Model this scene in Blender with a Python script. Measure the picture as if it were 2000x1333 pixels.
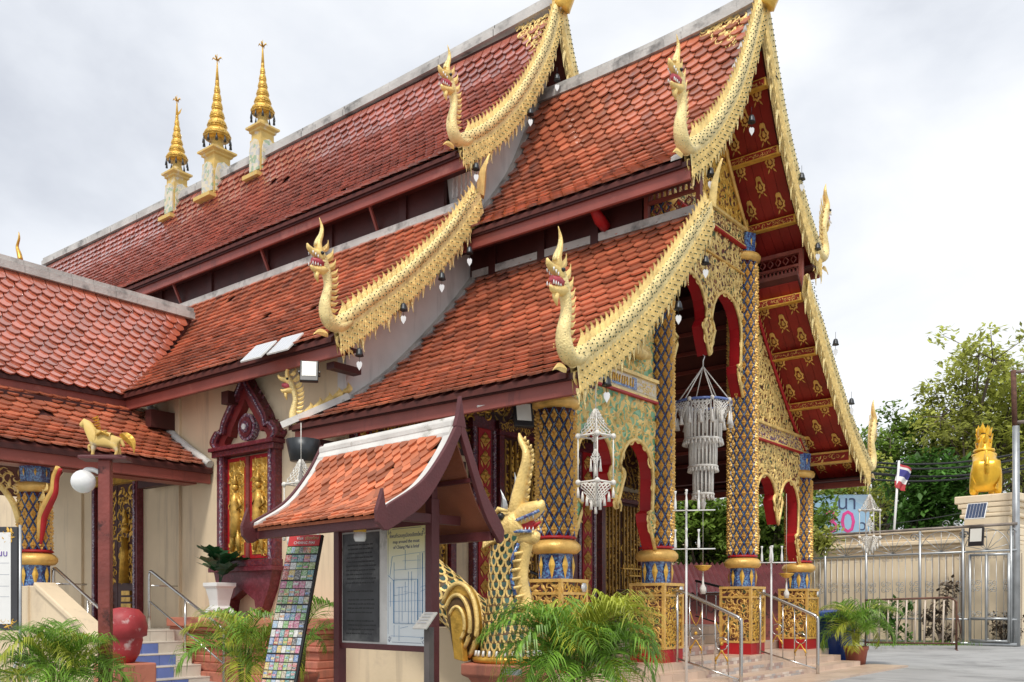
import bpy, math, random
from mathutils import Vector as V, Matrix as MX
random.seed(7)
for o in list(bpy.data.objects): bpy.data.objects.remove(o)
S = bpy.context.scene
COL = S.collection
rad = math.radians
# ------------------------------------------------------------------ camera
cam = bpy.data.cameras.new('camera'); camo = bpy.data.objects.new('camera', cam); COL.objects.link(camo)
TH = math.atan(0.8)
CAMP = V((7.5, -14.75, 1.25))
camo.location = CAMP; camo.rotation_euler = (rad(90), 0, TH)
cam.sensor_width = 36; cam.lens = 32.4; cam.shift_y = 0.2593; cam.clip_start = .1; cam.clip_end = 900
S.camera = camo
# ------------------------------------------------------------------ sky, sun, exposure
SUN_AZ, SUN_EL = rad(-62), rad(56)          # azimuth of the direction towards the sun, from +X
wd = bpy.data.worlds.new('World'); S.world = wd; wd.use_nodes = True
nt = wd.node_tree; nt.nodes.clear(); N = nt.nodes.new; L = nt.links.new
out = N('ShaderNodeOutputWorld'); bg = N('ShaderNodeBackground'); bg.inputs[1].default_value = .1
sky = N('ShaderNodeTexSky'); sky.sky_type = 'NISHITA'; sky.sun_disc = False
sky.sun_elevation = SUN_EL; sky.sun_rotation = math.pi/2 - SUN_AZ; sky.dust_density = 2.5
tc = N('ShaderNodeTexCoord'); mp = N('ShaderNodeMapping'); mp.inputs['Scale'].default_value = (1, 1, 2.2)
n1 = N('ShaderNodeTexNoise'); n1.inputs['Scale'].default_value = 1.7; n1.inputs['Detail'].default_value = 7; n1.inputs['Roughness'].default_value = .52
n1.inputs['Distortion'].default_value = .35
r1 = N('ShaderNodeValToRGB'); e = r1.color_ramp.elements
e[0].position = .36; e[0].color = (3.8, 4.0, 4.45, 1); e[1].position = .63; e[1].color = (6.5, 6.6, 6.75, 1)
q = r1.color_ramp.elements.new(.49); q.color = (5.3, 5.5, 5.85, 1)
mx = N('ShaderNodeMix'); mx.data_type = 'RGBA'; mx.inputs[0].default_value = .93
L(tc.outputs['Generated'], mp.inputs['Vector']); L(mp.outputs[0], n1.inputs['Vector']); L(n1.outputs['Fac'], r1.inputs[0])
L(sky.outputs[0], mx.inputs[6]); L(r1.outputs[0], mx.inputs[7]); L(mx.outputs[2], bg.inputs[0]); L(bg.outputs[0], out.inputs[0])
sl = bpy.data.lights.new('sun', 'SUN'); sl.energy = 1.5; sl.angle = rad(10); sl.color = (1, .95, .87)
so = bpy.data.objects.new('sun', sl); COL.objects.link(so)
sd = V((math.cos(SUN_EL)*math.cos(SUN_AZ), math.cos(SUN_EL)*math.sin(SUN_AZ), math.sin(SUN_EL)))
so.rotation_euler = sd.to_track_quat('Z', 'Y').to_euler(); so.location = (0, -20, 30)
vs = S.view_settings; vs.view_transform = 'Standard'; vs.look = 'None'; vs.exposure = .74; vs.gamma = 1; vs.use_curve_mapping = False
S.render.engine = 'CYCLES'; S.cycles.max_bounces = 6; S.cycles.diffuse_bounces = 3; S.cycles.glossy_bounces = 3
S.cycles.transparent_max_bounces = 6; S.cycles.use_denoising = True
# ------------------------------------------------------------------ helpers
def catmull(P, n):
    P = [tuple(p) for p in P]; k = len(P[0]); o = []
    for i in range(len(P)-1):
        p0 = P[i-1] if i else tuple(2*P[0][j]-P[1][j] for j in range(k))
        p1, p2 = P[i], P[i+1]
        p3 = P[i+2] if i+2 < len(P) else tuple(2*P[-1][j]-P[-2][j] for j in range(k))
        for q in range(n):
            t = q/n
            o.append(tuple(.5*(2*p1[j]+(p2[j]-p0[j])*t+(2*p0[j]-5*p1[j]+4*p2[j]-p3[j])*t*t+(3*p1[j]-p0[j]-3*p2[j]+p3[j])*t**3) for j in range(k)))
    o.append(P[-1]); return o
def frame(z, up=(0, 0, 1)):
    z = V(z).normalized(); u = V(up)
    if abs(z.dot(u)) > .98: u = V((1, 0, 0))
    x = u.cross(z).normalized(); y = z.cross(x)
    return x, y, z
def mat4(x, y, z, p):
    return MX(((x[0], y[0], z[0], p[0]), (x[1], y[1], z[1], p[1]), (x[2], y[2], z[2], p[2]), (0, 0, 0, 1)))
class MB:
    def __init__(s): s.v = []; s.f = []; s.m = []; s.s = []
    def add(s, vs, fs, mi=0, sm=False):
        k = len(s.v); s.v += [tuple(v) for v in vs]
        for f in fs: s.f.append(tuple(i+k for i in f)); s.m.append(mi); s.s.append(sm)
        return s
    def b6(s, x0, x1, y0, y1, z0, z1, mi=0):
        return s.add([(x0, y0, z0), (x1, y0, z0), (x1, y1, z0), (x0, y1, z0), (x0, y0, z1), (x1, y0, z1), (x1, y1, z1), (x0, y1, z1)],
                     [(3, 2, 1, 0), (4, 5, 6, 7), (0, 1, 5, 4), (1, 2, 6, 5), (2, 3, 7, 6), (3, 0, 4, 7)], mi)
    def box(s, c, sz, M=None, mi=0):
        t = MB().b6(-sz[0]/2, sz[0]/2, -sz[1]/2, sz[1]/2, -sz[2]/2, sz[2]/2)
        A = MX.Translation(c) @ (M.to_4x4() if M else MX())
        return s.inst(t, A, mi)
    def inst(s, t, A, mi=None):
        k = len(s.v); s.v += [tuple(A @ V(v)) for v in t.v]
        for f, m, q in zip(t.f, t.m, t.s): s.f.append(tuple(i+k for i in f)); s.m.append(m if mi is None else mi); s.s.append(q)
        return s
    def beam(s, p, q, w, h, up=(0, 0, 1), mi=0):
        p, q = V(p), V(q); x, y, z = frame(q-p, up)
        return s.box((0, 0, 0), (w, h, (q-p).length), None, mi) if False else s.inst(MB().b6(-w/2, w/2, -h/2, h/2, 0, (q-p).length), mat4(x, y, z, p), mi)
    def tube(s, P, r, n=8, mi=0, cap=True, sm=True, sx=1, up=(0, 0, 1), sy=1):
        P = [V(p) for p in P]; m = len(P); R = r if isinstance(r, (list, tuple)) else [r]*m
        vs = []
        for i in range(m):
            t = P[min(i+1, m-1)]-P[max(i-1, 0)]
            x, y, z = frame(t, up)
            for j in range(n):
                a = 2*math.pi*j/n
                vs.append(P[i]+x*math.cos(a)*R[i]*sx+y*math.sin(a)*R[i]*sy)
        fs = [(i*n+j, i*n+(j+1) % n, (i+1)*n+(j+1) % n, (i+1)*n+j) for i in range(m-1) for j in range(n)]
        s.add(vs, fs, mi, sm)
        if cap:
            k = len(s.v)-m*n
            s.f.append(tuple(k+j for j in range(n-1, -1, -1))); s.m.append(mi); s.s.append(False)
            s.f.append(tuple(k+(m-1)*n+j for j in range(n))); s.m.append(mi); s.s.append(False)
        return s
    def lathe(s, prof, n=16, c=(0, 0, 0), mi=0, sm=True, sq=False):
        m = len(prof); vs = []
        for r, z in prof:
            for j in range(n):
                a = 2*math.pi*(j+(.5 if sq else 0))/n
                k = r*(math.sqrt(2) if sq else 1)
                vs.append((c[0]+k*math.cos(a), c[1]+k*math.sin(a), c[2]+z))
        fs = [(i*n+j, i*n+(j+1) % n, (i+1)*n+(j+1) % n, (i+1)*n+j) for i in range(m-1) for j in range(n)]
        fs += [tuple(range(n-1, -1, -1)), tuple((m-1)*n+j for j in range(n))]
        return s.add(vs, fs, mi, sm and not sq)
    def ball(s, c, r, n=10, mi=0, sc=(1, 1, 1)):
        vs = [(c[0], c[1], c[2]-r*sc[2])]; m = n//2+1
        for i in range(1, m):
            p = math.pi*i/m
            for j in range(n):
                a = 2*math.pi*j/n
                vs.append((c[0]+r*sc[0]*math.sin(p)*math.cos(a), c[1]+r*sc[1]*math.sin(p)*math.sin(a), c[2]-r*sc[2]*math.cos(p)))
        vs.append((c[0], c[1], c[2]+r*sc[2])); k = len(vs)-1
        fs = [(0, 1+(j+1) % n, 1+j) for j in range(n)]
        fs += [(1+i*n+j, 1+i*n+(j+1) % n, 1+(i+1)*n+(j+1) % n, 1+(i+1)*n+j) for i in range(m-2) for j in range(n)]
        b = 1+(m-2)*n
        fs += [(b+j, b+(j+1) % n, k) for j in range(n)]
        return s.add(vs, fs, mi, True)
    def prism(s, pts, A, th, mi=0, side=None):
        """polygon in local xy, extruded 0..th along local z of matrix A"""
        n = len(pts); ar = sum(pts[i][0]*pts[(i+1) % n][1]-pts[(i+1) % n][0]*pts[i][1] for i in range(n))
        if ar < 0: pts = pts[::-1]
        vs = [A @ V((p[0], p[1], 0)) for p in pts]+[A @ V((p[0], p[1], th)) for p in pts]
        k = len(s.v); s.v += [tuple(v) for v in vs]
        s.f.append(tuple(k+i for i in range(n-1, -1, -1))); s.m.append(mi); s.s.append(False)
        s.f.append(tuple(k+n+i for i in range(n))); s.m.append(mi); s.s.append(False)
        for i in range(n):
            j = (i+1) % n; s.f.append((k+i, k+j, k+n+j, k+n+i)); s.m.append(mi if side is None else side); s.s.append(False)
        return s
    def mesh(s, name, mats):
        me = bpy.data.meshes.new(name); me.from_pydata(s.v, [], s.f)
        for m in (mats if isinstance(mats, (list, tuple)) else [mats]): me.materials.append(m)
        me.polygons.foreach_set('material_index', s.m); me.polygons.foreach_set('use_smooth', s.s); me.update()
        return me
    def build(s, name, mats, parent=None, bev=0, **k):
        return link(name, s.mesh(name, mats), parent, bev=bev, **k)
def link(name, me, parent=None, A=None, bev=0, **k):
    o = bpy.data.objects.new(name, me); COL.objects.link(o)
    if parent: o.parent = parent
    if A is not None: o.matrix_local = A
    if bev:
        b = o.modifiers.new('bevel', 'BEVEL'); b.width = bev; b.segments = 2; b.limit_method = 'ANGLE'; b.angle_limit = rad(40)
    for a, v in k.items(): o[a] = v
    return o
def thing(name, label, cat, loc=(0, 0, 0), rz=0, group=None):
    o = bpy.data.objects.new(name, None); COL.objects.link(o); o.location = loc; o.rotation_euler = (0, 0, rz)
    o.empty_display_size = .2; o['label'] = label; o['category'] = cat
    if group: o['group'] = group
    return o
def tag(o, label, cat, group=None):
    o['label'] = label; o['category'] = cat
    if group: o['group'] = group
    return o
def pdist(p): # distance to the camera
    return (V(p)-CAMP).length
def R(a, b): return random.uniform(a, b)
# ------------------------------------------------------------------ materials
def mat(name, col, rough=.6, metal=0, var=.18, scale=5, bump=.0, bsc=30, spec=.5, isl=0, dirt=None, coat=0, trans=0, dark=None):
    m = bpy.data.materials.new(name); m.use_nodes = True; t = m.node_tree; b = t.nodes['Principled BSDF']; N = t.nodes.new; L = t.links.new
    b.inputs['Roughness'].default_value = rough; b.inputs['Metallic'].default_value = metal; b.inputs['Specular IOR Level'].default_value = spec
    b.inputs['Coat Weight'].default_value = coat; b.inputs['Coat Roughness'].default_value = .14; b.inputs['Coat IOR'].default_value = 1.7
    g = N('ShaderNodeNewGeometry'); n = N('ShaderNodeTexNoise'); n.inputs['Scale'].default_value = scale; n.inputs['Detail'].default_value = 5
    L(g.outputs['Position'], n.inputs['Vector'])
    r = N('ShaderNodeMapRange'); r.inputs[1].default_value = .3; r.inputs[2].default_value = .7; r.inputs[3].default_value = 1-var; r.inputs[4].default_value = 1+var
    L(n.outputs['Fac'], r.inputs[0])
    v = r.outputs[0]
    if isl:
        oi = N('ShaderNodeObjectInfo'); ad = N('ShaderNodeMath'); ad.operation = 'ADD'; fr = N('ShaderNodeMath'); fr.operation = 'FRACT'
        L(g.outputs['Random Per Island'], ad.inputs[0]); L(oi.outputs['Random'], ad.inputs[1]); L(ad.outputs[0], fr.inputs[0])
        r2 = N('ShaderNodeMapRange'); r2.inputs[3].default_value = 1-isl; r2.inputs[4].default_value = 1+isl; L(fr.outputs[0], r2.inputs[0])
        mu = N('ShaderNodeMath'); mu.operation = 'MULTIPLY'; L(v, mu.inputs[0]); L(r2.outputs[0], mu.inputs[1]); v = mu.outputs[0]
    vm = N('ShaderNodeVectorMath'); vm.operation = 'SCALE'; vm.inputs[0].default_value = col[:3]; L(v, vm.inputs['Scale'])
    c = vm.outputs[0]
    if dirt:   # (colour, noise scale, threshold, softness)
        n2 = N('ShaderNodeTexNoise'); n2.inputs['Scale'].default_value = dirt[1]; n2.inputs['Detail'].default_value = 8; n2.inputs['Roughness'].default_value = .65
        L(g.outputs['Position'], n2.inputs['Vector'])
        r3 = N('ShaderNodeMapRange'); r3.inputs[1].default_value = dirt[2]; r3.inputs[2].default_value = dirt[2]+dirt[3]; L(n2.outputs['Fac'], r3.inputs[0])
        mi = N('ShaderNodeMix'); mi.data_type = 'RGBA'; L(r3.outputs[0], mi.inputs[0]); L(c, mi.inputs[6]); mi.inputs[7].default_value = (*dirt[0], 1); c = mi.outputs[2]
    L(c, b.inputs['Base Color'])
    if bump:
        n3 = N('ShaderNodeTexNoise'); n3.inputs['Scale'].default_value = bsc; n3.inputs['Detail'].default_value = 4; L(g.outputs['Position'], n3.inputs['Vector'])
        bp = N('ShaderNodeBump'); bp.inputs['Strength'].default_value = bump; bp.inputs['Distance'].default_value = .02
        L(n3.outputs['Fac'], bp.inputs['Height']); L(bp.outputs[0], b.inputs['Normal'])
    if trans:
        tr = N('ShaderNodeBsdfTranslucent'); ms = N('ShaderNodeMixShader'); ms.inputs[0].default_value = trans
        L(c, tr.inputs[0]); L(b.outputs[0], ms.inputs[1]); L(tr.outputs[0], ms.inputs[2]); L(ms.outputs[0], t.nodes['Material Output'].inputs[0])
    return m
def dots(m, scale, thr, cols, mixcol=None):
    """small inset glass dots on a painted surface (voronoi cells)"""
    t = m.node_tree; N = t.nodes.new; L = t.links.new; b = t.nodes['Principled BSDF']
    src = b.inputs['Base Color'].links[0].from_socket
    g = N('ShaderNodeNewGeometry'); v = N('ShaderNodeTexVoronoi'); v.inputs['Scale'].default_value = scale; v.inputs['Randomness'].default_value = .35
    L(g.outputs['Position'], v.inputs['Vector'])
    lt = N('ShaderNodeMath'); lt.operation = 'LESS_THAN'; lt.inputs[1].default_value = thr; L(v.outputs['Distance'], lt.inputs[0])
    rp = N('ShaderNodeValToRGB'); rp.color_ramp.interpolation = 'CONSTANT'; e = rp.color_ramp.elements
    for i, c in enumerate(cols):
        q = e[i] if i < 2 else e.new(i/len(cols)); q.position = i/len(cols); q.color = (*c, 1)
    sp = N('ShaderNodeSeparateColor'); L(v.outputs['Color'], sp.inputs[0]); L(sp.outputs[0], rp.inputs[0])
    mi = N('ShaderNodeMix'); mi.data_type = 'RGBA'; L(lt.outputs[0], mi.inputs[0]); L(src, mi.inputs[6]); L(rp.outputs[0], mi.inputs[7]); L(mi.outputs[2], b.inputs['Base Color'])
    return m
def spots(m, scale, cols, amt=.5):
    """patches of several paint colours (carved panels)"""
    t = m.node_tree; N = t.nodes.new; L = t.links.new; b = t.nodes['Principled BSDF']
    src = b.inputs['Base Color'].links[0].from_socket
    g = N('ShaderNodeNewGeometry'); v = N('ShaderNodeTexVoronoi'); v.inputs['Scale'].default_value = scale
    L(g.outputs['Position'], v.inputs['Vector'])
    rp = N('ShaderNodeValToRGB'); rp.color_ramp.interpolation = 'CONSTANT'; e = rp.color_ramp.elements
    for i, c in enumerate(cols):
        q = e[i] if i < 2 else e.new(i/len(cols)); q.position = i/len(cols); q.color = (*c, 1)
    sp = N('ShaderNodeSeparateColor'); L(v.outputs['Color'], sp.inputs[0]); L(sp.outputs[0], rp.inputs[0])
    mi = N('ShaderNodeMix'); mi.data_type = 'RGBA'; mi.inputs[0].default_value = amt; L(src, mi.inputs[6]); L(rp.outputs[0], mi.inputs[7]); L(mi.outputs[2], b.inputs['Base Color'])
    return m
def streaks(m, col, sc, thr, soft=.12, amt=.7):
    """rain-wash stains: noise stretched along the run-off direction"""
    t = m.node_tree; N = t.nodes.new; L = t.links.new; b = t.nodes['Principled BSDF']; src = b.inputs['Base Color'].links[0].from_socket
    g = N('ShaderNodeNewGeometry'); mp = N('ShaderNodeMapping'); mp.inputs['Scale'].default_value = sc; n = N('ShaderNodeTexNoise'); n.inputs['Scale'].default_value = 1; n.inputs['Detail'].default_value = 7; n.inputs['Roughness'].default_value = .62
    L(g.outputs['Position'], mp.inputs[0]); L(mp.outputs[0], n.inputs['Vector'])
    r = N('ShaderNodeMapRange'); r.inputs[1].default_value = thr; r.inputs[2].default_value = thr+soft; r.inputs[4].default_value = amt; L(n.outputs['Fac'], r.inputs[0])
    mi = N('ShaderNodeMix'); mi.data_type = 'RGBA'; L(r.outputs[0], mi.inputs[0]); L(src, mi.inputs[6]); mi.inputs[7].default_value = (*col, 1); L(mi.outputs[2], b.inputs['Base Color'])
    return m
G = {}
G['tile'] = mat('terracotta_tile', (.46, .128, .060), .38, var=.22, scale=.7, isl=.36, spec=.8, coat=.35, bump=.22, bsc=60, dirt=((.11, .045, .04), .55, .60, .16))
G['tile_dark'] = mat('glazed_crimson_tile', (.40, .095, .056), .32, var=.15, scale=.5, isl=.28, spec=1, coat=1, bump=.15, bsc=50)
G['tile_wing'] = mat('salmon_glazed_tile', (.46, .115, .060), .24, var=.14, scale=.8, isl=.25, spec=1, coat=1, bump=.15, bsc=50)
G['tile_sign'] = mat('orange_clay_tile', (.50, .15, .065), .6, var=.15, scale=3, isl=.42, bump=.35, bsc=70)
G['wood'] = mat('red_brown_painted_wood', (.27, .066, .050), .5, var=.14, scale=2, bump=.15, bsc=25, dirt=((.38, .13, .10), 1.6, .60, .12))
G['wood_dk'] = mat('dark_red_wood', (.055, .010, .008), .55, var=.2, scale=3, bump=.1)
G['wood_sign'] = mat('maroon_stained_wood', (.10, .022, .024), .5, var=.15, scale=4, bump=.2, bsc=40)
G['wood_post'] = mat('weathered_red_post', (.20, .045, .035), .5, var=.3, scale=3, bump=.3, bsc=25, dirt=((.05, .012, .01), 5, .56, .08))
G['deck'] = mat('dark_roof_boards', (.09, .018, .012), .7, var=.2)
G['mortar'] = mat('grey_mortar_ridge', (.52, .50, .47), .8, var=.2, scale=2, bump=.4, bsc=20, dirt=((.12, .115, .11), 1.7, .52, .18))
G['mortar_sign'] = mat('white_mortar_edge', (.66, .64, .60), .75, var=.15, scale=3, bump=.3, bsc=20, dirt=((.20, .20, .15), 2.6, .57, .12))
G['plaster'] = mat('cream_plaster', (.74, .60, .41), .8, var=.07, scale=1.2, bump=.15, bsc=14, dirt=((.50, .40, .29), 1.1, .58, .25))
G['white'] = mat('white_plaster', (.66, .64, .62), .8, var=.08, scale=2, bump=.1)
G['pink'] = mat('terracotta_pink_render', (.52, .185, .12), .75, var=.12, scale=2.5, bump=.25, bsc=18, dirt=((.18, .065, .045), 2.3, .60, .15))
G['gold'] = mat('gilded_paint', (.78, .47, .085), .36, .35, var=.2, scale=9, bump=.2, bsc=50)
G['gold_pale'] = dots(mat('pale_gold_mosaic', (.87, .69, .31), .38, .12, var=.18, scale=7, bump=.9, bsc=42), 30, .17, [(.02, .06, .03), (.5, .55, .3), (.04, .16, .06), (.75, .7, .5), (.02, .03, .03)])
G['gold_plain'] = mat('pale_gold_paint', (.85, .61, .22), .36, .17, var=.25, scale=6, bump=.5, bsc=40)
G['gold_or'] = mat('orange_gold_paint', (.74, .45, .12), .38, .25, var=.2, scale=7, bump=.3, bsc=40)
G['gold_deep'] = mat('deep_gold_leaf', (.62, .36, .06), .35, .5, var=.3, scale=8, bump=.3, bsc=30)
G['gold_lion'] = mat('bright_gold_lion', (.84, .50, .04), .28, .35, var=.12, scale=4, bump=.1)
G['red'] = mat('bright_red_paint', (.40, .008, .012), .5, var=.15, scale=3)
G['red_soffit'] = mat('deep_red_soffit', (.27, .016, .011), .5, var=.25, scale=2, dirt=((.10, .008, .007), 1.4, .55, .2))
G['maroon'] = spots(mat('maroon_mosaic', (.12, .014, .02), .4, var=.3, scale=12, spec=.6), 34, [(.11, .01, .02), (.15, .05, .07), (.08, .01, .015), (.2, .02, .02), (.06, .01, .03)], .6)
G['violet'] = spots(mat('violet_glass_strip', (.18, .12, .17), .25, var=.3, scale=12), 40, [(.16, .08, .13), (.46, .42, .46), (.08, .03, .07), (.24, .05, .07)], .7)
G['blue'] = spots(mat('blue_glass_mosaic', (.06, .13, .34), .18, var=.3, scale=10, spec=.8), 45, [(.05, .12, .34), (.16, .36, .60), (.02, .03, .12), (.10, .22, .5), (.06, .03, .12)], .75)
G['purple_dk'] = mat('dark_purple_ground', (.085, .018, .030), .4, var=.3, scale=8)
G['green_panel'] = spots(mat('green_panel_ground', (.20, .42, .24), .5, var=.25, scale=5), 9, [(.14, .40, .22), (.30, .50, .30), (.10, .28, .14), (.45, .45, .16), (.22, .46, .28)], .7)
G['ochre_panel'] = spots(mat('ochre_panel_ground', (.16, .06, .02), .6, var=.4, scale=6), 10, [(.20, .07, .02), (.07, .02, .012), (.06, .12, .05), (.28, .12, .03), (.12, .03, .03)], .8)
G['dark'] = mat('dark_interior', (.025, .012, .01), .8)
G['steel'] = mat('stainless_steel', (.55, .54, .52), .22, .95, var=.05)
G['galv'] = mat('galvanised_steel', (.42, .44, .45), .4, .7, var=.15, scale=4, dirt=((.20, .10, .06), 3, .66, .1))
G['rust'] = mat('rusty_iron', (.13, .06, .04), .8, .1, var=.4, scale=8, bump=.3)
G['black'] = mat('black_plastic', (.015, .015, .017), .4, var=.1)
G['glassw'] = mat('lamp_glass', (.72, .72, .66), .12, var=.03, spec=.8)
G['bell'] = mat('dark_bronze_bell', (.055, .06, .065), .4, .6, var=.3)
G['tin'] = mat('silver_tin', (.75, .74, .72), .3, .5, var=.1)
G['cord'] = mat('white_cotton_cord', (.78, .75, .69), .85, var=.08, scale=20, bump=.5, bsc=90)
G['beige_tile'] = mat('beige_floor_tile', (.60, .45, .34), .35, var=.08, scale=3, isl=.08)
G['conc'] = mat('grey_concrete', (.36, .36, .355), .8, var=.12, scale=.9, bump=.2, bsc=8, dirt=((.24, .24, .235), .5, .52, .12))
G['joint'] = mat('tile_joint', (.30, .24, .19), .9)
G['glaze_bl'] = mat('blue_step_tile', (.14, .21, .50), .2, var=.1, scale=4, isl=.1)
G['glaze_wh'] = mat('cream_step_tile', (.68, .63, .54), .25, var=.1, scale=4, isl=.05, dirt=((.35, .3, .25), 3, .62, .1))
G['cream_sign'] = mat('cream_sign_board', (.70, .60, .40), .5, var=.08)
G['wht'] = mat('white_glazed', (.8, .8, .78), .25, var=.04)
G['frontwall'] = spots(mat('dark_lacquer_wall', (.045, .012, .010), .45, var=.4, scale=5), 7, [(.05, .012, .01), (.03, .01, .008), (.07, .015, .012)], .5)
G['red_worn'] = mat('worn_red_paint', (.36, .035, .04), .5, var=.2, scale=5, bump=.2, dirt=((.60, .42, .40), 6, .60, .1))
G['opal'] = mat('opal_glass', (.80, .80, .78), .12, var=.02, coat=.5)
G['frame_dk'] = mat('dark_grey_frame', (.05, .05, .055), .5, var=.15)
G['frame_gy'] = mat('grey_ink', (.35, .37, .42), .6, var=.1)
G['ink_violet'] = mat('violet_ink', (.12, .06, .35), .5)
G['ink_blue'] = mat('blue_letters', (.06, .12, .40), .3, var=.2)
G['violet_lt'] = spots(mat('cream_mosaic_band', (.62, .52, .36), .35, var=.2), 30, [(.7, .58, .35), (.55, .5, .55), (.6, .45, .2), (.65, .6, .5)], .6)
G['slate'] = mat('black_slate', (.045, .045, .048), .55, var=.5, scale=2.2, dirt=((.16, .16, .155), 2.4, .50, .22))
G['slate_ink'] = mat('faded_slate_letters', (.022, .022, .022), .7, var=.2)
G['poster'] = mat('cream_map_poster', (.80, .82, .78), .35, var=.04, scale=1.5, dirt=((.74, .72, .40), .9, .47, .2))
G['poster_gy'] = mat('worn_metal_plate', (.55, .54, .50), .3, .3, var=.1, scale=20)
G['ink_map'] = mat('blue_map_ink', (.02, .19, .40), .5, var=.15)
G['ink_navy'] = mat('navy_ink', (.05, .07, .16), .5)
G['amber'] = mat('amber_collar', (.62, .34, .02), .4)
G['wood_gy'] = mat('grey_brown_wood', (.10, .085, .08), .7, var=.2)
G['scale_dk'] = mat('dark_gap_paint', (.10, .055, .02), .6, var=.3, scale=10)
G['scale_gr'] = mat('green_glass_scale', (.03, .075, .055), .15, var=.6, scale=14, spec=.8, isl=.5)
G['cells'] = mat('dark_solar_cells', (.03, .05, .11), .15, var=.2, spec=.8)
G['rust_lt'] = mat('weathered_pipe', (.26, .22, .19), .6, .3, var=.3, scale=6)
G['cream_bar'] = mat('cream_painted_bar', (.62, .52, .42), .5, var=.15, dirt=((.25, .12, .07), 4, .6, .1))
G['bluebin'] = mat('blue_plastic', (.02, .06, .30), .35, var=.1)
G['flag_r'] = mat('flag_red', (.50, .06, .07), .7); G['flag_b'] = mat('flag_blue', (.05, .05, .25), .7)
G['sky_panel'] = spots(mat('billboard_print', (.36, .55, .72), .4, var=.08), .8, [(.36, .56, .74), (.45, .62, .76), (.30, .50, .70)], .6)
G['pink_ink'] = mat('pink_print', (.72, .06, .28), .4)
G['tin_red'] = mat('faded_maroon_tin', (.15, .04, .045), .5, var=.25, scale=2)
G['fol_r'] = mat('reddish_leaves', (.10, .07, .045), .5, var=.4, isl=.5)
G['gold_dim'] = mat('shaded_gold_relief', (.30, .165, .03), .4, .4, var=.35, scale=6, bump=.3, bsc=30)  # porch interior shade put into the colour: a darker copy of the gold

def zprint(m, z0, z1, top):
    """poster print that turns to another ink colour towards its upper edge"""
    t = m.node_tree; N = t.nodes.new; L = t.links.new; b = t.nodes['Principled BSDF']; src = b.inputs['Base Color'].links[0].from_socket
    g = N('ShaderNodeTexCoord'); sx = N('ShaderNodeSeparateXYZ'); L(g.outputs['Object'], sx.inputs[0]); r = N('ShaderNodeMapRange'); r.inputs[1].default_value = z0; r.inputs[2].default_value = z1; L(sx.outputs[2], r.inputs[0])
    mi = N('ShaderNodeMix'); mi.data_type = 'RGBA'; L(r.outputs[0], mi.inputs[0]); L(src, mi.inputs[6]); mi.inputs[7].default_value = (*top, 1); L(mi.outputs[2], b.inputs['Base Color'])
    return m
G['poster'] = zprint(mat('cream_map_poster', (.76, .80, .80), .35, var=.04, scale=1.5), 1.45, 1.95, (.72, .66, .30))

streaks(G['plaster'], (.40, .32, .23), (3.5, 3.5, .35), .54, .16, .55); streaks(G['white'], (.36, .34, .33), (4, 4, .5), .55, .14, .5)
streaks(G['tile'], (.12, .05, .04), (2.6, .45, .45), .56, .12, .65); streaks(G['tile_dark'], (.13, .04, .035), (2.6, .45, .45), .58, .12, .5); streaks(G['tile_wing'], (.17, .06, .05), (.5, 2.6, .5), .58, .12, .45)
streaks(G['wood'], (.14, .04, .035), (5, 5, .8), .57, .1, .5); streaks(G['pink'], (.22, .10, .075), (4, 4, .6), .54, .14, .6); streaks(G['tile_sign'], (.22, .07, .04), (4, .8, .8), .57, .12, .5)
G['wall_cream'] = streaks(mat('warm_cream_wall', (.86, .72, .51), .8, var=.07, scale=1.2, bump=.15, bsc=14), (.42, .34, .25), (1.6, 1.6, .3), .55, .16, .6)
streaks(G['conc'], (.20, .20, .195), (.5, 1.6, 1), .55, .1, .45)
streaks(G['gold_pale'], (.30, .20, .06), (7, 7, 2.5), .57, .12, .6); streaks(G['gold_plain'], (.34, .20, .05), (9, 9, 3), .57, .12, .55)
def slabs(m):
    t = m.node_tree; N = t.nodes.new; L = t.links.new; b = t.nodes['Principled BSDF']; src = b.inputs['Base Color'].links[0].from_socket
    g = N('ShaderNodeNewGeometry'); br = N('ShaderNodeTexBrick'); br.inputs['Scale'].default_value = 1; br.inputs['Brick Width'].default_value = 2.6; br.inputs['Row Height'].default_value = 2.6; br.inputs['Mortar Size'].default_value = .012; br.offset = 0
    mp = N('ShaderNodeMapping'); mp.inputs['Rotation'].default_value = (0, 0, .5); L(g.outputs['Position'], mp.inputs[0]); L(mp.outputs[0], br.inputs['Vector'])
    mi = N('ShaderNodeMix'); mi.data_type = 'RGBA'; L(br.outputs['Fac'], mi.inputs[0]); L(src, mi.inputs[6]); mi.inputs[7].default_value = (.12, .12, .115, 1); L(mi.outputs[2], b.inputs['Base Color'])
slabs(G['conc'])
# ================================================================== ground
gb = MB()
xs = [-400, -60, -30, -12, -6, -2, 2, 6, 12, 30, 60, 400]; ys = [-60, -20, -10, 0, 5, 7, 9, 11, 13, 16, 20, 40, 120, 600]
def gz(x, y): return .18*max(0, min(1, (y-6)/6))
gb.add([(x, y, gz(x, y)) for y in ys for x in xs], [(j*12+i, j*12+i+1, (j+1)*12+i+1, (j+1)*12+i) for j in range(13) for i in range(11)], 0, True)
gb.build('ground', G['conc'], kind='structure')
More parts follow.
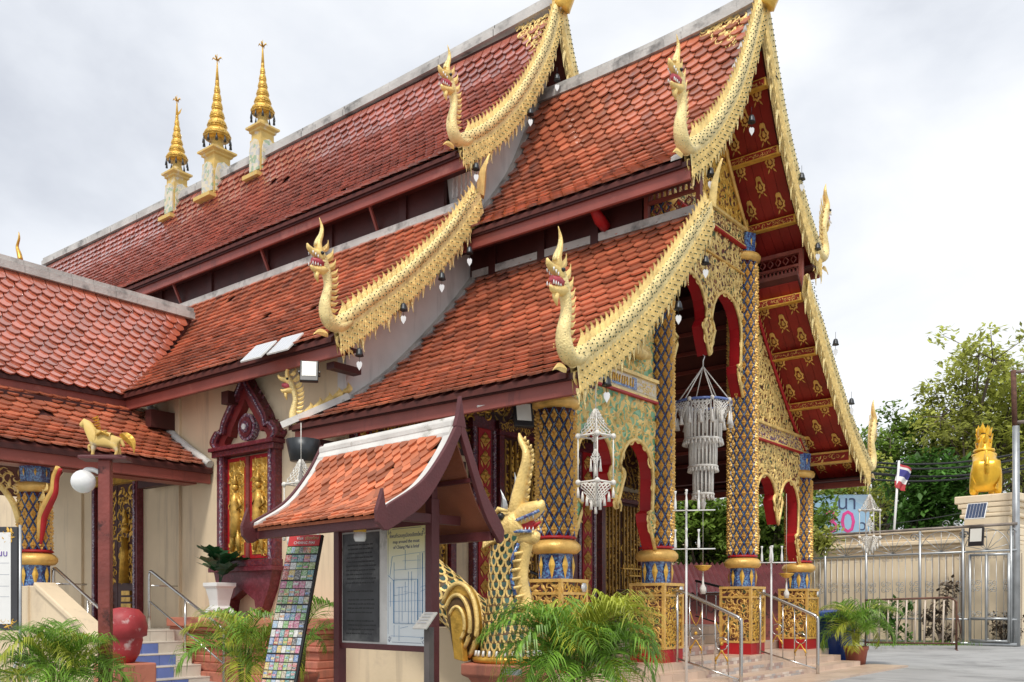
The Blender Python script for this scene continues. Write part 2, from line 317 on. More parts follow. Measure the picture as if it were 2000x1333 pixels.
# ================================================================== temple
T = thing('temple_hall', 'ornate temple hall with stacked red tile roofs and gilded serpent gables', 'temple')
def tile_mesh(w, Ln, t, rnd, lift):
    o = [(-w/2, 0), (w/2, 0), (w/2, Ln*(1-rnd)), (w*.30, Ln*(1-rnd*.35)), (0, Ln), (-w*.30, Ln*(1-rnd*.35)), (-w/2, Ln*(1-rnd))]
    m = MB(); n = len(o)
    zt = lambda y: lift*y/Ln
    m.add([(x, y, zt(y)+t+(.008 if abs(x) < w*.45 and y > .01 else 0)) for x, y in o]+[(x, y, zt(y)) for x, y in o],
          [tuple(range(n))]+[(i, n+i, n+(i+1) % n, (i+1) % n) for i in range(1, n)])
    return m
TW, TE = .25, .20
TT = tile_mesh(TW*.93, TE*1.42, .022, .30, .05)
TS = tile_mesh(.152, .20, .014, .5, .03)
def arc(prof, n=10):
    P = catmull(prof, n); s = [0]
    for a, b in zip(P, P[1:]): s.append(s[-1]+math.hypot(b[0]-a[0], b[1]-a[1]))
    return P, s
def at_s(P, s, q):
    q = max(0, min(s[-1]-1e-6, q))
    for i in range(len(s)-1):
        if s[i+1] >= q: break
    t = (q-s[i])/(s[i+1]-s[i]); a, b = P[i], P[i+1]
    l = math.hypot(b[0]-a[0], b[1]-a[1])
    return a[0]+(b[0]-a[0])*t, a[1]+(b[1]-a[1])*t, (b[0]-a[0])/l, (b[1]-a[1])/l
TILES = {}
def roof(name, prof, W, arng, m, parent, tiles=True, key='temple', tw=TW, te=TE, tmpl=None, th=.07, deckmat=None):
    """prof: (d,z) ridge to eave; W(a,d,z)->point, a runs along the ridge; arng(d)->(a0,a1)"""
    P, s = arc(prof); mb = MB(); n = len(P)
    for k, (d, z) in enumerate(P):
        a0, a1 = arng(d)
        mb.v += [tuple(W(a0, d, z)), tuple(W(a1, d, z)), tuple(W(a0, d, z-th)), tuple(W(a1, d, z-th))]
    for k in range(n-1):
        i = k*4; j = i+4
        for f, mi in (((i, i+1, j+1, j), 0), ((i+2, j+2, j+3, i+3), 1), ((i, j, j+2, i+2), 1), ((i+1, i+3, j+3, j+1), 1)):
            mb.f.append(f); mb.m.append(mi); mb.s.append(False)
    e = (n-1)*4
    mb.f += [(e, e+1, e+3, e+2), (0, 2, 3, 1)]; mb.m += [1, 1]; mb.s += [False, False]
    ro = mb.build(name, [G['deck'] if tiles else m, deckmat or G['deck']], parent)
    if tiles:
        row = 0; q = s[-1]-te*1.32
        while q > -.02:
            d, z, td, tz = at_s(P, s, q); a0, a1 = arng(d)
            off = (row % 2)*tw/2
            k0 = math.floor(a0/tw)-1
            a = k0*tw+off
            while a < a1:
                if a-tw*.45 > a0 and a+tw*.45 < a1 and random.random() > .0025:
                    p = V(W(a, d, z)); p1 = V(W(a, d+td, z+tz)); p2 = V(W(a+1, d, z))
                    y = (p1-p).normalized(); x = (p2-p).normalized(); nn = x.cross(y)
                    if nn.z < 0: x = -x; nn = -nn
                    A = mat4(x, y, nn, p+nn*R(.002, .010)) @ MX.Rotation(R(-.03, .03) if random.random() > .012 else R(-.16, .16), 4, 'Z') @ MX.Rotation(R(-.03, .015), 4, 'X') @ MX.Rotation(R(-.02, .02), 4, 'Y')
                    TILES.setdefault(key, []).append((pdist(p), A, ro, m, tmpl or TT))
                a += tw
            q -= te; row += 1
    return ro, P, s
def flush_tiles(key, maxn=300):
    L = TILES[key]; L.sort(key=lambda t: t[0]); me = {}; rest = {}
    for i, (d, A, ro, m, t) in enumerate(L):
        if i < maxn:
            if (m.name, id(t)) not in me: me[(m.name, id(t))] = t.mesh('tile', m)
            link('tile', me[(m.name, id(t))], ro, A)
        else: rest.setdefault(ro.name, (ro, m, MB()))[2].inst(t, A)
    for ro, m, mb in rest.values(): mb.build('tile_field', m, ro, kind='stuff')
PU = [(0, 11.35), (.65, 10.0), (1.16, 9.22), (1.88, 8.4), (2.68, 7.78)]
PL = [(1.8, 7.44), (2.5, 6.64), (3.45, 5.68), (4.4, 4.86), (5.58, 4.10)]
MU = [(0, 13.0), (.39, 11.98), (1.19, 10.72), (2.09, 9.74), (2.95, 9.1)]
ML = [(2.3, 8.62), (3.17, 7.52), (4.15, 6.54), (5.04, 5.8), (5.7, 5.27)]
WU = [(0, 7.6), (.4, 6.78), (.9, 5.95), (1.45, 5.27)]
WL = [(1.3, 5.1), (2.2, 4.42), (3.35, 3.78)]
XG, XM = 1.0, -3.2
left = lambda a, d, z: (a, -d, z)
right = lambda a, d, z: (a, d, z)
wing = lambda a, d, z: (-10.7+d, a, z)
wingb = lambda a, d, z: (-10.7-d, a, z)
def ml_rng(d): return (-24.8 if d < 3.35 else -9.3-1.4*(5.6-d)/2.25, XM)
def pl_rng(d): return (-3.68 if d < 4.9 else -3.68-.68*min(1, (d-4.9)/.65), XG)
def wu_rng(d): return (-9.4, -3.3-d/1.4*2.25)
r_pu, PUc, PUs = roof('porch_upper_roof', PU, left, lambda d: (-3.7, XG), G['tile'], T)
r_pl, PLc, PLs = roof('porch_lower_roof', PL, left, pl_rng, G['tile'], T)
r_mu, MUc, MUs = roof('hall_upper_roof', MU, left, lambda d: (-24.8, XM), G['tile_dark'], T)
r_ml, MLc, MLs = roof('hall_lower_roof', ML, left, ml_rng, G['tile'], T)
roof('porch_upper_roof', PU, right, lambda d: (-3.7, XG), G['tile'], T, False)
roof('porch_lower_roof', PL, right, lambda d: (-3.7, XG), G['tile'], T, False)
roof('hall_upper_roof', MU, right, lambda d: (-24.8, XM), G['tile_dark'], T, False)
roof('hall_lower_roof', ML, right, lambda d: (-24.8, XM), G['tile'], T, False)
# side wing roofs: a thing of its own, with 300 tiles of its own
WG = thing('side_porch', 'tiled side porch roofs crossing the hall above the blue stairs', 'porch', (0, 0, 0))
r_wu, WUc, WUs = roof('upper_roof', WU, wing, wu_rng, G['tile_wing'], WG, key='wing', te=.165)
r_wl, WLc, WLs = roof('lower_roof', WL, wing, lambda d: (-9.4, -4.98), G['tile'], WG, key='wing')
roof('upper_roof', WU, wingb, wu_rng, G['tile_wing'], WG, False)
roof('lower_roof', WL, wingb, lambda d: (-9.4, -4.98), G['tile'], WG, False)
flush_tiles('temple'); flush_tiles('wing')
# ---- ridge caps, verges, fascias
def ridge(name, p0, p1, parent, sag=.0, w=.26, h=.26, rise=0):
    mb = MB(); n = 14
    for a, b, dz in ((w, h*.55, 0), (w*.62, h*.45, h*.5)):
        pts = []
        for i in range(n+1):
            t = i/n; p = V(p0).lerp(V(p1), t); p.z += -sag*4*t*(1-t)+rise*t**4+dz+b/2; pts.append(p)
        for i in range(n):
            mb.beam(pts[i], pts[i+1]+(pts[i+1]-pts[i])*.01, a, b)
    return mb.build(name, G['mortar'], parent)
ridge('ridge_cap', (-24.9, 0, 12.98), (XM+.05, 0, 12.98), T, .08, rise=.1)
ridge('ridge_cap', (-3.9, 0, 11.28), (XG+.05, 0, 11.30), T, .03, rise=.12)
ridge('ridge_cap', (-10.7, -9.6, 7.56), (-10.7, -3.3, 7.56), WG)
def strip(P, side, x0, x1, h, off=.0, d0=0, d1=99):
    """slab following a roof profile between x0 and x1"""
    Q = [p for p in P if d0 <= p[0] <= d1]; mb = MB(); vs = []
    for d, z in Q: vs += [(x0, side*d, z+off), (x1, side*d, z+off), (x0, side*d, z+off+h), (x1, side*d, z+off+h)]
    fs = []
    for k in range(len(Q)-1):
        i, j = k*4, k*4+4
        fs += [(i, i+1, j+1, j), (i+2, j+2, j+3, i+3), (i, j, j+2, i+2), (i+1, i+3, j+3, j+1)]
    e = len(vs)-4; fs += [(0, 2, 3, 1), (e, e+1, e+3, e+2)]
    return mb.add(vs, fs)
# flashings where the porch roofs meet the white end wall of the hall
strip(PUc, -1, -3.78, -3.56, .09, .0).build('flashing', G['mortar'], T)
strip(PLc, -1, -3.78, -3.56, .09, .0, 0, 4.95).build('flashing', G['mortar'], T)
vb = MB(); vb.beam((-3.66, -4.93, 4.58), (-4.42, -5.66, 4.10), .16, .10); vb.build('verge', G['mortar_sign'], T)
strip(PLc, -1, -1.3, 1.02, .0, 0)if 0 else None
for (dd, zz, x0, x1) in ((2.02, 7.40, -3.6, XG), ):
    MB().b6(x0, x1, -dd-.03, -dd+.12, zz-.15, zz-.02).build('flashing', G['mortar'], T)
MB().b6(-24.6, XM-.05, -2.62, -2.45, 8.28, 8.42).build('flashing', G['mortar'], T)
# verge of the upper porch gable (grey band beside the serpent)
strip(PUc, -1, XG-.16, XG+.02, .06, .03).build('verge', G['mortar'], T)
def fascia(x0, x1, y, z0, sgn, par=None, h=.2):
    m = MB(); m.b6(x0, x1, y-.03, y+.03, z0, z0+h); m.build('fascia_board', G['wood'], par or T, bev=.008)
    m = MB(); m.b6(x0-.02, x1+.02, y+sgn*.05-.025, y+sgn*.05+.025, z0+h-.02, z0+h+.055); m.build('eave_lip', G['wood_dk'], par or T)
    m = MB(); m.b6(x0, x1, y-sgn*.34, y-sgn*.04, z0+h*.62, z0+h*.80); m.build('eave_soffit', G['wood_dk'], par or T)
fascia(-4.32, XG+.12, -5.46, 3.84, -1)
fascia(-3.7, XG+.12, 5.46, 3.84, 1)
fascia(-3.7, XG+.12, -2.58, 7.50, -1)
fascia(-3.7, XG+.12, 2.58, 7.50, 1)
fascia(-9.28, XM+.12, -5.58, 5.0, -1)
fascia(-24.6, XM+.12, 5.58, 5.0, 1)
fascia(-24.6, XM+.12, -2.84, 8.82, -1)
fascia(-24.6, XM+.12, 2.84, 8.82, 1)
for z0, xx, name in ((5.0, -9.30, 0), (3.50, -7.42, 1)):
    y1 = -5.6 if not name else -4.99
    m = MB(); m.b6(xx-.03, xx+.03, -9.4, y1, z0, z0+.2); m.build('fascia_board', G['wood'], WG, bev=.008)
    m = MB(); m.b6(xx+.025, xx+.075, -9.4, y1-.05*(1-name), z0+.18, z0+.255); m.build('eave_lip', G['wood_dk'], WG)
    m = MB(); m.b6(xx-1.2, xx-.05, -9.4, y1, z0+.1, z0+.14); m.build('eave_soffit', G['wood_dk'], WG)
# white rolled verge where the wing's lower roof meets the wall
mb = MB(); mb.tube([(-10.7+d, -5.03, z+.07) for d, z in WLc], .075, 8); mb.build('verge', G['mortar_sign'], WG)
# ---- walls of the hall
wl = MB()
wl.b6(-24.8, -3.72, -4.95, -4.75, -.2, 5.62)
wl.b6(-24.8, -3.72, 4.75, 4.95, -.2, 5.62)
wl.build('side_wall', G['plaster'], T)
for x in (-8.6, -12.4): MB().b6(x-.18, x+.18, -5.01, -4.94, .8, 5.5).build('wall_pilaster', G['plaster'], T, bev=.01)
A_yz = lambda x: MX(((0, 0, 1, x), (1, 0, 0, 0), (0, 1, 0, 0), (0, 0, 0, 1)))     # local xy -> world yz, z -> +x
endp = [(-4.97, -.2), (4.97, -.2), (4.97, 5.62)]+[(d, z-.12) for d, z in reversed(MLc) if d < 4.9]+[(2.42, 9.2)]+[(d, z-.1) for d, z in reversed(MUc) if d < 2.4]
endp += [(-d, z-.1) for d, z in MUc if 0 < d < 2.4]+[(-2.42, 9.2)]+[(-d, z-.12) for d, z in MLc if d < 4.9]+[(-4.97, 5.62)]
lowp = [(y, z) for y, z in endp if z <= 4.6]
MB().prism([(-4.97, 4.55)]+[(y, max(z, 4.55)) for y, z in endp[::-1] if z > 4.55]+[(4.97, 4.55)], A_yz(-3.9), .2).build('gable_wall', G['white'], T)
MB().b6(-3.9, -3.702, -4.965, 4.965, -.2, 4.549).build('front_wall', G['plaster'], T)
# clerestory walls between the roof tiers
for sg in (-1, 1):
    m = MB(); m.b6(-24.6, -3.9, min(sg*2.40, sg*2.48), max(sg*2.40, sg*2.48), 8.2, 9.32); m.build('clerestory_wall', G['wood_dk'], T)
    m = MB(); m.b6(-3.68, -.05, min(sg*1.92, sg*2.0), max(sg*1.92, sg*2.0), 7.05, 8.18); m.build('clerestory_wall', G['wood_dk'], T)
for k in range(10): MB().b6(-5.0-k*2.1, -4.82-k*2.1, -2.53, -2.475, 8.35, 9.4).build('clerestory_post', G['wood_dk'], T)
for k in range(3): MB().b6(-1.0-k*1.1, -.85-k*1.1, -2.06, -1.995, 7.2, 8.3).build('clerestory_post', G['wood_dk'], T)
for k in range(5):
    x = -5.6-k*3.4
    MB().beam((x, -2.5, 8.45), (x-.0, -2.76, 8.98), .05, .05).build('eave_strut', G['wood'], T)
MB().tube([(-.72, -2.02, 7.45), (-.72, -2.2, 7.52), (-.72, -2.42, 7.66)], [.09, .1, .07], 8).build('eave_bracket', G['red'], T)
# open lattices at the gable ends of the clerestory
def lattice(name, x0, x1, y, z0, z1, par, nb=9):
    f = MB()
    f.b6(x0, x1, y-.05, y+.05, z1-.07, z1); f.b6(x0, x1, y-.05, y+.05, z0, z0+.07)
    f.b6(x0, x0+.07, y-.045, y+.045, z0+.07, z1-.07); f.b6(x1-.07, x1, y-.045, y+.045, z0+.07, z1-.07)
    f.b6(x0+.07, x1-.07, y-.035, y+.035, z0+(z1-z0)*.36, z0+(z1-z0)*.42); f.b6(x0+.07, x1-.07, y-.035, y+.035, z0+(z1-z0)*.62, z0+(z1-z0)*.68)
    o = f.build(name, G['wood'], par)
    w = (x1-x0-.14)/nb; h = z1-z0
    for i in range(nb):
        x = x0+.07+w*(i+.5)
        MB().tube([(x, y, z0+h*.42), (x, y, z0+h*.52), (x, y, z0+h*.62)], [.016, .026, .016], 6).build('baluster', G['wood'], o)
    for i in range(nb//2):
        x = x0+.07+2*w*(i+.75)
        for zc in (.21, .81):
            b = MB()
            b.tube([(x-w*.75, y, z0+h*zc), (x, y, z0+h*(zc+.09)), (x+w*.75, y, z0+h*zc)], .014, 5)
            b.tube([(x-w*.75, y, z0+h*zc), (x, y, z0+h*(zc-.09)), (x+w*.75, y, z0+h*zc)], .014, 5)
            b.build('lattice_ring', G['wood'], o)
lattice('vent_lattice', .0, XG-.02, -1.98, 7.32, 8.12, T)
lattice('vent_lattice', .0, XG-.02, 2.12, 7.12, 7.95, T, 11)
for i in range(6): MB().tube([(-3.72+i*.105, -2.44, 8.6+k*.055) if k % 2 else (-3.70+i*.105, -2.44, 8.6+k*.055) for k in range(11)], .02, 5).build('vent_baluster', G['white'], T)
MB().b6(-3.9, -3.12, -2.5, -2.40, 9.16, 9.3).build('vent_rail', G['wood_dk'], T)
# ---- soffit of the porch gable: red planks, gilt beams, gilt motifs
def motif():
    m = MB()
    o = []
    for i in range(25):
        a = 2*math.pi*i/24; t = math.sin(a*.5)
        r = .075*(1+.16*math.cos(7*a))
        o.append((r*math.sin(a)*.85, -r*math.cos(a)+(.09*max(0, -math.cos(a))**3)))
    o = o[:-1]; inn = [(x*.62, y*.6) for x, y in o]; n = len(o)
    m.add([(x, y, .006) for x, y in o]+[(x, y, .010) for x, y in inn]+[(x, y, 0) for x, y in o],
          [(i, (i+1) % n, n+(i+1) % n, n+i) for i in range(n)]+[(i, 2*n+i, 2*n+(i+1) % n, (i+1) % n) for i in range(n)])
    c = [(x*.36, y*.34) for x, y in o]
    m.add([(x, y, .008) for x, y in c]+[(x, y, 0) for x, y in c], [tuple(range(n))]+[(i, n+i, n+(i+1) % n, (i+1) % n) for i in range(n)])
    for sg in (-1, 1):
        m.add([(sg*.02, -.07, .006), (sg*.05, -.10, .006), (sg*.062, -.14, .004), (sg*.03, -.11, .006)], [(0, 1, 2, 3) if sg < 0 else (3, 2, 1, 0)])
    return m
MOT = motif().mesh('gilt_motif', G['gold_or'])
def soffit(P, s, sg, d0, d1, rows):
    npl = 5
    for k in range(npl):
        x0 = .06+k*(XG-.08)/npl; x1 = x0+(XG-.08)/npl-.006
        strip(P, sg, x0, x1, .02, -.098+R(-.003, .003), d0, d1).build('soffit_plank', G['red_soffit'], T)
    for q, xx in rows:
        d, z, td, tz = at_s(P, s, q)
        y = V((0, -sg*td, -tz)); nn = V((0, sg*tz, -td)); x = y.cross(nn)
        link('gilt_motif', MOT, T, mat4(x, y, nn, V((xx, sg*d, z-.101))+nn*.006) @ MX.Scale(1.32, 4))
def rows(a, b):
    o = []; w = (b-a)
    for f, xx in ((.2, .22), (.2, .78), (.5, .5), (.80, .22), (.80, .78)): o.append((a+w*f, xx))
    return o
bm_u = [.95, 2.05, 3.28]; bm_l = [.30, 1.42, 2.62, 4.02]
rw = rows(.95, 2.05)+rows(2.05, 3.28)+[(.6, .5)]
soffit(PUc, PUs, 1, 0, 2.62, rw); soffit(PUc, PUs, -1, 0, 2.62, rw)
rw = rows(.30, 1.42)+rows(1.42, 2.62)+rows(2.62, 4.02)+[(4.55, .22), (4.55, .78), (4.35, .5)]
soffit(PLc, PLs, 1, 1.85, 5.5, rw); soffit(PLc, PLs, -1, 1.85, 5.5, rw)
def curl(n=9, turns=.85, w=.22, h=.12):
    """a raised leaf scroll in the local xy plane, about 1 unit long"""
    m = MB(); vs = []
    for i in range(n+1):
        t = i/n; a = -1.2+turns*2*math.pi*t; r = .5*(1-t)**.75+.07
        cx, cy = r*math.cos(a), r*math.sin(a); ww = w*(.25+math.sin(math.pi*min(1, t*1.05+.05)))*.62
        rx, ry = math.cos(a), math.sin(a)
        vs += [(cx-rx*ww/2, cy-ry*ww/2, 0), (cx, cy, h*(.5+.5*t)), (cx+rx*ww/2, cy+ry*ww/2, 0)]
    fs = []
    for i in range(n):
        a = i*3; b = a+3
        fs += [(a, b, b+1, a+1), (a+1, b+1, b+2, a+2)]
    fs = [f[::-1] for f in fs]
    m.add(vs, fs+[(n*3, n*3+1, n*3+2)], 0, True)
    return m
CURLS = [curl(), curl(8, .6, .28, .14), curl(10, 1.1, .2, .13)]
LEAF = MB().add([(0, -.5, 0), (.2, -.1, 0), (.12, .25, 0), (0, .55, 0), (-.12, .25, 0), (-.2, -.1, 0), (0, -.05, .15)], [(0, 1, 6), (1, 2, 6), (2, 3, 6), (3, 4, 6), (4, 5, 6), (5, 0, 6)], 0, True)
def inpoly(x, y, P):
    c = False; j = len(P)-1
    for i in range(len(P)):
        if (P[i][1] > y) != (P[j][1] > y) and x < (P[j][0]-P[i][0])*(y-P[i][1])/(P[j][1]-P[i][1])+P[i][0]: c = not c
        j = i
    return c
def carve(polys, A, sp, name, m, parent, holes=(), size=1.45, vert=0):
    """fill flat polygons (local xy of A) with raised scrolls; one dense relief"""
    mb = MB()
    for P in polys:
        x0, x1 = min(p[0] for p in P), max(p[0] for p in P); y0, y1 = min(p[1] for p in P), max(p[1] for p in P)
        ny = int((y1-y0)/sp)+1; nx = int((x1-x0)/sp)+1
        for j in range(ny+1):
            for i in range(nx+1):
                x = x0+(i+.5*(j % 2))*sp+R(-.25, .25)*sp; y = y0+j*sp+R(-.25, .25)*sp
                if not inpoly(x, y, P) or any(inpoly(x, y, h) for h in holes): continue
                k = sp*size*R(.75, 1.2); t = random.choice(CURLS) if random.random() < .72 else LEAF
                B = A @ MX.Translation((x, y, 0)) @ MX.Rotation(R(0, 6.283), 4, 'Z') @ MX.Diagonal((k*random.choice((-1, 1)) if t is not LEAF else k, k, k*R(.8, 1.4), 1))
                if B.to_3x3().determinant() < 0:
                    tt = MB(); tt.v = t.v; tt.f = [f[::-1] for f in t.f]; tt.m = t.m; tt.s = t.s; mb.inst(tt, B)
                else: mb.inst(t, B)
    return mb.build(name, m, parent, kind='stuff')
def gilt_beam(p, q, h, w, big=False):
    """framed beam of the gable soffit with a scroll band on its face"""
    p, q = V(p), V(q); m = MB(); m.beam(p, q, w, h); o = m.build('gable_beam', G['gold_or'] if big else G['gold'], T, bev=.008)
    mn, mx_ = min(p.x, q.x), max(p.x, q.x)
    MB().b6(mn+.03, mx_-.03, p.y-w/2-.004, p.y+w/2+.004, p.z-h*.33, p.z+h*.33).build('beam_field', G['red_soffit'], o)
    return o
for P, s, bl, sg2 in ((PUc, PUs, bm_u, 0), (PLc, PLs, bm_l, 1)):
    for sg in (1, -1):
        for q in bl:
            d, z, td, tz = at_s(P, s, q); big = sg2 and q > 4
            h = .26 if big else .15; zz = z-.14-h/2; yy = sg*(d-.02)
            gilt_beam((.05, yy, zz), (XG+.02, yy, zz), h, .13, big)
            if sg > 0:
                A = MX(((1, 0, 0, 0), (0, 0, -1, yy-.070), (0, 1, 0, zz), (0, 0, 0, 1)))
                carve([[(.08, -h*.32), (XG-.02, -h*.32), (XG-.02, h*.32), (.08, h*.32)]], A, h*.36, 'beam_scroll', G['gold_or'], T, size=1.1)
# purlins and rafters of the porch ceiling (seen through the arches)
for P, s in ((PUc, PUs), (PLc, PLs)):
    for sg in (-1, 1):
        q = .25
        while q < s[-1]:
            d, z, td, tz = at_s(P, s, q)
            MB().b6(-3.65, -.1, sg*d-.03, sg*d+.03, z-.15, z-.08).build('purlin', G['wood'], T); q += .42
MB().b6(-3.6, -.15, -1.9, 1.9, 8.3, 8.36).build('ceiling', G['deck'], T)
# platform, steps
def tiled_box(name, x0, x1, y0, y1, z0, z1, par, ts=.4, m='beige_tile'):
    o = MB().b6(x0, x1, y0, y1, z0, z1).build(name, G['joint'], par)
    t = MB()
    nx = max(1, round((x1-x0)/ts)); ny = max(1, round((y1-y0)/ts)); g = .004
    dx, dy = (x1-x0)/nx, (y1-y0)/ny
    for i in range(nx):
        for j in range(ny): t.b6(x0+i*dx+g, x0+(i+1)*dx-g, y0+j*dy+g, y0+(j+1)*dy-g, z1-.002, z1+.008)
        t.b6(x0+i*dx+g, x0+(i+1)*dx-g, y0-.009, y0+.002, z0+g, z1+.006)
    for j in range(ny): t.b6(x1-.002, x1+.009, y0+j*dy+g, y0+(j+1)*dy-g, z0+g, z1+.006)
    t.build('floor_tile', G[m], o, kind='stuff')
    return o
PF = thing('porch_platform', 'beige tiled porch platform with shallow front steps between steel rails', 'platform')
tiled_box('platform', -3.7, .42, -5.0, 5.0, 0, .35, PF)
tiled_box('step', .42, .82, -4.6, 4.6, 0, .235, PF)
tiled_box('step', .82, 1.22, -4.6, 4.6, 0, .12, PF)
tiled_box('step', 1.22, 2.0, -5.4, 5.2, -.05, .03, PF, .5)
for i, x in enumerate((-.40, -.75, -1.10)):
    tiled_box('inner_step', -3.68+.005*i, x, -4.4+.006*i, 4.4-.006*i, .362+.163*i, .35+.163*(i+1), PF)
mo_ = [mat('mosaic_'+n, c, .35, var=.12) for n, c in (('sand', (.55, .43, .35)), ('rose', (.42, .30, .26)), ('pale', (.66, .58, .50)), ('grey', (.45, .42, .40)))]
for k, (x, z0, z1) in enumerate(((.429, .24, .35), (.829, .125, .235), (1.229, .035, .12), (-.39, .36, .51), (-.74, .52, .675), (-1.09, .68, .84))):
    for r in range(2):
        for j in range(20):
            zz = (z1-z0)/2; y = -1.5+j*.15+(.07 if r else 0)
            MB().b6(x, x+.008, y+.004, min(y+.145, 1.52), z0+r*zz+.004, z0+(r+1)*zz-.003).build('mosaic_tile', random.choice(mo_), PF)
# ================================================================== serpent gables
def flame_mesh(h, w, t, lean=.25):
    """upright flame, base at the origin, along +y, curling towards +x"""
    m = MB(); n = 6; rows = []
    for i in range(n+1):
        k = i/n; c = lean*h*(math.sin(k*2.4)*.45); ww = w*(1-k)**.8*(.75+.5*math.sin(math.pi*min(1, k*1.3)))*.5
        rows.append((c, k*h, max(ww, .002), t*.5*(1-k*.8)))
    for c, y, ww, tt in rows: m.v += [(c-ww, y, 0), (c, y, tt), (c+ww, y, 0), (c, y, -tt)]
    for i in range(n):
        a = i*4; b = a+4
        for q in range(4):
            m.f.append((a+q, a+(q+1) % 4, b+(q+1) % 4, b+q)); m.m.append(0); m.s.append(False)
    m.f += [(3, 2, 1, 0), (n*4, n*4+1, n*4+2, n*4+3)]; m.m += [0, 0]; m.s += [False, False]
    m.f = [f[::-1] for f in m.f]
    return m
CREST = flame_mesh(.25, .23, .12, .9).mesh('crest_flame', G['gold_plain'])
FRINGE = [flame_mesh(.40, .13, .07, .35).mesh('fringe_flame', G['gold_pale']), flame_mesh(.27, .13, .07, -.35).mesh('fringe_flame', G['gold_pale'])]
SCL = MB().add([(-.5, -.55, 0), (.5, -.55, 0), (.5, .1, .12), (.3, .45, .2), (0, .6, .22), (-.3, .45, .2), (-.5, .1, .12), (0, 0, .34)], [(0, 1, 7), (1, 2, 7), (2, 3, 7), (3, 4, 7), (4, 5, 7), (5, 6, 7), (6, 0, 7)])
STUD = MB().lathe([(.012, 0), (.010, .009), (.003, .014)], 5)
G['stud'] = mat('dark_green_glass_stud', (.03, .07, .04), .15, var=.6, scale=20, isl=.6)
HEADP = {}
def naga_head_parts():
    """head and neck in local (x outward, y up, z sideways); the roof end is the origin"""
    neck = MB()
    C = [(-.34, .19, .09), (-.14, .05, .115), (.04, .05, .118), (.14, .19, .115), (.165, .36, .10), (.13, .54, .085), (.10, .70, .075), (.12, .86, .08), (.17, 1.00, .092), (.22, 1.12, .088), (.255, 1.24, .062)]
    C = catmull(C, 4)
    neck.tube([(a, b, 0) for a, b, r in C], [r for a, b, r in C], 14, sx=.85, up=(0, 0, 1))
    up = MB(); K = catmull([(.22, 1.12, .09), (.32, 1.18, .075), (.41, 1.20, .055), (.48, 1.24, .04), (.515, 1.30, .012)], 3)
    up.tube([(a, b, 0) for a, b, r in K], [r for a, b, r in K], 10, sx=1)
    lo = MB(); K = catmull([(.16, .95, .09), (.29, .92, .065), (.39, .91, .048), (.45, .945, .015)], 3)
    lo.tube([(a, b, 0) for a, b, r in K], [r for a, b, r in K], 10)
    lo.tube([(.33, .86, 0), (.33, .78, 0), (.30, .70, 0)], [.05, .035, .008], 6)
    mo = MB(); mo.tube([(.2, 1.04, 0), (.32, 1.045, 0), (.42, 1.055, 0)], [.09, .075, .04], 8, sx=1, sy=.9)
    te = MB()
    for s in (-1, 1):
        for i in range(4):
            a = .29+i*.05
            te.tube([(a, 1.125+.02*i, s*.05), (a, 1.075+.02*i, s*.05)], [.014, .003], 5); te.tube([(a, .97-.004*i, s*.05), (a, 1.015, s*.05)], [.014, .003], 5)
    ho = MB(); K = catmull([(.27, 1.18, .085), (.30, 1.36, .07), (.235, 1.54, .045), (.225, 1.68, .028), (.275, 1.82, .004)], 4)
    ho.tube([(a, b, 0) for a, b, r in K], [r for a, b, r in K], 8, sx=.7)
    gr = MB(); K2 = [k for k in K[3:12]]
    gr.tube([(a+r*.55, b, 0) for a, b, r in K2], [r*.55 for a, b, r in K2], 6, sx=.9)
    fn = MB()
    t = flame_mesh(.26, .13, .05, -.5)
    for (a, b, ang, k) in ((.09, 1.0, .45, 1), (.13, 1.14, .35, 1.05), (.19, 1.28, .25, .9), (.05, .90, .6, .85), (.035, .80, .65, .8), (.03, .70, .7, .75), (.04, .60, .8, .75), (.06, .50, .9, .75), (.07, .40, 1.0, .75), (.06, .30, 1.1, .7), (.02, .2, 1.2, .7)):
        fn.inst(t, MX.Translation((a, b, 0)) @ MX.Rotation(ang, 4, 'Z') @ MX.Scale(k, 4))
    be = MB()
    for i in range(3): be.inst(t, MX.Translation((-.1-.13*i, -.12-.02*i, 0)) @ MX.Rotation(2.6, 4, 'Z') @ MX.Scale(1.0, 4))
    be.inst(t, MX.Translation((.12, -.14, 0)) @ MX.Rotation(-2.0, 4, 'Z') @ MX.Scale(1.1, 4))
    ey = MB().ball((.28, 1.19, -.08), .032, 8); ey2 = MB().ball((.28, 1.19, .08), .032, 8)
    return [('neck', neck, 'gold_pale'), ('upper_jaw', up, 'gold_plain'), ('lower_jaw', lo, 'gold_plain'), ('mouth', mo, 'mouth'), ('teeth', te, 'wht'),
            ('horn', ho, 'gold_plain'), ('horn_stripe', gr, 'gold_pale'), ('mane', fn, 'gold_plain'), ('chest_flames', be, 'gold_plain'), ('eye', ey, 'black'), ('eye', ey2, 'black')]
G['mouth'] = mat('pink_red_mouth', (.42, .06, .08), .4, var=.3, scale=12)
G['emerald'] = mat('emerald_glass', (.03, .26, .07), .2, var=.4, scale=30)
NH = [(n, mb.mesh('serpent_'+n, G[m])) for n, mb, m in naga_head_parts()]
NBODY = {}
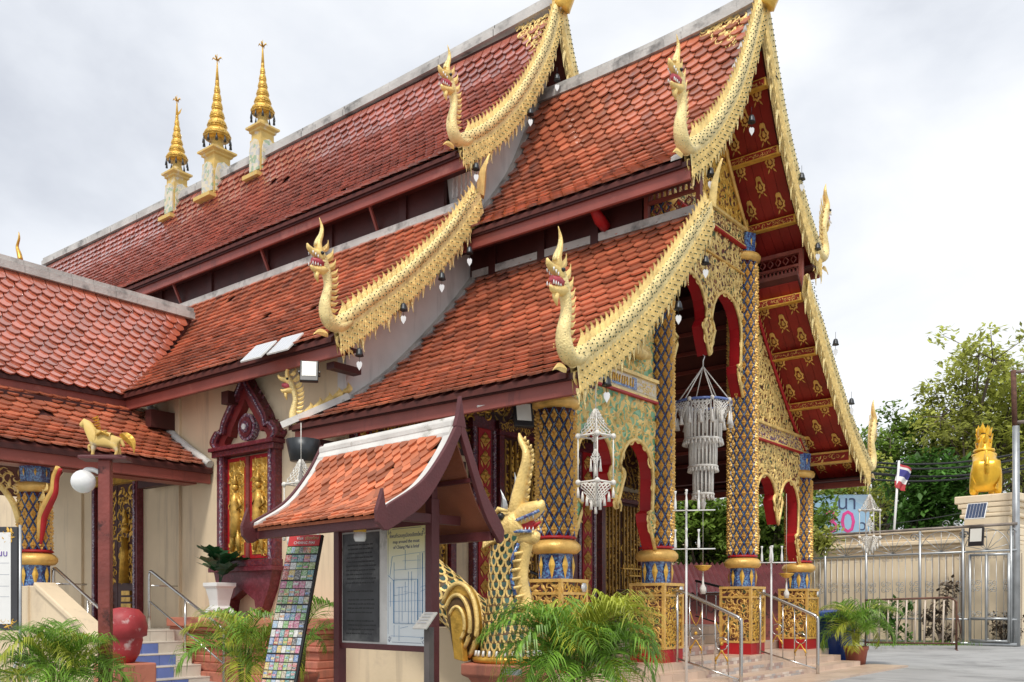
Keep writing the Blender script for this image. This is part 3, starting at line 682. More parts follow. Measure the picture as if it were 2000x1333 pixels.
def naga(P, s, x, sg, label, start=.0, tail=False, slim=1, detail=True):
    """bargeboard serpent on the gable plane x, following profile P on side sg"""
    o = bpy.data.objects.new('serpent_bargeboard', None); COL.objects.link(o); o.parent = T; o.empty_display_size = .1; o['label'] = label
    L_ = s[-1]; pts = []; rs = []
    n = 40
    for i in range(n+1):
        q = start+(L_-.05-start)*i/n; d, z, td, tz = at_s(P, s, q); nd, nz = -tz, td
        pts.append((x, sg*(d+nd*.12), z+nz*.12)); k = i/n
        rs.append((.078+.026*k)*(min(1, .35+3*k) if tail else 1))
    b = MB(); b.tube(pts, rs, 12, sx=.9); b.build('body', G['gold_pale'], o)
    if tail and detail:
        d, z, td, tz = at_s(P, s, start)
        link('tail_flame', flame_mesh(.75, .3, .16, .3).mesh('tail_flame', G['gold_plain']), o, mat4((0, -sg*-1, 0), (0, sg*-.35, .94), (1, 0, 0) if sg > 0 else (-1, 0, 0), (x, sg*d, z)))
    ba = MB(); v = []
    for i in range(n+1):
        q = start+(L_-.08-start)*i/n; d, z, td, tz = at_s(P, s, q); nd, nz = -tz, td
        v += [(x-.05, sg*(d+nd*.1), z+nz*.1), (x+.05, sg*(d+nd*.1), z+nz*.1), (x-.05, sg*(d-nd*.04), z-nz*.04-.27), (x+.05, sg*(d-nd*.04), z-nz*.04-.27)]
    f = []
    for k in range(n):
        i, j = k*4, k*4+4; f += [(i, i+1, j+1, j), (i+2, j+2, j+3, i+3), (i, j, j+2, i+2), (i+1, i+3, j+3, j+1)]
    ba.add(v, f); ba.build('apron', G['gold_pale'], o)
    lf = MB(); q = start+.1; row = 0
    while q < L_-.05:
        d, z, td, tz = at_s(P, s, q); nd, nz = -tz, td
        for k in range(4):
            dz = -.02-.075*k-(.037 if row % 2 else 0); xx_ = x+.05
            lf.inst(LEAF, mat4((0, 1, 0), (0, 0, -1), (1, 0, 0), (xx_, sg*(d-nd*.02), z-nz*.02+dz)) @ MX.Diagonal((-.13, .13, .17, 1)))
            if sg < 0 and k % 2 == row % 2: lf.inst(STUD, mat4((0, 1, 0), (0, 0, 1), (1, 0, 0), (xx_+.024, sg*(d-nd*.02), z-nz*.02+dz)), 1)
        q += .062; row += 1
    for i_, f_ in enumerate(lf.f): pass
    lf.build('apron_scales', [G['gold_plain'], G['stud']], o, kind='stuff')
    st = MB(); q = start+.2; row = 0
    while q < L_-.1:
        d, z, td, tz = at_s(P, s, q); nd, nz = -tz, td; rr = .078+.026*q/L_
        for a in ((.2, .8, 1.4, 2.0, 2.6) if row % 2 else (.5, 1.1, 1.7, 2.3, 2.9)):
            for a_ in (a, -a):
                nn = V((math.cos(a_), sg*nd*math.sin(a_), nz*math.sin(a_))).normalized(); p_ = V((x, sg*(d+nd*.12), z+nz*.12))+nn*rr*.9
                u_, v_, w_ = frame(nn); st.inst(STUD, mat4(u_, v_, w_, p_))
        q += .085; row += 1
    st.build('glass_studs', G['stud'], o, kind='stuff')
    q = start+.18
    if detail:
        while q < L_-.25:
            d, z, td, tz = at_s(P, s, q); n2 = V((0, sg*-tz, td)); y = (n2*.75+V((0, 0, .75))).normalized(); zz = V((1, 0, 0)); xx = y.cross(zz)
            k = .82+.25*(q/L_)
            link('crest_flame', CREST, o, mat4(xx, y, zz, V((x, sg*d, z))+n2*.15) @ MX.Diagonal((k*(1 if sg < 0 else -1) if 0 else k, k, k, 1))); q += .135
    q = start+.15; i = 0
    while q < L_-.02:
        d, z, td, tz = at_s(P, s, q); nd, nz = -tz, td
        y = V((0, sg*-.06, -1)).normalized(); zz = V((1, 0, 0)); xx = y.cross(zz)
        kk = R(.8, 1.1)
        link('fringe_flame', FRINGE[0 if i % 3 == 0 else 1], o, mat4(xx, y, zz, (x+(.03 if i % 2 else 0), sg*(d-nd*.03), z-nz*.03-.21)) @ MX.Scale(kk*.8, 4)); q += .115 if detail else .14; i += 1
    d, z, td, tz = at_s(P, s, L_-.02); nd, nz = -tz, td
    A = mat4((0, sg, 0), (0, 0, 1), (1 if sg > 0 else -1, 0, 0), (x, sg*(d+nd*.1), z+nz*.1+.02)) @ MX.Diagonal((.93, .85, .95, 1))
    for nm, me in NH: link(nm, me, o, A)
    return o
naga(PUc, PUs, XG+.1, -1, 'gilded serpent edging the upper front porch gable, head rearing at its left eave')
naga(PLc, PLs, XG+.1, -1, 'gilded serpent edging the lower front porch roof, lowest head on the left', .15, True)
naga(MUc, MUs, XM+.1, -1, 'gilded serpent edging the highest roof of the hall')
naga(MLc, MLs, XM+.1, -1, 'gilded serpent edging the hall roof above the white end wall', .15, True)
naga(PUc, PUs, XG+.1, 1, 'gilded serpent on the right upper slope of the front gable', detail=False)
naga(PLc, PLs, XG+.1, 1, 'gilded serpent on the right lower slope of the front gable', .15, True, detail=False)
naga(MUc, MUs, XM+.1, 1, 'gilded serpent on the far slope of the highest roof', detail=False)
# apex finials: thin gilded birds' necks rising out of frame
for x, z in ((XG+.12, 11.35), (XM+.12, 13.0)):
    K = catmull([(0, 0, .2), (.18, .35, .17), (.1, .8, .12), (.25, 1.3, .06), (.2, 1.8, .01)], 5)
    MB().tube([(x+a, 0, z+b) for a, b, r in K], [r for a, b, r in K], 8, up=(0, 1, 0)).build('apex_finial', G['gold'], T)
# carved gilt infill below the ridge at each gable end
for x, P, z0 in ((XG-.18, PUc, 11.3), (XM-.14, MUc, 12.95)):
    pl = [(d, z) for d, z in P if d < .42]
    d1, z1 = pl[-1]; sl = V((0, -d1, z1-P[0][1])).normalized(); xx = V((-1, 0, 0)); nn = sl.cross(xx)
    if nn.z < 0: nn = -nn
    A = mat4(V((-1, 0, 0)), sl, V((-1, 0, 0)).cross(sl), V((x, -.02, P[0][1]+.06)))
    ln = math.hypot(d1, z1-P[0][1])
    carve([[(0, .05), (.85, .05), (.5, ln*.45), (0, ln*1.0)]], A, .1, 'gable_scroll', G['gold_plain'], T, size=1.7)
# ================================================================== columns
def flower_mesh(m):
    f = MB(); k = .052
    for i in range(4):
        a = i*math.pi/2
        c, s_ = math.cos(a), math.sin(a); rt = lambda x, y, z: (x*c-y*s_, x*s_+y*c, z)
        f.add([rt(0, 0, .012), rt(k*.85, k*.85, .004), rt(0, k*1.75, .004), rt(-k*.85, k*.85, .004), rt(0, k*.9, .05)], [(0, 1, 4), (1, 2, 4), (2, 3, 4), (3, 0, 4)])
    f.lathe([(.016, .02), (.010, .036)], 6)
    return f
FLM = flower_mesh(0)
FL = FLM.mesh('gilt_flower', G['gold_or'])
PET = MB().add([(0, -.19, .01), (.055, .03, .012), (.03, .12, .012), (0, .19, .01), (-.03, .12, .012), (-.055, .03, .012), (0, .02, .045)], [(0, 1, 6), (1, 2, 6), (2, 3, 6), (3, 4, 6), (4, 5, 6), (5, 0, 6)])
FLOW = []
def column(y, ztop, x=0, r0=.255, base=1.61, pedz=.35, par=None, ped=True, rows0=0, capz=.5, nd=12):
    par = par or T
    o = bpy.data.objects.new('porch_column', None); COL.objects.link(o); o.parent = par; o.empty_display_size = .1
    c = (x, y, 0)
    MB().lathe([(.24, base), (.24, base+.36)], 8, c, sm=False).build('neck', G['blue'], o)
    MB().lathe([(.24, base+.36), (.30, base+.37), (.345, base+.42), (.345, base+.48), (.30, base+.53), (.25, base+.56)], 24, c).build('ring', G['gold_or'], o)
    MB().lathe([(.262, base+.565), (.29, base+.58), (.262, base+.61)], 24, c).build('bead', G['red'], o)
    z0 = base+.56
    MB().lathe([(r0, z0), (r0*.97, ztop)], 28, c).build('shaft', G['purple_dk'], o)
    MB().lathe([(r0, ztop-.02), (r0+.07, ztop+.02), (r0+.085, ztop+.08), (r0+.05, ztop+.13), (r0-.01, ztop+.15)], 24, c).build('capital_ring', G['gold_or'], o)
    MB().lathe([(r0-.01, ztop+.12), (r0+.01, ztop+capz)], 8, c, sm=False).build('capital', G['blue'], o)
    pm = PET.mesh('capital_petal', G['gold'])
    for i in range(8):
        a = 2*math.pi*(i+.5)/8
        for zc, k, mm in ((base+.18, .86, G['gold_or']), (ztop+.12+capz*.5-.03, capz*.85, G['gold'])):
            p = V((x+math.cos(a)*.232, y+math.sin(a)*.232, zc)); nn = V((math.cos(a), math.sin(a), 0))
            link('petal', pm, o, mat4(V((0, 0, 1)).cross(nn), (0, 0, 1), nn, p) @ MX.Scale(k, 4))
    # lattice of blue bands
    H = ztop-z0; ch = .27; st = MB()
    nr = round(H/ch); ch = H/nr
    for sg in (-1, 1):
        for k in range(nd//2*2):
            pts = []
            n = nr*4
            for i in range(n+1):
                z = z0+H*i/n; a = 2*math.pi*(k/nd+sg*(z-z0)/ch/nd); rr = r0+(r0*.97-r0)*i/n+.004
                pts.append((x+math.cos(a)*rr, y+math.sin(a)*rr, z, math.cos(a), math.sin(a)))
            v = []
            for (px, py, pz, ca, sa) in pts:
                w = .013
                v += [(px+sa*w*.8, py-ca*w*.8, pz), (px+ca*.014, py+sa*.014, pz), (px-sa*w*.8, py+ca*w*.8, pz)]
            f = []
            for i in range(n):
                a, b = i*3, i*3+3; f += [(a, a+1, b+1, b), (a+1, a+2, b+2, b+1)]
            st.add(v, f, 0 if k % 2 else 1)
    st.build('lattice_band', [G['blue'], G['blue2']], o, kind='stuff')
    for i in range(2*nr):
        z = z0+ch*.5*i+ch*0.0
        if i == 0: continue
        for k in range(nd):
            a = 2*math.pi*((k+(.5 if i % 2 == 0 else 0)+.0)/nd)+2*math.pi*.5/nd
            a = 2*math.pi*(k+.5+(.5 if i % 2 else 0))/nd
            nn = V((math.cos(a), math.sin(a), 0)); p = V((x, y, z))+nn*(r0+.002)
            vis = nn.dot((CAMP-p).normalized())
            FLOW.append((-vis if vis < .1 else pdist(p)-50, mat4(V((0, 0, 1)).cross(nn), (0, 0, 1), nn, p) @ MX.Diagonal((.54, 1.04, 1, 1)), o))
    if ped:
        h = .295
        MB().b6(x-h, x+h, y-h, y+h, pedz, base).build('pedestal', G['ochre_panel'], o)
        for sx in (-1, 1):
            for sy in (-1, 1): MB().box((x+sx*h, y+sy*h, (pedz+.24+base)/2), (.05, .05, base-pedz-.24)).build('pedestal_corner', G['gold_or'], o)
        for z_0, z_1, e_ in ((base-.03, base+.015, .03), (base-.2, base-.165, .02), (pedz+.22, pedz+.26, .02)): MB().b6(x-h-e_, x+h+e_, y-h-e_, y+h+e_, z_0, z_1).build('pedestal_moulding', G['gold_or'], o)
        MB().b6(x-h-.012, x+h+.012, y-h-.012, y+h+.012, pedz, pedz+.22).build('pedestal_plinth', G['red'], o)
        Af = MX(((1, 0, 0, x), (0, 0, -1, y-h-.001), (0, 1, 0, 0), (0, 0, 0, 1))); Ar = MX(((0, 0, 1, x+h+.001), (1, 0, 0, y), (0, 1, 0, 0), (0, 0, 0, 1)))
        for A, sp in ((Af, .078), (Ar, .062)):
            carve([[(-.26, pedz+.28), (.26, pedz+.28), (.26, base-.2), (-.26, base-.2)], [(-.27, base-.16), (.27, base-.16), (.27, base-.04), (-.27, base-.04)]], A, sp, 'pedestal_scroll', G['gold_or' if sp > .07 else 'gold'], o, size=1.9)
        link('pedestal_mirror', MB().lathe([(.07, 0), (.07, .01)], 6).mesh('mirror', G['tin']), o, MX.Translation((x+.10, y+.16, 0)) @ mat4((0, 1, 0), (0, 0, 1), (1, 0, 0), (h-.06+.02, 0, base-.1)))
    return o
G['blue2'] = spots(mat('pale_blue_glass', (.14, .22, .40), .2, var=.3, scale=10), 45, [(.14, .26, .45), (.06, .10, .28), (.32, .38, .52), (.10, .04, .14)], .75)
column(-4.4, 3.98); column(-1.62, 7.75); column(1.62, 7.75); column(4.4, 3.98)
# ================================================================== façade boards with double arches
def arch_board(y0, y1, ztop, zarch, zpend, zleg, par, ground, gold, x=0, t=.11, spring=None, cy=None, sp=.1, zshoul=None):
    """board between columns with two round arches, a central pendant and side legs"""
    cy = (y0+y1)/2; hw = (y1-y0)/2; leg = .10
    def half(sg):
        P = []
        pin, pout = .07, hw-leg
        c = (pin+pout)/2+.02; rr = (pout-pin)/2; zs = zarch-rr*1.15
        P.append((cy, zpend)); P.append((cy+sg*.05, zpend+.1)); P.append((cy+sg*.15, zpend+.32)); P.append((cy+sg*.21, zpend+.47)); P.append((cy+sg*.15, zpend+.56))
        P.append((cy+sg*.10, zpend+.62))
        K = []
        for i in range(13):
            a = math.pi*(1-i/12); K.append((cy+sg*(c+math.cos(a)*rr), zs+.05+math.sin(a)*rr*1.1))
        P += K
        zz = K[-1][1]
        P.append((cy+sg*(pout), zz-(zz-zleg)*.45)); P.append((cy+sg*(pout-.13), zz-(zz-zleg)*.5)); P.append((cy+sg*(pout-.11), zz-(zz-zleg)*.62)); P.append((cy+sg*(hw-.01), zleg))
        return P
    hl, hr = half(-1), half(1)
    low = hl[::-1]+hr[1:]
    poly = [(y0, ztop)]+low+[(y1, ztop)]
    if poly[1][0] > y0: pass
    o = MB().prism(poly, A_yz(x-t), 2*t, 0, 1).build('arch_board', [ground, G['red']], par)
    # gold border following the opening
    b = MB(); b.tube([(x+t+.012, p[0], p[1]) for p in low], .032, 6); b.build('arch_border', gold, o)
    carve([poly], A_yz(x+t), sp, 'arch_scroll', gold, o, size=1.75)
    return o
arch_board(-4.17, -1.87, 4.46, 3.80, 2.75, 2.15, T, G['green_panel'], G['gold_plain'], sp=.125)
arch_board(1.87, 4.17, 4.46, 3.82, 2.90, 2.15, T, G['ochre_panel'], G['gold_plain'])
arch_board(-1.38, 1.38, 7.45, 6.90, 5.66, 5.15, T, G['ochre_panel'], G['gold_plain'])
# lintels
def lintel(y0, y1, z0, z1, m, sc=True):
    o = MB().b6(-.12, .14, y0, y1, z0+.05, z1-.04).build('lintel', m, T)
    MB().b6(-.14, .19, y0, y1, z1-.05, z1).build('lintel_moulding', G['gold_plain'], o); MB().b6(-.14, .17, y0, y1, z0+.03, z0+.065).build('lintel_moulding', G['gold_plain'], o)
    MB().b6(-.14, .18, y0, y1, z0, z0+.032).build('lintel_edge', G['red'], o)
    if sc: carve([[(y0+.05, z0+.09), (y1-.05, z0+.09), (y1-.05, z1-.07), (y0+.05, z1-.07)]], A_yz(.14), .07, 'lintel_scroll', G['gold_plain'], o, size=1.3)
    return o
lsign = lintel(-4.17, -1.87, 4.46, 4.83, G['cream_sign'] if 'cream_sign' in G else G['gold_plain'], False)
lintel(1.87, 4.66, 4.46, 4.83, G['violet'])
lintel(-1.40, 1.40, 7.92, 8.30, G['ochre_panel'])
MB().b6(.05, .15, -1.38, 1.38, 7.44, 7.47).build('panel_rail', G['gold_or'], T)
# upper panels
MB().b6(-.1, .1, -1.38, 1.38, 7.46, 7.93).build('frieze', G['ochre_panel'], T)
carve([[(-1.36, 7.5), (1.36, 7.5), (1.36, 7.9), (-1.36, 7.9)]], A_yz(.1), .1, 'frieze_scroll', G['gold_plain'], T, size=1.7)
gp = [(-1.95, 8.28), (1.95, 8.28)]+[(d-.06, z-.2) for d, z in reversed(PUc) if .1 < d < 1.9]+[(0, 11.0)]+[(-d+.06, z-.2) for d, z in PUc if .1 < d < 1.9]
MB().prism(gp, A_yz(-.1), .18).build('gable_panel', G['ochre_panel'], T)
carve([gp], A_yz(.08), .12, 'gable_relief', G['gold'], T, size=1.8)
for sg in (-1, 1):
    MB().tube([(.12, sg*(d-.14), z-.26) for d, z in PUc if d < 2.0], .04, 6).build('gable_edge', G['gold_or'], T)
    hp = [(sg*1.87, 4.83), (sg*4.72, 4.83 if sg > 0 else 4.83)]+[(sg*(d-.02), z-.2) for d, z in reversed(PLc) if 1.87 < d < 4.55]
    hp[1] = (sg*4.5, 4.80)
    hp.append((sg*1.87, 7.25))
    gr = G['green_panel'] if sg < 0 else G['ochre_panel']
    MB().prism(hp, A_yz(-.09), .17).build('gable_panel', gr, T)
    carve([hp], A_yz(.08), .11, 'gable_relief', G['gold_plain'], T, size=1.75)
    pe = [(.13, sg*(d-.06), z-.27) for d, z in PLc if 1.9 < d < 4.7]
    MB().tube(pe, .035, 6).build('gable_edge', G['red'], T)
    fe = flame_mesh(.26, .13, .05, .3).mesh('edge_flame', G['gold_or'])
    for p, q in zip(pe[::1], pe[1:]):
        t = (V(q)-V(p)).normalized(); up = V((0, sg*-t.z*sg, t.y*sg)); up = V((0, t.z, -t.y)) if sg < 0 else V((0, -t.z, t.y))
        if up.z < 0: up = -up
        y = (up*.6+V((0, 0, .7))).normalized(); link('edge_flame', fe, T, mat4(y.cross(V((1, 0, 0))), y, (1, 0, 0), p) @ MX.Scale(.7, 4))
# small seated figure on the left gable panel
fg = MB(); fg.ball((.2, -2.55, 5.62), .10, 8); fg.tube([(.17, -2.55, 5.15), (.2, -2.55, 5.35), (.2, -2.55, 5.52)], [.16, .13, .07], 8); fg.tube([(.22, -2.85, 5.15), (.26, -2.55, 5.10), (.22, -2.25, 5.15)], [.06, .1, .06], 8); fg.lathe([(.08, 0), (.05, .1), (.01, .22)], 8, (.2, -2.55, 5.68))
fg.build('relief_figure', G['gold_plain'], T)
# flowers of the columns
FLOW.sort(key=lambda t: t[0])
rest = {}
for i, (d, A, o) in enumerate(FLOW):
    if i < 300: link('gilt_flower', FL, o, A)
    else: rest.setdefault(o.name, (o, MB()))[1].inst(FLM, A)
for o, mb in rest.values(): mb.build('flower_field', G['gold_or'], o, kind='stuff')
# ================================================================== front wall: pilasters, door, panels
def pilaster(y0, y1, z0, z1, x, ax='x'):
    """red glass-mosaic pilaster with a column of lotus diamonds"""
    def bx(a0, a1, t, m, n, zz0=z0, zz1=z1):
        if ax == 'x': MB().b6(x-.02, x+t, a0, a1, zz0, zz1).build(n, m, T)
        else: MB().b6(a0, a1, x-t, x+.02, zz0, zz1).build(n, m, T)
    bx(y0, y1, .10, G['maroon'], 'pilaster'); w = y1-y0
    bx(y0+.01, y0+.09*w+.02, .125, G['violet'], 'pilaster_strip'); bx(y1-.09*w-.02, y1-.01, .125, G['violet'], 'pilaster_strip')
    bx(y0+w*.24, y1-w*.24, .115, G['red'], 'pilaster_field')
    bx(y0-.05, y1+.05, .15, G['maroon'], 'pilaster_base', z0, z0+.25); bx(y0-.05, y1+.05, .15, G['maroon'], 'pilaster_cap', z1-.2, z1)
    k = (y1-y0)*.32; z = z0+.45; fm = FLM.mesh('pilaster_flower', G['gold_or']); pm = PET.mesh('pilaster_leaf', G['gold_or'])
    while z < z1-.3:
        c = (y0+y1)/2
        for dy, dz, kk, mm in ((0, 0, k/.11, fm), (-k*.42, -.12, .55, pm), (k*.42, -.12, .55, pm)):
            rot = MX.Rotation(0 if mm is fm else (.5 if dy > 0 else -.5)*(-1), 4, 'Z')
            if ax == 'x': A = mat4((0, 1, 0), (0, 0, 1), (1, 0, 0), (x+.117, c+dy, z+dz))
            else: A = mat4((1, 0, 0), (0, 0, 1), (0, -1, 0), (c+dy, x-.117, z+dz))
            link('pilaster_flower', mm, T, A @ rot @ MX.Scale(kk*.8, 4))
        z += .34
FX = -3.70
pilaster(-2.03, -1.37, .84, 4.75, FX); pilaster(1.37, 2.03, .84, 4.75, FX); pilaster(-4.9, -4.5, .84, 4.4, FX); pilaster(4.35, 4.75, .84, 4.4, FX)
up_ = [(-4.45, 4.0), (4.45, 4.0)]+[(d, z-.22) for d, z in reversed(PLc) if 2.0 < d < 4.4]+[(1.9, 7.6), (-1.9, 7.6)]+[(-d, z-.22) for d, z in PLc if 2.0 < d < 4.4]
MB().prism(up_, A_yz(FX+.002), .03).build('lacquer_panel', G['frontwall'], T)
carve([up_], A_yz(FX+.034), .2, 'wall_relief', G['gold_dim'], T, size=1.25)
def temple_door(c, w, zt, par):
    o = bpy.data.objects.new('temple_door', None); COL.objects.link(o); o.parent = par
    for s_ in (-1, 1):
        a, b = sorted((c+s_*w/2, c+s_*(w/2+.14))); MB().b6(FX, FX+.14, a, b, .84, zt).build('jamb', G['maroon'], o)
        a, b = sorted((c+s_*.015, c+s_*w/2)); MB().b6(FX+.01, FX+.06, a, b, .84, zt).build('leaf', G['wood_dk'], o)
        a, b = sorted((c+s_*.10, c+s_*(w/2-.08))); carve([[(a, 1.0), (b, 1.0), (b, zt-.1), (a, zt-.1)]], A_yz(FX+.06), .1, 'leaf_relief', G['gold_deep'], o, size=1.6)
        n = max(2, int((b-a)/.14))
        for k in range(n+1): y = a+(b-a)*k/n; MB().b6(FX+.06, FX+.10, y-.022, y+.022, .95, zt-.05).build('gilt_rod', G['gold_dim'], o)
    MB().b6(FX, FX+.2, c-w/2-.22, c+w/2+.22, zt, zt+.09).build('lintel', G['maroon'], o); MB().b6(FX, FX+.24, c-w/2-.28, c+w/2+.28, zt+.09, zt+.24).build('cornice', G['wood_dk'], o)
    carve([[(c-w/2-.25, zt+.10), (c+w/2+.25, zt+.10), (c+w/2+.25, zt+.23), (c-w/2-.25, zt+.23)]], A_yz(FX+.24), .065, 'cornice_relief', G['gold_deep'], o, size=1.3)
temple_door(0, 2.3, 4.5, T); temple_door(3.12, 1.5, 3.6, T); temple_door(-3.3, 1.3, 3.6, T)
# eaves frieze along the porch side, and outer pilaster by the vestibule wall
MB().b6(-4.0, -.3, -4.5, -4.3, 4.12, 4.42).build('side_beam', G['wood_dk'], T)
carve([[(-4.0, 4.0), (-.3, 4.0), (-.3, 4.4), (-4.0, 4.4)]], MX(((1, 0, 0, 0), (0, 0, -1, -4.52), (0, 1, 0, 0), (0, 0, 0, 1))), .1, 'side_frieze', G['gold_deep'], T, size=1.6)
MB().b6(-3.7, -.3, 4.3, 4.5, 4.05, 4.42).build('side_beam', G['wood_dk'], T)
# ================================================================== window of the side wall
def gable_outline(w, h):
    P = catmull([(-w*.56, 0), (-w*.62, h*.10), (-w*.52, h*.24), (-w*.44, h*.22), (-w*.40, h*.36), (-w*.28, h*.55), (-w*.21, h*.66), (-w*.12, h*.78), (-w*.04, h*.93), (0, h)], 4)
    return P+[(-x, y) for x, y in reversed(P[:-1])]
def window(xc, z0, z1, w, y):
    A = MX(((1, 0, 0, xc), (0, 0, -1, y), (0, 1, 0, 0), (0, 0, 0, 1)))
    o = bpy.data.objects.new('shuttered_window', None); COL.objects.link(o); o.parent = T; o['label'] = 'gilded shutter window with a pointed mosaic crown on the cream side wall'
    fr = MB(); fw_ = .2
    bb = lambda m, x0, x1, a, b, t0, t1: m.b6(xc+x0, xc+x1, y-t1, y-t0, a, b)
    for s_ in (-1, 1):
        m = MB(); bb(m, min(s_*(w/2-.02), s_*(w/2+.2)), max(s_*(w/2-.02), s_*(w/2+.2)), z0, z1, 0, .14); m.build('jamb', G['maroon'], o)
        m = MB(); bb(m, min(s_*(w/2+.03), s_*(w/2+.09)), max(s_*(w/2+.03), s_*(w/2+.09)), z0, z1, .1, .165); m.build('jamb_strip', G['violet'], o)
        m = MB(); bb(m, min(s_*.04, s_*(w/2-.03)), max(s_*.04, s_*(w/2-.03)), z0+.03, z1-.03, .02, .07); m.build('shutter', G['red'], o)
        px0, px1 = sorted((s_*.12, s_*(w/2-.10)))
        m = MB(); bb(m, px0, px1, z0+.1, z1-.1, .05, .078); m.build('shutter_panel', G['gold_deep'], o)
        # gilt guardian figure on each leaf
        cx = (px0+px1)/2; f = MB(); hgt = z1-z0-.25; zb = z0+.14
        wy = y-.085
        f.tube([(xc+cx, wy, zb+hgt*.18), (xc+cx-.03*s_, wy-.02, zb+hgt*.40), (xc+cx+.02*s_, wy-.03, zb+hgt*.55), (xc+cx, wy-.02, zb+hgt*.66)], [.12, .09, .075, .05], 8)
        f.ball((xc+cx, wy-.03, zb+hgt*.72), .06, 8); f.lathe([(.055, 0), (.03, .09), (.005, .2)], 8, (xc+cx, wy-.03, zb+hgt*.755))
        for q in (-1, 1):
            f.tube([(xc+cx+q*.06, wy-.03, zb+hgt*.62), (xc+cx+q*.15, wy-.02, zb+hgt*.52), (xc+cx+q*.06, wy-.05, zb+hgt*.46)], [.03, .028, .02], 6)
            f.tube([(xc+cx+q*.05, wy-.02, zb+hgt*.25), (xc+cx+q*.09, wy-.02, zb+hgt*.12), (xc+cx+q*.11, wy-.02, zb+hgt*.02)], [.06, .05, .035], 6)
        f.build('guardian_relief', G['gold_win'], o)
        carve([[(px0+.03, z0+.12), (px1-.03, z0+.12), (px1-.03, z1-.12), (px0+.03, z1-.12)]], MX(((1, 0, 0, xc), (0, 0, -1, y-.078), (0, 1, 0, 0), (0, 0, 0, 1))), .085, 'shutter_scroll', G['gold_win'], o, size=1.7)
    m = MB(); bb(m, -.045, .045, z0+.03, z1-.03, .05, .10); m.build('shutter_batten', G['wood_post'], o)
    for zc, ww, hh, t in ((z1, .40, .10, .22), (z1+.10, .48, .07, .27), (z0-.12, .36, .12, .24), (z0-.2, .44, .08, .28)):
        m = MB(); bb(m, -w/2-ww*.5-.05, w/2+ww*.5+.05, zc, zc+hh, 0, t); m.build('cornice', G['maroon'] if hh > .09 else G['wine'], o, bev=.01)
    # bracket below the sill
    bp = [(-w/2-.2, z0-.2), (w/2+.2, z0-.2), (w/2+.1, z0-.5), (w/2-.12, z0-.9), (w/2-.25, z0-.95), (w/2-.3, z0-.7), (0, z0-.52), (-w/2+.3, z0-.7), (-w/2+.25, z0-.95), (-w/2+.12, z0-.9), (-w/2-.1, z0-.5)]
    MB().prism(bp, A, .2).build('sill_bracket', G['wine'], o)
    # pointed crown: outer band, red inner band, rosette
    g = gable_outline(w+.30, 1.28); zc = z1+.17
    inner = [(x*.66, z_*.74) for x, z_ in gable_outline(w+.30, 1.28)]
    ring = MB(); n = len(g)
    for k, (a, b, t0, t1, mi) in enumerate(((1.0, .80, 0, .2, 0), (.82, .62, 0, .14, 1))):
        q1 = [(x*a, z_*a) for x, z_ in g]; q2 = [(x*b, z_*b) for x, z_ in g]
        v = []
        for (x1_, zz1), (x2_, zz2) in zip(q1, q2):
            v += [(xc+x1_, y-t0, zc+zz1), (xc+x1_, y-t1, zc+zz1), (xc+x2_, y-t1, zc+zz2), (xc+x2_, y-t0, zc+zz2)]
        f = []
        for i in range(n-1):
            i4, j4 = i*4, i*4+4
            for q in range(4): f.append((i4+q, j4+q, j4+(q+1) % 4, i4+(q+1) % 4))
        f += [(0, 1, 2, 3), ((n-1)*4+3, (n-1)*4+2, (n-1)*4+1, (n-1)*4)]
        ring.add(v, f, mi)
    ring.build('crown_arch', [G['maroon'], G['red_dk']], o)
    bead = MB(); bead.tube([(xc+x*.9, y-.205, zc+z_*.9) for x, z_ in g], .022, 6); bead.build('crown_bead', G['violet'], o)
    ro = MB()
    for r_, t, mi in ((.24, .12, 0), (.18, .14, 1), (.10, .16, 0), (.05, .18, 2)):
        ro.inst(MB().lathe([(r_, 0), (r_, t)], 24, sm=False), mat4((1, 0, 0), (0, 0, 1), (0, -1, 0), (xc, y, zc+.30)), mi)
    ro.build('rosette', [G['violet'], G['wine'], G['wht']], o)
    fe = flame_mesh(.2, .12, .06, .3).mesh('crown_flame', G['wine'])
    for i in range(3, n-3, 3):
        x_, z_ = g[i]; d = V((x_, 0, z_*.5+.1)).normalized()
        link('crown_flame', fe, o, mat4(d.cross(V((0, -1, 0))), d, (0, -1, 0), (xc+x_*.98, y-.1, zc+z_*.98)) @ MX.Scale(.6, 4))
G['wine'] = spots(mat('wine_red_lacquer', (.13, .014, .022), .38, var=.25, scale=6), 28, [(.14, .015, .024), (.09, .01, .02), (.19, .04, .06)], .5)
G['red_dk'] = mat('dark_red_paint', (.17, .012, .012), .5, var=.2, scale=4)
G['gold_win'] = mat('aged_gold_relief', (.60, .36, .075), .36, .4, var=.35, scale=9, bump=.3, bsc=40)
window(-6.20, 2.06, 3.92, 1.30, -4.95)
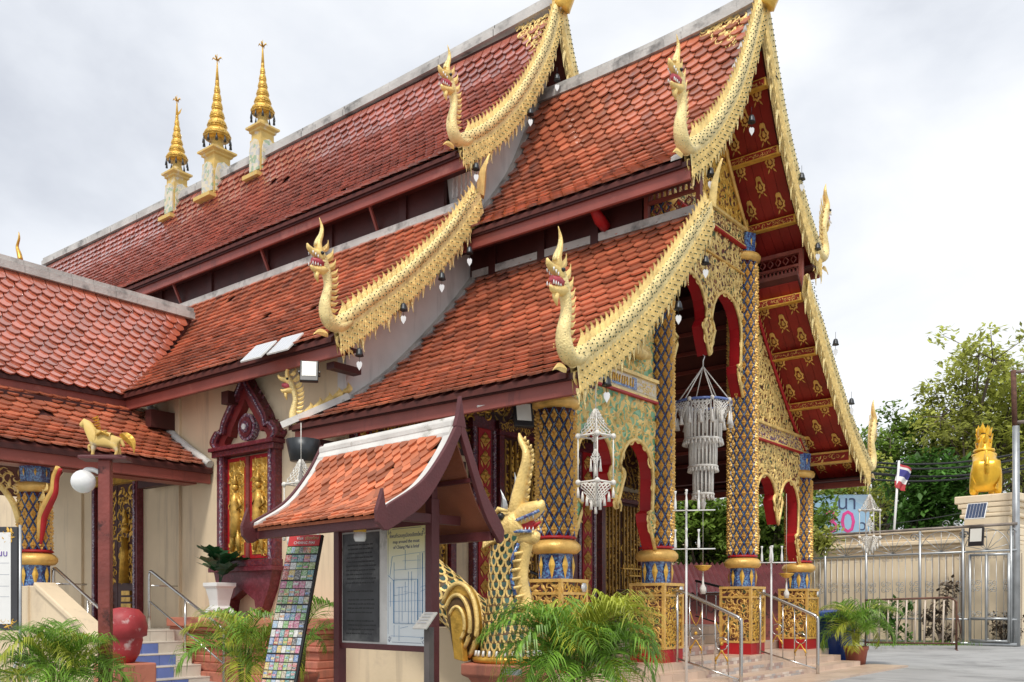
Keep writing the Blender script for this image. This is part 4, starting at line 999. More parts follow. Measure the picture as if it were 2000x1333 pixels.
# side door behind the red post
def side_door(xc, z0, z1, w, y):
    o = bpy.data.objects.new('side_door', None); COL.objects.link(o); o.parent = T
    for s_ in (-1, 1):
        a, b = sorted((s_*w/2, s_*(w/2+.16))); MB().b6(xc+a, xc+b, y-.14, y, z0, z1).build('jamb', G['wine'], o)
        a, b = sorted((s_*(w/2+.03), s_*(w/2+.09))); MB().b6(xc+a, xc+b, y-.16, y-.13, z0, z1).build('jamb_strip', G['violet'], o)
        a, b = sorted((s_*.01, s_*w/2)); MB().b6(xc+a, xc+b, y-.05, y+.02, z0, z1).build('door_leaf', G['wood_dk'], o)
        a, b = sorted((s_*.08, s_*(w/2-.06)))
        c = xc+(a+b)/2; f = MB(); h = z1-z0
        f.tube([(c, y-.07, z0+h*.30), (c, y-.09, z0+h*.5), (c, y-.09, z0+h*.62)], [.17, .12, .07], 8, sy=.4); f.ball((c, y-.09, z0+h*.68), .09, 8); f.lathe([(.08, 0), (.04, .12), (.005, .3)], 8, (c, y-.09, z0+h*.72))
        for k in range(5): f.b6(c-.22+k*.015, c+.22-k*.015, y-.08-.004*k, y-.05, z0+.1+k*.13, z0+.19+k*.13)
        f.build('guardian_relief', G['gold_deep'], o)
        carve([[(xc+a, z0+h*.28), (xc+b, z0+h*.28), (xc+b, z1-.08), (xc+a, z1-.08)]], MX(((1, 0, 0, 0), (0, 0, -1, y-.05), (0, 1, 0, 0), (0, 0, 0, 1))), .12, 'door_scroll', G['gold_deep'], o, size=1.5)
    MB().b6(xc-w/2-.25, xc+w/2+.25, y-.2, y, z1, z1+.2).build('door_lintel', G['gold_deep'], o)
side_door(-10.7, .86, 3.75, 1.5, -4.95)
# ================================================================== ridge spires
def spire(x, k, label, blob, H=3.0):
    o = bpy.data.objects.new('roof_spire', None); COL.objects.link(o); o.parent = T; o['label'] = label
    z = 13.05
    b = MB(); b.lathe([(.25*k, -.55), (.25*k, .35)], 4, (x, 0, z), sq=True); b.lathe([(.22*k, .35), (.22*k, .52), (.27*k, .55), (.27*k, .60), (.34*k, .64), (.34*k, .69), (.26*k, .73)], 4, (x, 0, z), sq=True)
    b.build('base', G['gold_lt'], o)
    for sg in (-1, 1):
        m = MB(); m.prism([(-.22*k, -.5), (.22*k, -.5), (.22*k, .05), (.16*k, .26), (0, .34), (-.16*k, .26), (-.22*k, .05)], MX(((1, 0, 0, x), (0, 0, sg, sg*.255*k), (0, 1, 0, z), (0, 0, 0, 1))), .04); m.build('panel', G['spanel'], o)
        m = MB(); m.prism([(-.34*k, -.72), (.34*k, -.72), (.34*k, -.62), (-.34*k, -.62)], MX(((1, 0, 0, x), (0, 0, sg, sg*.25*k), (0, 1, 0, z), (0, 0, 0, 1))), .2*k); m.build('saddle', G['gold_lt'], o)
        m = MB(); m.prism([(-.22*k, -.5), (.22*k, -.5), (.22*k, .05), (.16*k, .26), (0, .34), (-.16*k, .26), (-.22*k, .05)], MX(((0, 0, sg, x+sg*.255*k), (1, 0, 0, 0), (0, 1, 0, z), (0, 0, 0, 1))), .04); m.build('panel', G['spanel'], o)
    MB().lathe([(.25*k, .72), (.17*k, .82), (.12*k, 1.0), (.11*k, 1.25)], 16, (x, 0, z)).build('neck', G['gold_lt'], o)
    zt = z+1.12; n = 7; hs_ = (H-1.12)*.68/n/.93
    for i in range(n):
        r = (.31, .225, .17, .13, .10, .072, .048)[i]*k; h = hs_*(1.15-.055*i)
        MB().lathe([(r, 0), (r*1.10, .02), (r*.98, h*.2), (r*1.02, h*.26), (r*.90, h*.55), (r*.76, h*.74), (r*.34, h*.78), (r*.34, h*1.02)], 16, (x, 0, zt)).build('umbrella_tier', G['filigree'], o)
        MB().lathe([(r*.98, -.05), (r*1.03, .0)], 14, (x, 0, zt)).build('tier_fringe', G['gold_deep'], o)
        if i == 0:
            for q in range(10):
                a = q*.628; MB().tube([(x+math.cos(a)*r*1.02, math.sin(a)*r*1.02, zt-.04), (x+math.cos(a)*r*1.06, math.sin(a)*r*1.06, zt-.16), (x+math.cos(a)*r*1.06, math.sin(a)*r*1.06, zt-.24)], [.008, .03*k, .04*k], 6).build('small_bell', G['bell'], o)
        zt += h
    top = z+H
    MB().tube([(x, 0, zt-.1), (x, 0, zt+(top-zt)*.4), (x, 0, top)], [.05*k, .025, .006], 6).build('mast', G['gold'], o)
    f = MB()
    for q in range(4):
        a = q*math.pi/2+.6; f.tube([(x, 0, top-.18), (x+math.cos(a)*.1*k, math.sin(a)*.1*k, top-.10), (x+math.cos(a)*.13*k, math.sin(a)*.13*k, top-.16)], [.02, .02, .004], 5)
    f.build('finial', G['gold_deep'], o)
    if blob: MB().add([(x+.02, 0, top-.62), (x+.18, 0, top-.58), (x+.26, 0, top-.46), (x+.14, 0, top-.50), (x+.03, 0, top-.52), (x+.1, .03, top-.55), (x+.1, -.03, top-.55)], [(0, 1, 5), (1, 2, 5), (2, 3, 5), (3, 4, 5), (4, 0, 5), (1, 0, 6), (2, 1, 6), (3, 2, 6), (4, 3, 6), (0, 4, 6)]).build('vane', G['gold'], o)
G['gold_lt'] = mat('ochre_yellow_render', (.66, .46, .14), .6, var=.12, scale=4, bump=.1, dirt=((.62, .58, .48), 3, .55, .1))
G['spanel'] = spots(mat('painted_spire_panel', (.68, .62, .48), .4, var=.1), 12, [(.70, .64, .50), (.28, .42, .26), (.50, .52, .52), (.72, .66, .5), (.68, .58, .36)], .8)
G['filigree'] = dots(mat('gold_filigree', (.72, .44, .08), .35, .4, var=.35, scale=16, bump=.8, bsc=26), 22, .28, [(.10, .05, .01), (.25, .13, .02), (.9, .7, .3)])
spire(-12.65, .92, 'tiered gold ridge spire nearest the front gable', False, 3.02)
spire(-14.7, 1.12, 'tallest middle gold spire on the hall ridge', False, 3.42)
spire(-16.7, .92, 'rearmost gold ridge spire with a bird vane', True, 2.98)
# ================================================================== side stairs by the hall wall
def px(a, b, d):
    """world point seen at photograph pixel (a,b) of the 2000 px wide picture, at depth d (used only to lay out)"""
    c, s_ = math.cos(TH), math.sin(TH); u = (a-1000)/1800*d
    return V((CAMP.x+u*c-d*s_, CAMP.y+u*s_+d*c, CAMP.z+(1185-b)/1800*d))
SB = thing('hall_base', 'stepped terracotta pink plinth along the foot of the hall wall', 'plinth')
for (z0, z1, yo, x1) in ((-.05, .16, .92, -3.35), (.16, .30, .86, -3.4), (.30, .42, .80, -3.45), (.42, .56, .72, -3.5), (.56, .64, .78, -3.45), (.64, .74, .70, -3.5), (.74, .83, .62, -3.55), (.83, .90, .74, -3.47), (.90, 1.06, .80, -3.42)):
    MB().b6(-7.35+(.05 if z0 < .8 else -.25), x1, -4.96-yo, -4.94, z0+.001, z1-.001).build('moulding', G['pink'], SB, bev=.018)
MB().b6(-3.40, -.6, -5.35, -4.74, -.05, .95).build('return_wall', G['plaster'], SB, bev=.02)
ST = thing('side_staircase', 'short blue and cream tiled staircase with steel handrails at the hall side', 'stairs')
MB().b6(-13, -7.16, -8.0, -5.0, -.05, .84).build('landing', G['glaze_wh'], ST)
tb = {}
for i in range(4):
    x1 = -7.15+.27*(i+1); zt = .84-.19*(i+1)
    MB().b6(-7.2, x1, -7.75, -5.86, -.05, zt).build('step', G['glaze_wh'], ST, bev=.008)
for i in range(5):
    x = -7.15+.27*i+(.01 if i == 0 else 0); zt = .84-.19*i; y = -5.88; k = 0
    MB().b6(x-.27, x+.018, -7.74, -5.87, zt-.016, zt+.006).build('tread', G['glaze_wh'], ST, bev=.004)
    while y > -7.7:
        w = (.22, .30, .42, .34)[k % 4] if k else (.16, .46, .30, .5, .4)[i]
        bl = k > (1 if i == 0 else 0) if i < 4 else k > 0
        y2 = max(y-w, -7.74)
        MB().b6(x-.002, x+.014, y2+.004, y-.004, zt-.185, zt-.018).build('riser_tile', G['glaze_bl'] if bl and i > 0 else G['glaze_wh'], ST); y = y2; k += 1
def rail(pts, r, name, m, par): return MB().tube(pts, r, 8).build(name, m, par)
for y in (-6.0, -7.68):
    rail(catmull([(-7.74, y, .85), (-7.74, y, 1.75), (-7.70, y, 1.87), (-7.6, y, 1.84)], 4)+[(-5.60, y, .93)]+catmull([(-5.52, y, .88), (-5.48, y, .80), (-5.48, y, 0)], 4), .026, 'handrail', G['steel'], ST)
    rail([(-7.74, y, 1.35), (-5.48, y, .32)], .016, 'lower_rail', G['steel'], ST); rail([(-6.6, y, .4), (-6.6, y, 1.36)], .02, 'rail_post', G['steel'], ST)
    rail([(-7.74, y, 1.62), (-7.74, y+.55, 1.62)], .014, 'wall_tie', G['steel'], ST)
# left parapet, column and bracket of the side porch
PP = [(-12, 0), (-5.4, 0), (-5.4, .62), (-7.55, 1.58), (-8.4, 1.6), (-8.4, 1.25), (-12, 1.25)]
AXZ = lambda y: MX(((1, 0, 0, 0), (0, 0, -1, y), (0, 1, 0, 0), (0, 0, 0, 1)))
MB().prism(PP, AXZ(-7.82), .24).build('parapet', G['plaster'], ST, bev=.02)
MB().beam((-7.5, -7.94, 1.60), (-5.3, -7.94, .63), .34, .09).build('parapet_coping', G['plaster'], ST, bev=.02)
MB().b6(-8.3, -7.72, -8.1, -7.62, 0, 1.58).build('pier', G['plaster'], ST, bev=.01)
FLOW = []
wc = column(-7.86, 3.12, x=-8.0, r0=.235, base=1.56, par=WG, ped=False, capz=.42)
for d_, A_, o_ in FLOW:
    if d_ < 0: link('gilt_flower', FL, o_, A_)
K = catmull([(-7.80, 2.25, .02), (-7.72, 2.5, .055), (-7.66, 2.72, .07), (-7.46, 2.92, .07), (-7.28, 3.08, .055), (-7.24, 3.28, .05), (-7.12, 3.44, .04)], 4)
MB().tube([(a, -7.9, b) for a, b, r in K], [r for a, b, r in K], 8, up=(0, 1, 0)).build('eave_bracket', G['gold_or'], WG)
MB().tube([(a+.045, -7.88, b-.03) for a, b, r in K], [r*.75 for a, b, r in K], 8, up=(0, 1, 0)).build('bracket_edge', G['red'], WG)
for (a, b, an, k) in ((-7.72, 2.75, .7, 1.5), (-7.7, 2.95, .3, 1.6), (-7.55, 3.1, .2, 1.1), (-7.76, 2.45, 1.2, 1)):
    link('bracket_flame', CREST, WG, mat4((1, 0, 0), (0, 0, 1), (0, -1, 0), (a, -7.9, b)) @ MX.Rotation(an-.4, 4, 'Z') @ MX.Scale(.8*k*.6, 4))
K = [(-9.6, 3.3), (-9.2, 3.42), (-8.8, 3.40), (-8.5, 3.25), (-8.32, 3.0), (-8.24, 2.75)]
K = catmull([(-8.0, -9.3, 3.28), (-8.0, -8.9, 3.36), (-8.0, -8.5, 3.25), (-8.0, -8.22, 2.95), (-8.0, -8.1, 2.6)], 4)
MB().tube(K, .05, 8).build('arch_border', G['gold_plain'], WG)
carve([[(-9.3, 3.32), (-8.9, 3.4), (-8.5, 3.28), (-8.15, 2.9), (-8.15, 3.5), (-9.3, 3.5)]], A_yz(-7.96), .1, 'arch_scroll', G['gold_plain'], WG, size=1.7)
MB().b6(-8.15, -7.75, -9.4, -5.05, 3.52, 3.7).build('porch_beam', G['wood'], WG)
MB().b6(-9.2, -9.05, -9.4, -5.6, 4.1, 4.95).build('inner_beam', G['wood_dk'], WG)
for y in (-5.2,): MB().b6(-9.4, -7.5, y-.09, y+.09, 3.55, 3.72).build('outrigger', G['wood_dk'], WG)
MB().b6(-6.6, -6.4, -5.3, -4.95, 4.8, 5.02).build('outrigger', G['wood_dk'], WG); MB().b6(-8.75, -8.55, -5.5, -4.95, 4.62, 4.95).build('outrigger', G['wood_dk'], WG)
for y in (-5.6,): pass
MB().b6(-4.0, -3.8, -5.4, -4.9, 3.62, 3.86).build('eave_outrigger', G['wood_dk'], T); MB().b6(-3.6, -3.42, -5.45, -4.9, 4.9, 5.0).build('eave_outrigger', G['wood_dk'], T)
# far ridge tip of the wing
K = catmull([(0, 0, .07), (-.05, .2, .06), (-.12, .42, .04), (-.05, .62, .03), (-.06, .8, .008)], 4)
p0 = px(40, 505, 24)
tag(MB().tube([(p0.x+a*1.6, p0.y, p0.z-.05+b*.95) for a, b, r in K], [r for a, b, r in K], 8, up=(0, 1, 0)).build('roof_finial', G['gold_deep']), 'slender gold roof finial rising behind the left white ridge', 'finial')
# small serpent and gilt spikes on the roof corner above the window
sn = bpy.data.objects.new('corner_serpent', None); COL.objects.link(sn); sn.parent = T; sn['label'] = 'small gold serpent finial at the rear corner of the lower porch roof'
A = mat4((-.75, -.66, 0), (0, 0, 1), (-.66, .75, 0), (-4.25, -5.45, 4.06)) @ MX.Scale(.66, 4)
for nm, me in NH:
    if nm in ('neck', 'mouth', 'upper_jaw', 'lower_jaw', 'mouth', 'horn', 'mane', 'eye'): link(nm, me, sn, A)
for i in range(5):
    p = V((-4.30, -5.5, 4.22)).lerp(V((-3.75, -5.0, 4.62)), .25+.2*i); link('spike', CREST, sn, mat4((.75, .66, 0), (0, 0, 1), (.66, -.75, 0), p) @ MX.Scale(.7, 4))
# ================================================================== red drum, white planter, post
RJ = thing('red_urn', 'chipped red barrel urn on a pink block beside the blue steps', 'urn', px(242, 1296, 12.3))
RJ.location.z = .50
MB().lathe([(.13, 0), (.20, .12), (.24, .3), (.235, .34), (.29, .36), (.30, .48), (.27, .62), (.19, .71), (.05, .74)], 20).build('body', G['red_worn'] if 'red_worn' in G else G['pink'], RJ)
BL = tag(MB().b6(RJ.location.x-.24, RJ.location.x+.30, RJ.location.y-.3, RJ.location.y+.3, -.02, .498).build('pink_block', G['pink'], bev=.02), 'terracotta pink masonry block under the red urn', 'block')
wp = thing('white_planter', 'white footed planter with dark split leaves on the pink plinth', 'planter', (-6.35, -5.5, 1.06))
MB().lathe([(.15, .12), (.15, .16), (.12, .2), (.13, .3), (.17, .5), (.2, .54), (.2, .60), (.16, .60), (.15, .55)], 4, sq=True).build('bowl', G['wht'], wp, bev=.01)
for sx in (-1, 1):
    for sy in (-1, 1): MB().tube([(sx*.13, sy*.13, .13), (sx*.16, sy*.16, .06), (sx*.15, sy*.15, 0)], [.05, .035, .045], 6).build('foot', G['wht'], wp)
def split_leaf():
    m = MB(); n = 14; P = [(0, 0)]
    for i in range(n+1):
        a = -2.5+5.0*i/n; r = .16*(1 if i % 2 == 0 else .72)*(1+.25*math.cos(a)); P.append((r*math.sin(a), .12+r*math.cos(a)))
    m.add([(x, y, .05*abs(x)/.16-.1*y*y*3) for x, y in P]+[(0, .12, .015)], [(i, (i+1) % len(P), len(P)) for i in range(len(P))])
    return m
G['leaf_dk'] = mat('dark_glossy_leaf', (.012, .07, .022), .35, var=.3, scale=6, isl=.3, trans=.15)
sl_ = split_leaf().mesh('leaf', G['leaf_dk'])
for i in range(11):
    a = i*2.4; h = .82+.05*(i % 4); r = R(.04, .14); p = V((math.cos(a)*r, math.sin(a)*r, h-.1+.02*i))
    d = V((math.cos(a), math.sin(a), R(.3, 1.1))).normalized(); x = d.cross(V((0, 0, 1))).normalized()
    link('leaf', sl_, wp, mat4(x, d, x.cross(d), p) @ MX.Scale(1.3, 4))
    if i % 3 == 0: MB().tube([(0, 0, .56), p*.6+V((0, 0, .25)), p], .008, 5).build('stem', G['leaf_dk'], wp)
RP = px(206, 1400, 8.9); RP.z = 0
po = tag(MB().tube([(0, 0, 0), (0, 0, 2.66)], .078, 4, sm=False, cap=True).build('wooden_post', G['wood_post'], bev=.008), 'weathered red wooden post topped by a gold horse, left foreground', 'post'); po.location = RP
po.rotation_euler = (0, 0, TH+rad(45)+rad(8))
MB().b6(-.22, .22, -.12, .12, 2.66, 2.69).build('top_board', G['wood_sign'], po, bev=.005).rotation_euler = (0, 0, rad(-45))
hs = thing('gold_horse', 'small gold horse figure with a raised foreleg on the red post', 'figurine', RP+V((0, 0, 2.69)), TH+rad(180))
def skinned(name, verts, edges, m, par, sub=2, root=0):
    me = bpy.data.meshes.new(name); me.from_pydata([v[:3] for v in verts], edges, [])
    o = link(name, me, par); me.materials.append(m)
    sk = o.modifiers.new('skin', 'SKIN'); sk.use_smooth_shade = True
    for i, v in enumerate(verts):
        r = v[3]; me.skin_vertices[0].data[i].radius = (r, r) if not isinstance(r, tuple) else r
        me.skin_vertices[0].data[i].use_root = (i == root)
    ss = o.modifiers.new('sub', 'SUBSURF'); ss.levels = sub; ss.render_levels = sub
    return o
HV = [(0, 0, .17, .068), (.09, 0, .185, .078), (-.09, 0, .175, .072), (.135, 0, .26, .062), (.15, 0, .335, .046), (.195, 0, .345, .036), (.24, 0, .295, .026),
      (.10, .035, .10, .026), (.105, .035, .05, .016), (.11, .035, .0, .018), (.12, -.035, .12, .026), (.18, -.035, .12, .017), (.165, -.035, .06, .015),
      (-.10, .035, .10, .030), (-.125, .035, .055, .016), (-.11, .035, .0, .018), (-.10, -.035, .10, .030), (-.125, -.035, .055, .016), (-.11, -.035, .0, .018),
      (-.15, 0, .17, .02), (-.18, 0, .10, .016), (.14, 0, .345, .008)]
HE = [(0, 1), (0, 2), (1, 3), (3, 4), (4, 5), (5, 6), (1, 7), (7, 8), (8, 9), (1, 10), (10, 11), (11, 12), (2, 13), (13, 14), (14, 15), (2, 16), (16, 17), (17, 18), (2, 19), (19, 20), (4, 21)]
skinned('body', HV, HE, G['gold_lt'], hs)
m = MB()
for i in range(7): m.inst(flame_mesh(.05, .05, .06, .4), mat4((-1, 0, 0), (-.8, 0, .6), (0, 1, 0), (.115-.006*i, 0, .375-.026*i)))
m.build('mane', G['gold_deep'], hs); MB().tube([(-.06, -.075, .2), (0, -.08, .235), (.05, -.08, .2)], .014, 6).tube([(-.06, .075, .2), (0, .08, .235), (.05, .08, .2)], .014, 6).tube([(0, -.075, .22), (0, 0, .25), (0, .075, .22)], .02, 6).build('saddle', G['gold_deep'], hs); MB().inst(flame_mesh(.22, .11, .07, .6), mat4((-.95, 0, .3), (-.3, 0, -.95), (0, 1, 0), (-.17, 0, .23))).build('tail', G['gold_deep'], hs); MB().b6(-.2, .2, -.1, .1, -.001, .012).build('stand', G['wood_sign'], hs)
gl = thing('globe_lamp', 'white glass globe lamp on a bracket on the red post', 'lamp', RP+V((0, 0, 2.48)), TH)
MB().ball((-.19, -.05, -.03), .115, 18, sc=(1, 1, .98)).build('globe', G['opal'] if 'opal' in G else G['wht'], gl)
MB().tube(catmull([(-.03, 0, .05), (-.10, -.02, .085), (-.16, -.04, .085), (-.185, -.05, .06)], 4), .024, 10).build('bracket', G['wht'], gl); MB().ball((-.045, 0, .04), .05, 10, sc=(.35, 1, 1.3)).build('wall_plate', G['wht'], gl)
# ================================================================== notice board on the far left
WB = thing('whiteboard', 'white notice board with black and gold corners on a metal stand, far left', 'board', px(2, 1230, 9.6), TH)
WB.location.z = 0
MB().b6(-.62, .18, -.02, .02, 1.0, 2.08).build('frame', G['frame_dk'] if 'frame_dk' in G else G['black'], WB, bev=.006)
MB().b6(-.55, .115, -.028, -.018, 1.07, 2.02).build('panel', G['wht'], WB)
for z in (1.35, 1.46, 1.58, 1.70): MB().b6(-.5, .1, -.0295, -.0275, z, z+.004).build('ruled_line', G['frame_gy'], WB)
Az = MX(((1, 0, 0, 0), (0, 0, -1, -.022), (0, 1, 0, 0), (0, 0, 0, 1)))
for (a, b, c, d) in ((.02, .15, 1.92, 2.05), (.02, .15, 1.03, 1.14)): carve([[(a, c), (b, c), (b, d), (a, d)]], Az, .04, 'corner_scroll', G['gold'], WB, size=1.5)
for xx in (.2, -.6): MB().tube([(xx, .0, 0), (xx, 0, 2.1)], .016, 8).build('stand_tube', G['galv'], WB)
MB().tube([(.2, 0, .78), (-.05, -.1, 0)], .016, 8).build('stand_leg', G['galv'], WB); MB().tube([(.2, 0, .78), (.42, .1, 0)], .016, 8).build('stand_leg', G['galv'], WB)
FONT_TH = None
try:
    import os
    fd = os.path.join(bpy.utils.resource_path('LOCAL'), 'datafiles', 'fonts')
    FONT_TH = None
except Exception: pass
def text(s, A, size, m, par, name='lettering', ext=.0015, align='CENTER'):
    cu = bpy.data.curves.new(name, 'FONT'); cu.body = s; cu.size = size; cu.extrude = ext; cu.align_x = align; cu.align_y = 'CENTER'; cu.resolution_u = 2
    o = bpy.data.objects.new('tmp', cu); COL.objects.link(o); dg = bpy.context.evaluated_depsgraph_get()
    me = bpy.data.meshes.new_from_object(o.evaluated_get(dg)); bpy.data.objects.remove(o); bpy.data.curves.remove(cu)
    me.materials.clear(); me.materials.append(m)
    return link(name, me, par, A)
Ax = MX(((1, 0, 0, 0), (0, 0, -1, 0), (0, 1, 0, 0), (0, 0, 0, 1)))     # text facing local -y
text('ณบ', MX.Translation((.02, -.031, 1.80)) @ Ax, .09, G['ink_violet'], WB)
# lettering on the left lintel (Lanna script band: gold on blue)
MB().b6(.14, .15, -4.1, -1.95, 4.56, 4.76).build('letter_band', G['violet_lt'], lsign); MB().b6(.15, .156, -2.62, -2.5, 4.57, 4.75).build('blue_divider', G['blue2'], lsign)
gs_ = MB(); y_ = -4.0
while y_ < -2.6:
    k_ = R(.8, 1.1); gs_.tube([(.158, y_, 4.60), (.16, y_+R(-.01, .02), 4.72)], .011, 5)
    gs_.inst(CURLS[1], A_yz(.151) @ MX.Translation((y_+.03, R(4.62, 4.70), 0)) @ MX.Rotation(R(0, 6), 4, 'Z') @ MX.Scale(.07*k_, 4)); y_ += R(.055, .085)
gs_.build('raised_script', G['gold'], lsign, kind='stuff')
MB().b6(.15, .153, -4.02, -2.55, 4.565, 4.60).build('blue_underline', G['blue'], lsign)
carve([[(-2.5, 4.58), (-1.98, 4.58), (-1.98, 4.74), (-2.5, 4.74)]], A_yz(.151), .06, 'lintel_scroll', G['gold_plain'], lsign, size=1.2)
# ================================================================== roofed map board
SG = thing('roofed_notice_board', 'maroon wooden notice board with curved tiled roof and moat map poster', 'notice board', (.50, -8.13, 0), math.atan2(-.157, 1.543))
for xx in (-.775, .775): MB().b6(xx-.05, xx+.05, -.05, .05, 0, 2.30).build('post', G['wood_sign'], SG, bev=.006)
SP = [(0, 2.98), (.20, 2.64), (.48, 2.31), (.86, 2.07)]; SPr = [(0, 2.98), (.16, 2.62), (.32, 2.28), (.52, 2.02)]
root2 = SG.matrix_basis.copy()
def sgw(sgn): return lambda a, d, z: (a, sgn*d, z)
TILES['sign'] = []
_pd = pdist
r_s, SPc, SPs = roof('front_roof', SP, sgw(-1), lambda d: (-1.02, 1.06), G['tile_sign'], SG, key='sign', tw=.135, te=.088, tmpl=TS, th=.03, deckmat=G['tile_sign'])
roof('rear_roof', SPr, sgw(1), lambda d: (-1.02, 1.06), G['tile_sign'], SG, False, th=.03, deckmat=G['tile_sign'])
flush_tiles('sign')
MB().b6(-1.09, 1.13, -.07, .07, 2.94, 3.03).build('ridge_cap', G['mortar_sign'], SG, bev=.025); strip(SPc, -1, -1.08, 1.12, .06, .03, 0, .11).build('ridge_band', G['mortar_sign'], SG, bev=.012)
for xx in (-1.05, 1.09):
    strip(SPc, -1, xx-.045, xx+.045, .045, .015).build('verge', G['mortar_sign'], SG)
def barge(P, sg, xx, tip):
    top = [(d, z+.08) for d, z in P]; bot = [(d, z-.10-.05*math.sin(min(1, d/.5)*1.5)) for d, z in P]
    e = P[-1]
    hook = [(e[0]+.03, e[1]+.05), (e[0]+.06, e[1]+.22), (e[0]+.13, e[1]+.02), (e[0]+.12, e[1]-.08), (e[0]+.05, e[1]-.15)] if tip else [(e[0]+.06, e[1]-.02), (e[0]+.05, e[1]-.12)]
    pl = top+hook+bot[::-1]
    pl = [(sg*d, z) for d, z in pl]
    MB().prism(pl, A_yz(xx-.025), .05).build('bargeboard', G['wood_sign'], SG, bev=.006)
for xx in (1.17, -1.13): barge(SPc, -1, xx, True); barge(arc(SPr)[0], 1, xx, False)
for xx in (1.17,): MB().prism([(-.07, 2.95), (.06, 2.95), (.035, 3.05), (0, 3.24), (-.035, 3.06)], A_yz(xx-.027), .054).build('peak', G['wood_sign'], SG)
for y0, z0 in ((-.80, 2.06), (.46, 2.0)): MB().b6(-1.1, 1.14, y0-.03, y0+.03, z0-.1, z0-.01).build('eave_beam', G['wood_sign'], SG, bev=.005)
for xx in (-.775, .775):
    MB().b6(xx-.04, xx+.04, -.52, .34, 2.06, 2.15).build('tie_beam', G['wood_sign'], SG, bev=.005); MB().b6(xx-.035, xx+.035, -.035, .035, 2.22, 2.95).build('king_post', G['wood_sign'], SG)
for y0, z0 in ((-.45, 2.24), (-.2, 2.55), (.2, 2.48)): MB().b6(-1.0, 1.12, y0-.02, y0+.02, z0-.03, z0+.01).build('batten', G['wood_sign'], SG)
MB().b6(-.725, .725, -.02, .03, .80, .86).build('bottom_rail', G['wood_sign'], SG, bev=.005); MB().b6(-.725, .725, -.02, .03, 2.05, 2.12).build('top_rail', G['wood_sign'], SG)
MB().b6(-.725, .725, -.005, .015, .86, 2.05).build('backboard', G['mortar_sign'], SG)
MB().b6(-.70, -.06, -.016, -.006, .88, 2.03).build('slate_panel', G['slate'], SG)
pn = MB()
for i in range(22):
    z = 1.90-i*.045
    if i in (10, 12, 17): continue
    x = -.64+R(0, .06)
    while x < -.13+R(-.06, 0):
        w = R(.02, .07); pn.b6(x, min(x+w, -.11), -.0178, -.0162, z, z+.012+R(0, .005)); x += w+.012
pn.build('slate_writing', G['slate_ink'], SG, kind='stuff')
MB().b6(.085, .70, -.018, -.006, .86, 2.06).build('map_poster', G['poster'], SG)
ml = MB()
def seg(x0, z0, x1, z1, w): ml.beam((x0, -.019, z0), (x1, -.019, z1), .002, w*1.5 if w > .008 else w*1.25, up=(0, 1, 0))
for (a, b, c, d, w) in ((.20, 1.52, .20, 1.08, .012), (.58, 1.52, .58, 1.08, .012), (.20, 1.52, .58, 1.52, .015), (.20, 1.08, .58, 1.08, .016), (.65, 1.78, .65, 1.08, .009), (.17, 1.76, .68, 1.79, .004), (.17, 1.76, .13, 1.55, .004), (.38, 1.82, .38, 1.62, .004),
                        (.20, 1.62, .68, 1.63, .005), (.34, 1.71, .62, 1.71, .005), (.20, 1.20, .66, 1.20, .004), (.12, 1.30, .66, 1.31, .004), (.20, 1.70, .20, 1.52, .004), (.58, 1.76, .58, 1.52, .004), (.61, 1.78, .61, 1.1, .003), (.14, 1.50, .14, 1.25, .003), (.10, 1.57, .20, 1.51, .005),
                        (.20, 1.36, .42, 1.38, .005), (.36, 1.40, .58, 1.38, .004), (.24, 1.44, .42, 1.45, .003), (.28, 1.45, .28, 1.08, .003), (.33, 1.45, .33, 1.1, .003), (.43, 1.6, .43, 1.08, .003), (.48, 1.6, .48, 1.08, .003), (.53, 1.5, .53, 1.1, .003), (.38, 1.5, .38, 1.2, .003), (.15, .95, .68, .945, .004), (.28, 1.06, .28, .90, .003), (.20, 1.06, .20, .94, .003), (.30, 1.03, .42, 1.05, .004), (.62, 1.44, .70, 1.46, .004), (.62, 1.40, .70, 1.42, .004)): seg(a, b, c, d, w)
ml.build('map_drawing', G['ink_map'], SG, kind='stuff')
ml = MB()
for z in (.885, 2.035): ml.b6(.17, .63, -.0195, -.0175, z, z+.004)
for x in (.10, .685): ml.b6(x, x+.003, -.0195, -.0175, .97, 1.95)
ml.build('poster_border', G['ink_navy'], SG, kind='stuff')
for a, b in ((.1, 1.97), (.63, 1.97), (.1, .89), (.63, .89)): carve([[(a, b), (a+.05, b), (a+.05, b+.06), (a, b+.06)]], MX(((1, 0, 0, 0), (0, 0, -1, -.018), (0, 1, 0, 0), (0, 0, 0, 1))), .022, 'corner_scroll', G['ink_navy'], SG, size=1.2)
text('แผนที่รอบคูเมืองเชียงใหม่', MX.Translation((.39, -.0185, 1.965)) @ Ax, .052, G['ink_navy'], SG)
text('map around the moat', MX.Translation((.39, -.0185, 1.905)) @ Ax, .048, G['ink_navy'], SG); text('of Chiang Mai is brief', MX.Translation((.39, -.0185, 1.850)) @ Ax, .048, G['ink_navy'], SG)
lb = thing('bulb_lamp', 'small white and amber jelly-jar lamp hanging under the notice board eave', 'lamp', px(703, 1030, 9.1)+V((0, 0, .02)))
MB().lathe([(.05, -.16), (.062, -.13), (.062, -.07)], 12).build('shade', G['wht'], lb); MB().lathe([(.064, -.07), (.064, -.03), (.03, -.01)], 12).build('collar', G['amber'], lb); MB().tube([(0, 0, -.02), (0, 0, .12)], .012, 6).build('stem', G['black'], lb)
ds = thing('info_lectern', 'small slanted information plate on a dark post before the map board', 'sign', (1.62, -8.62, 0), rad(-5))
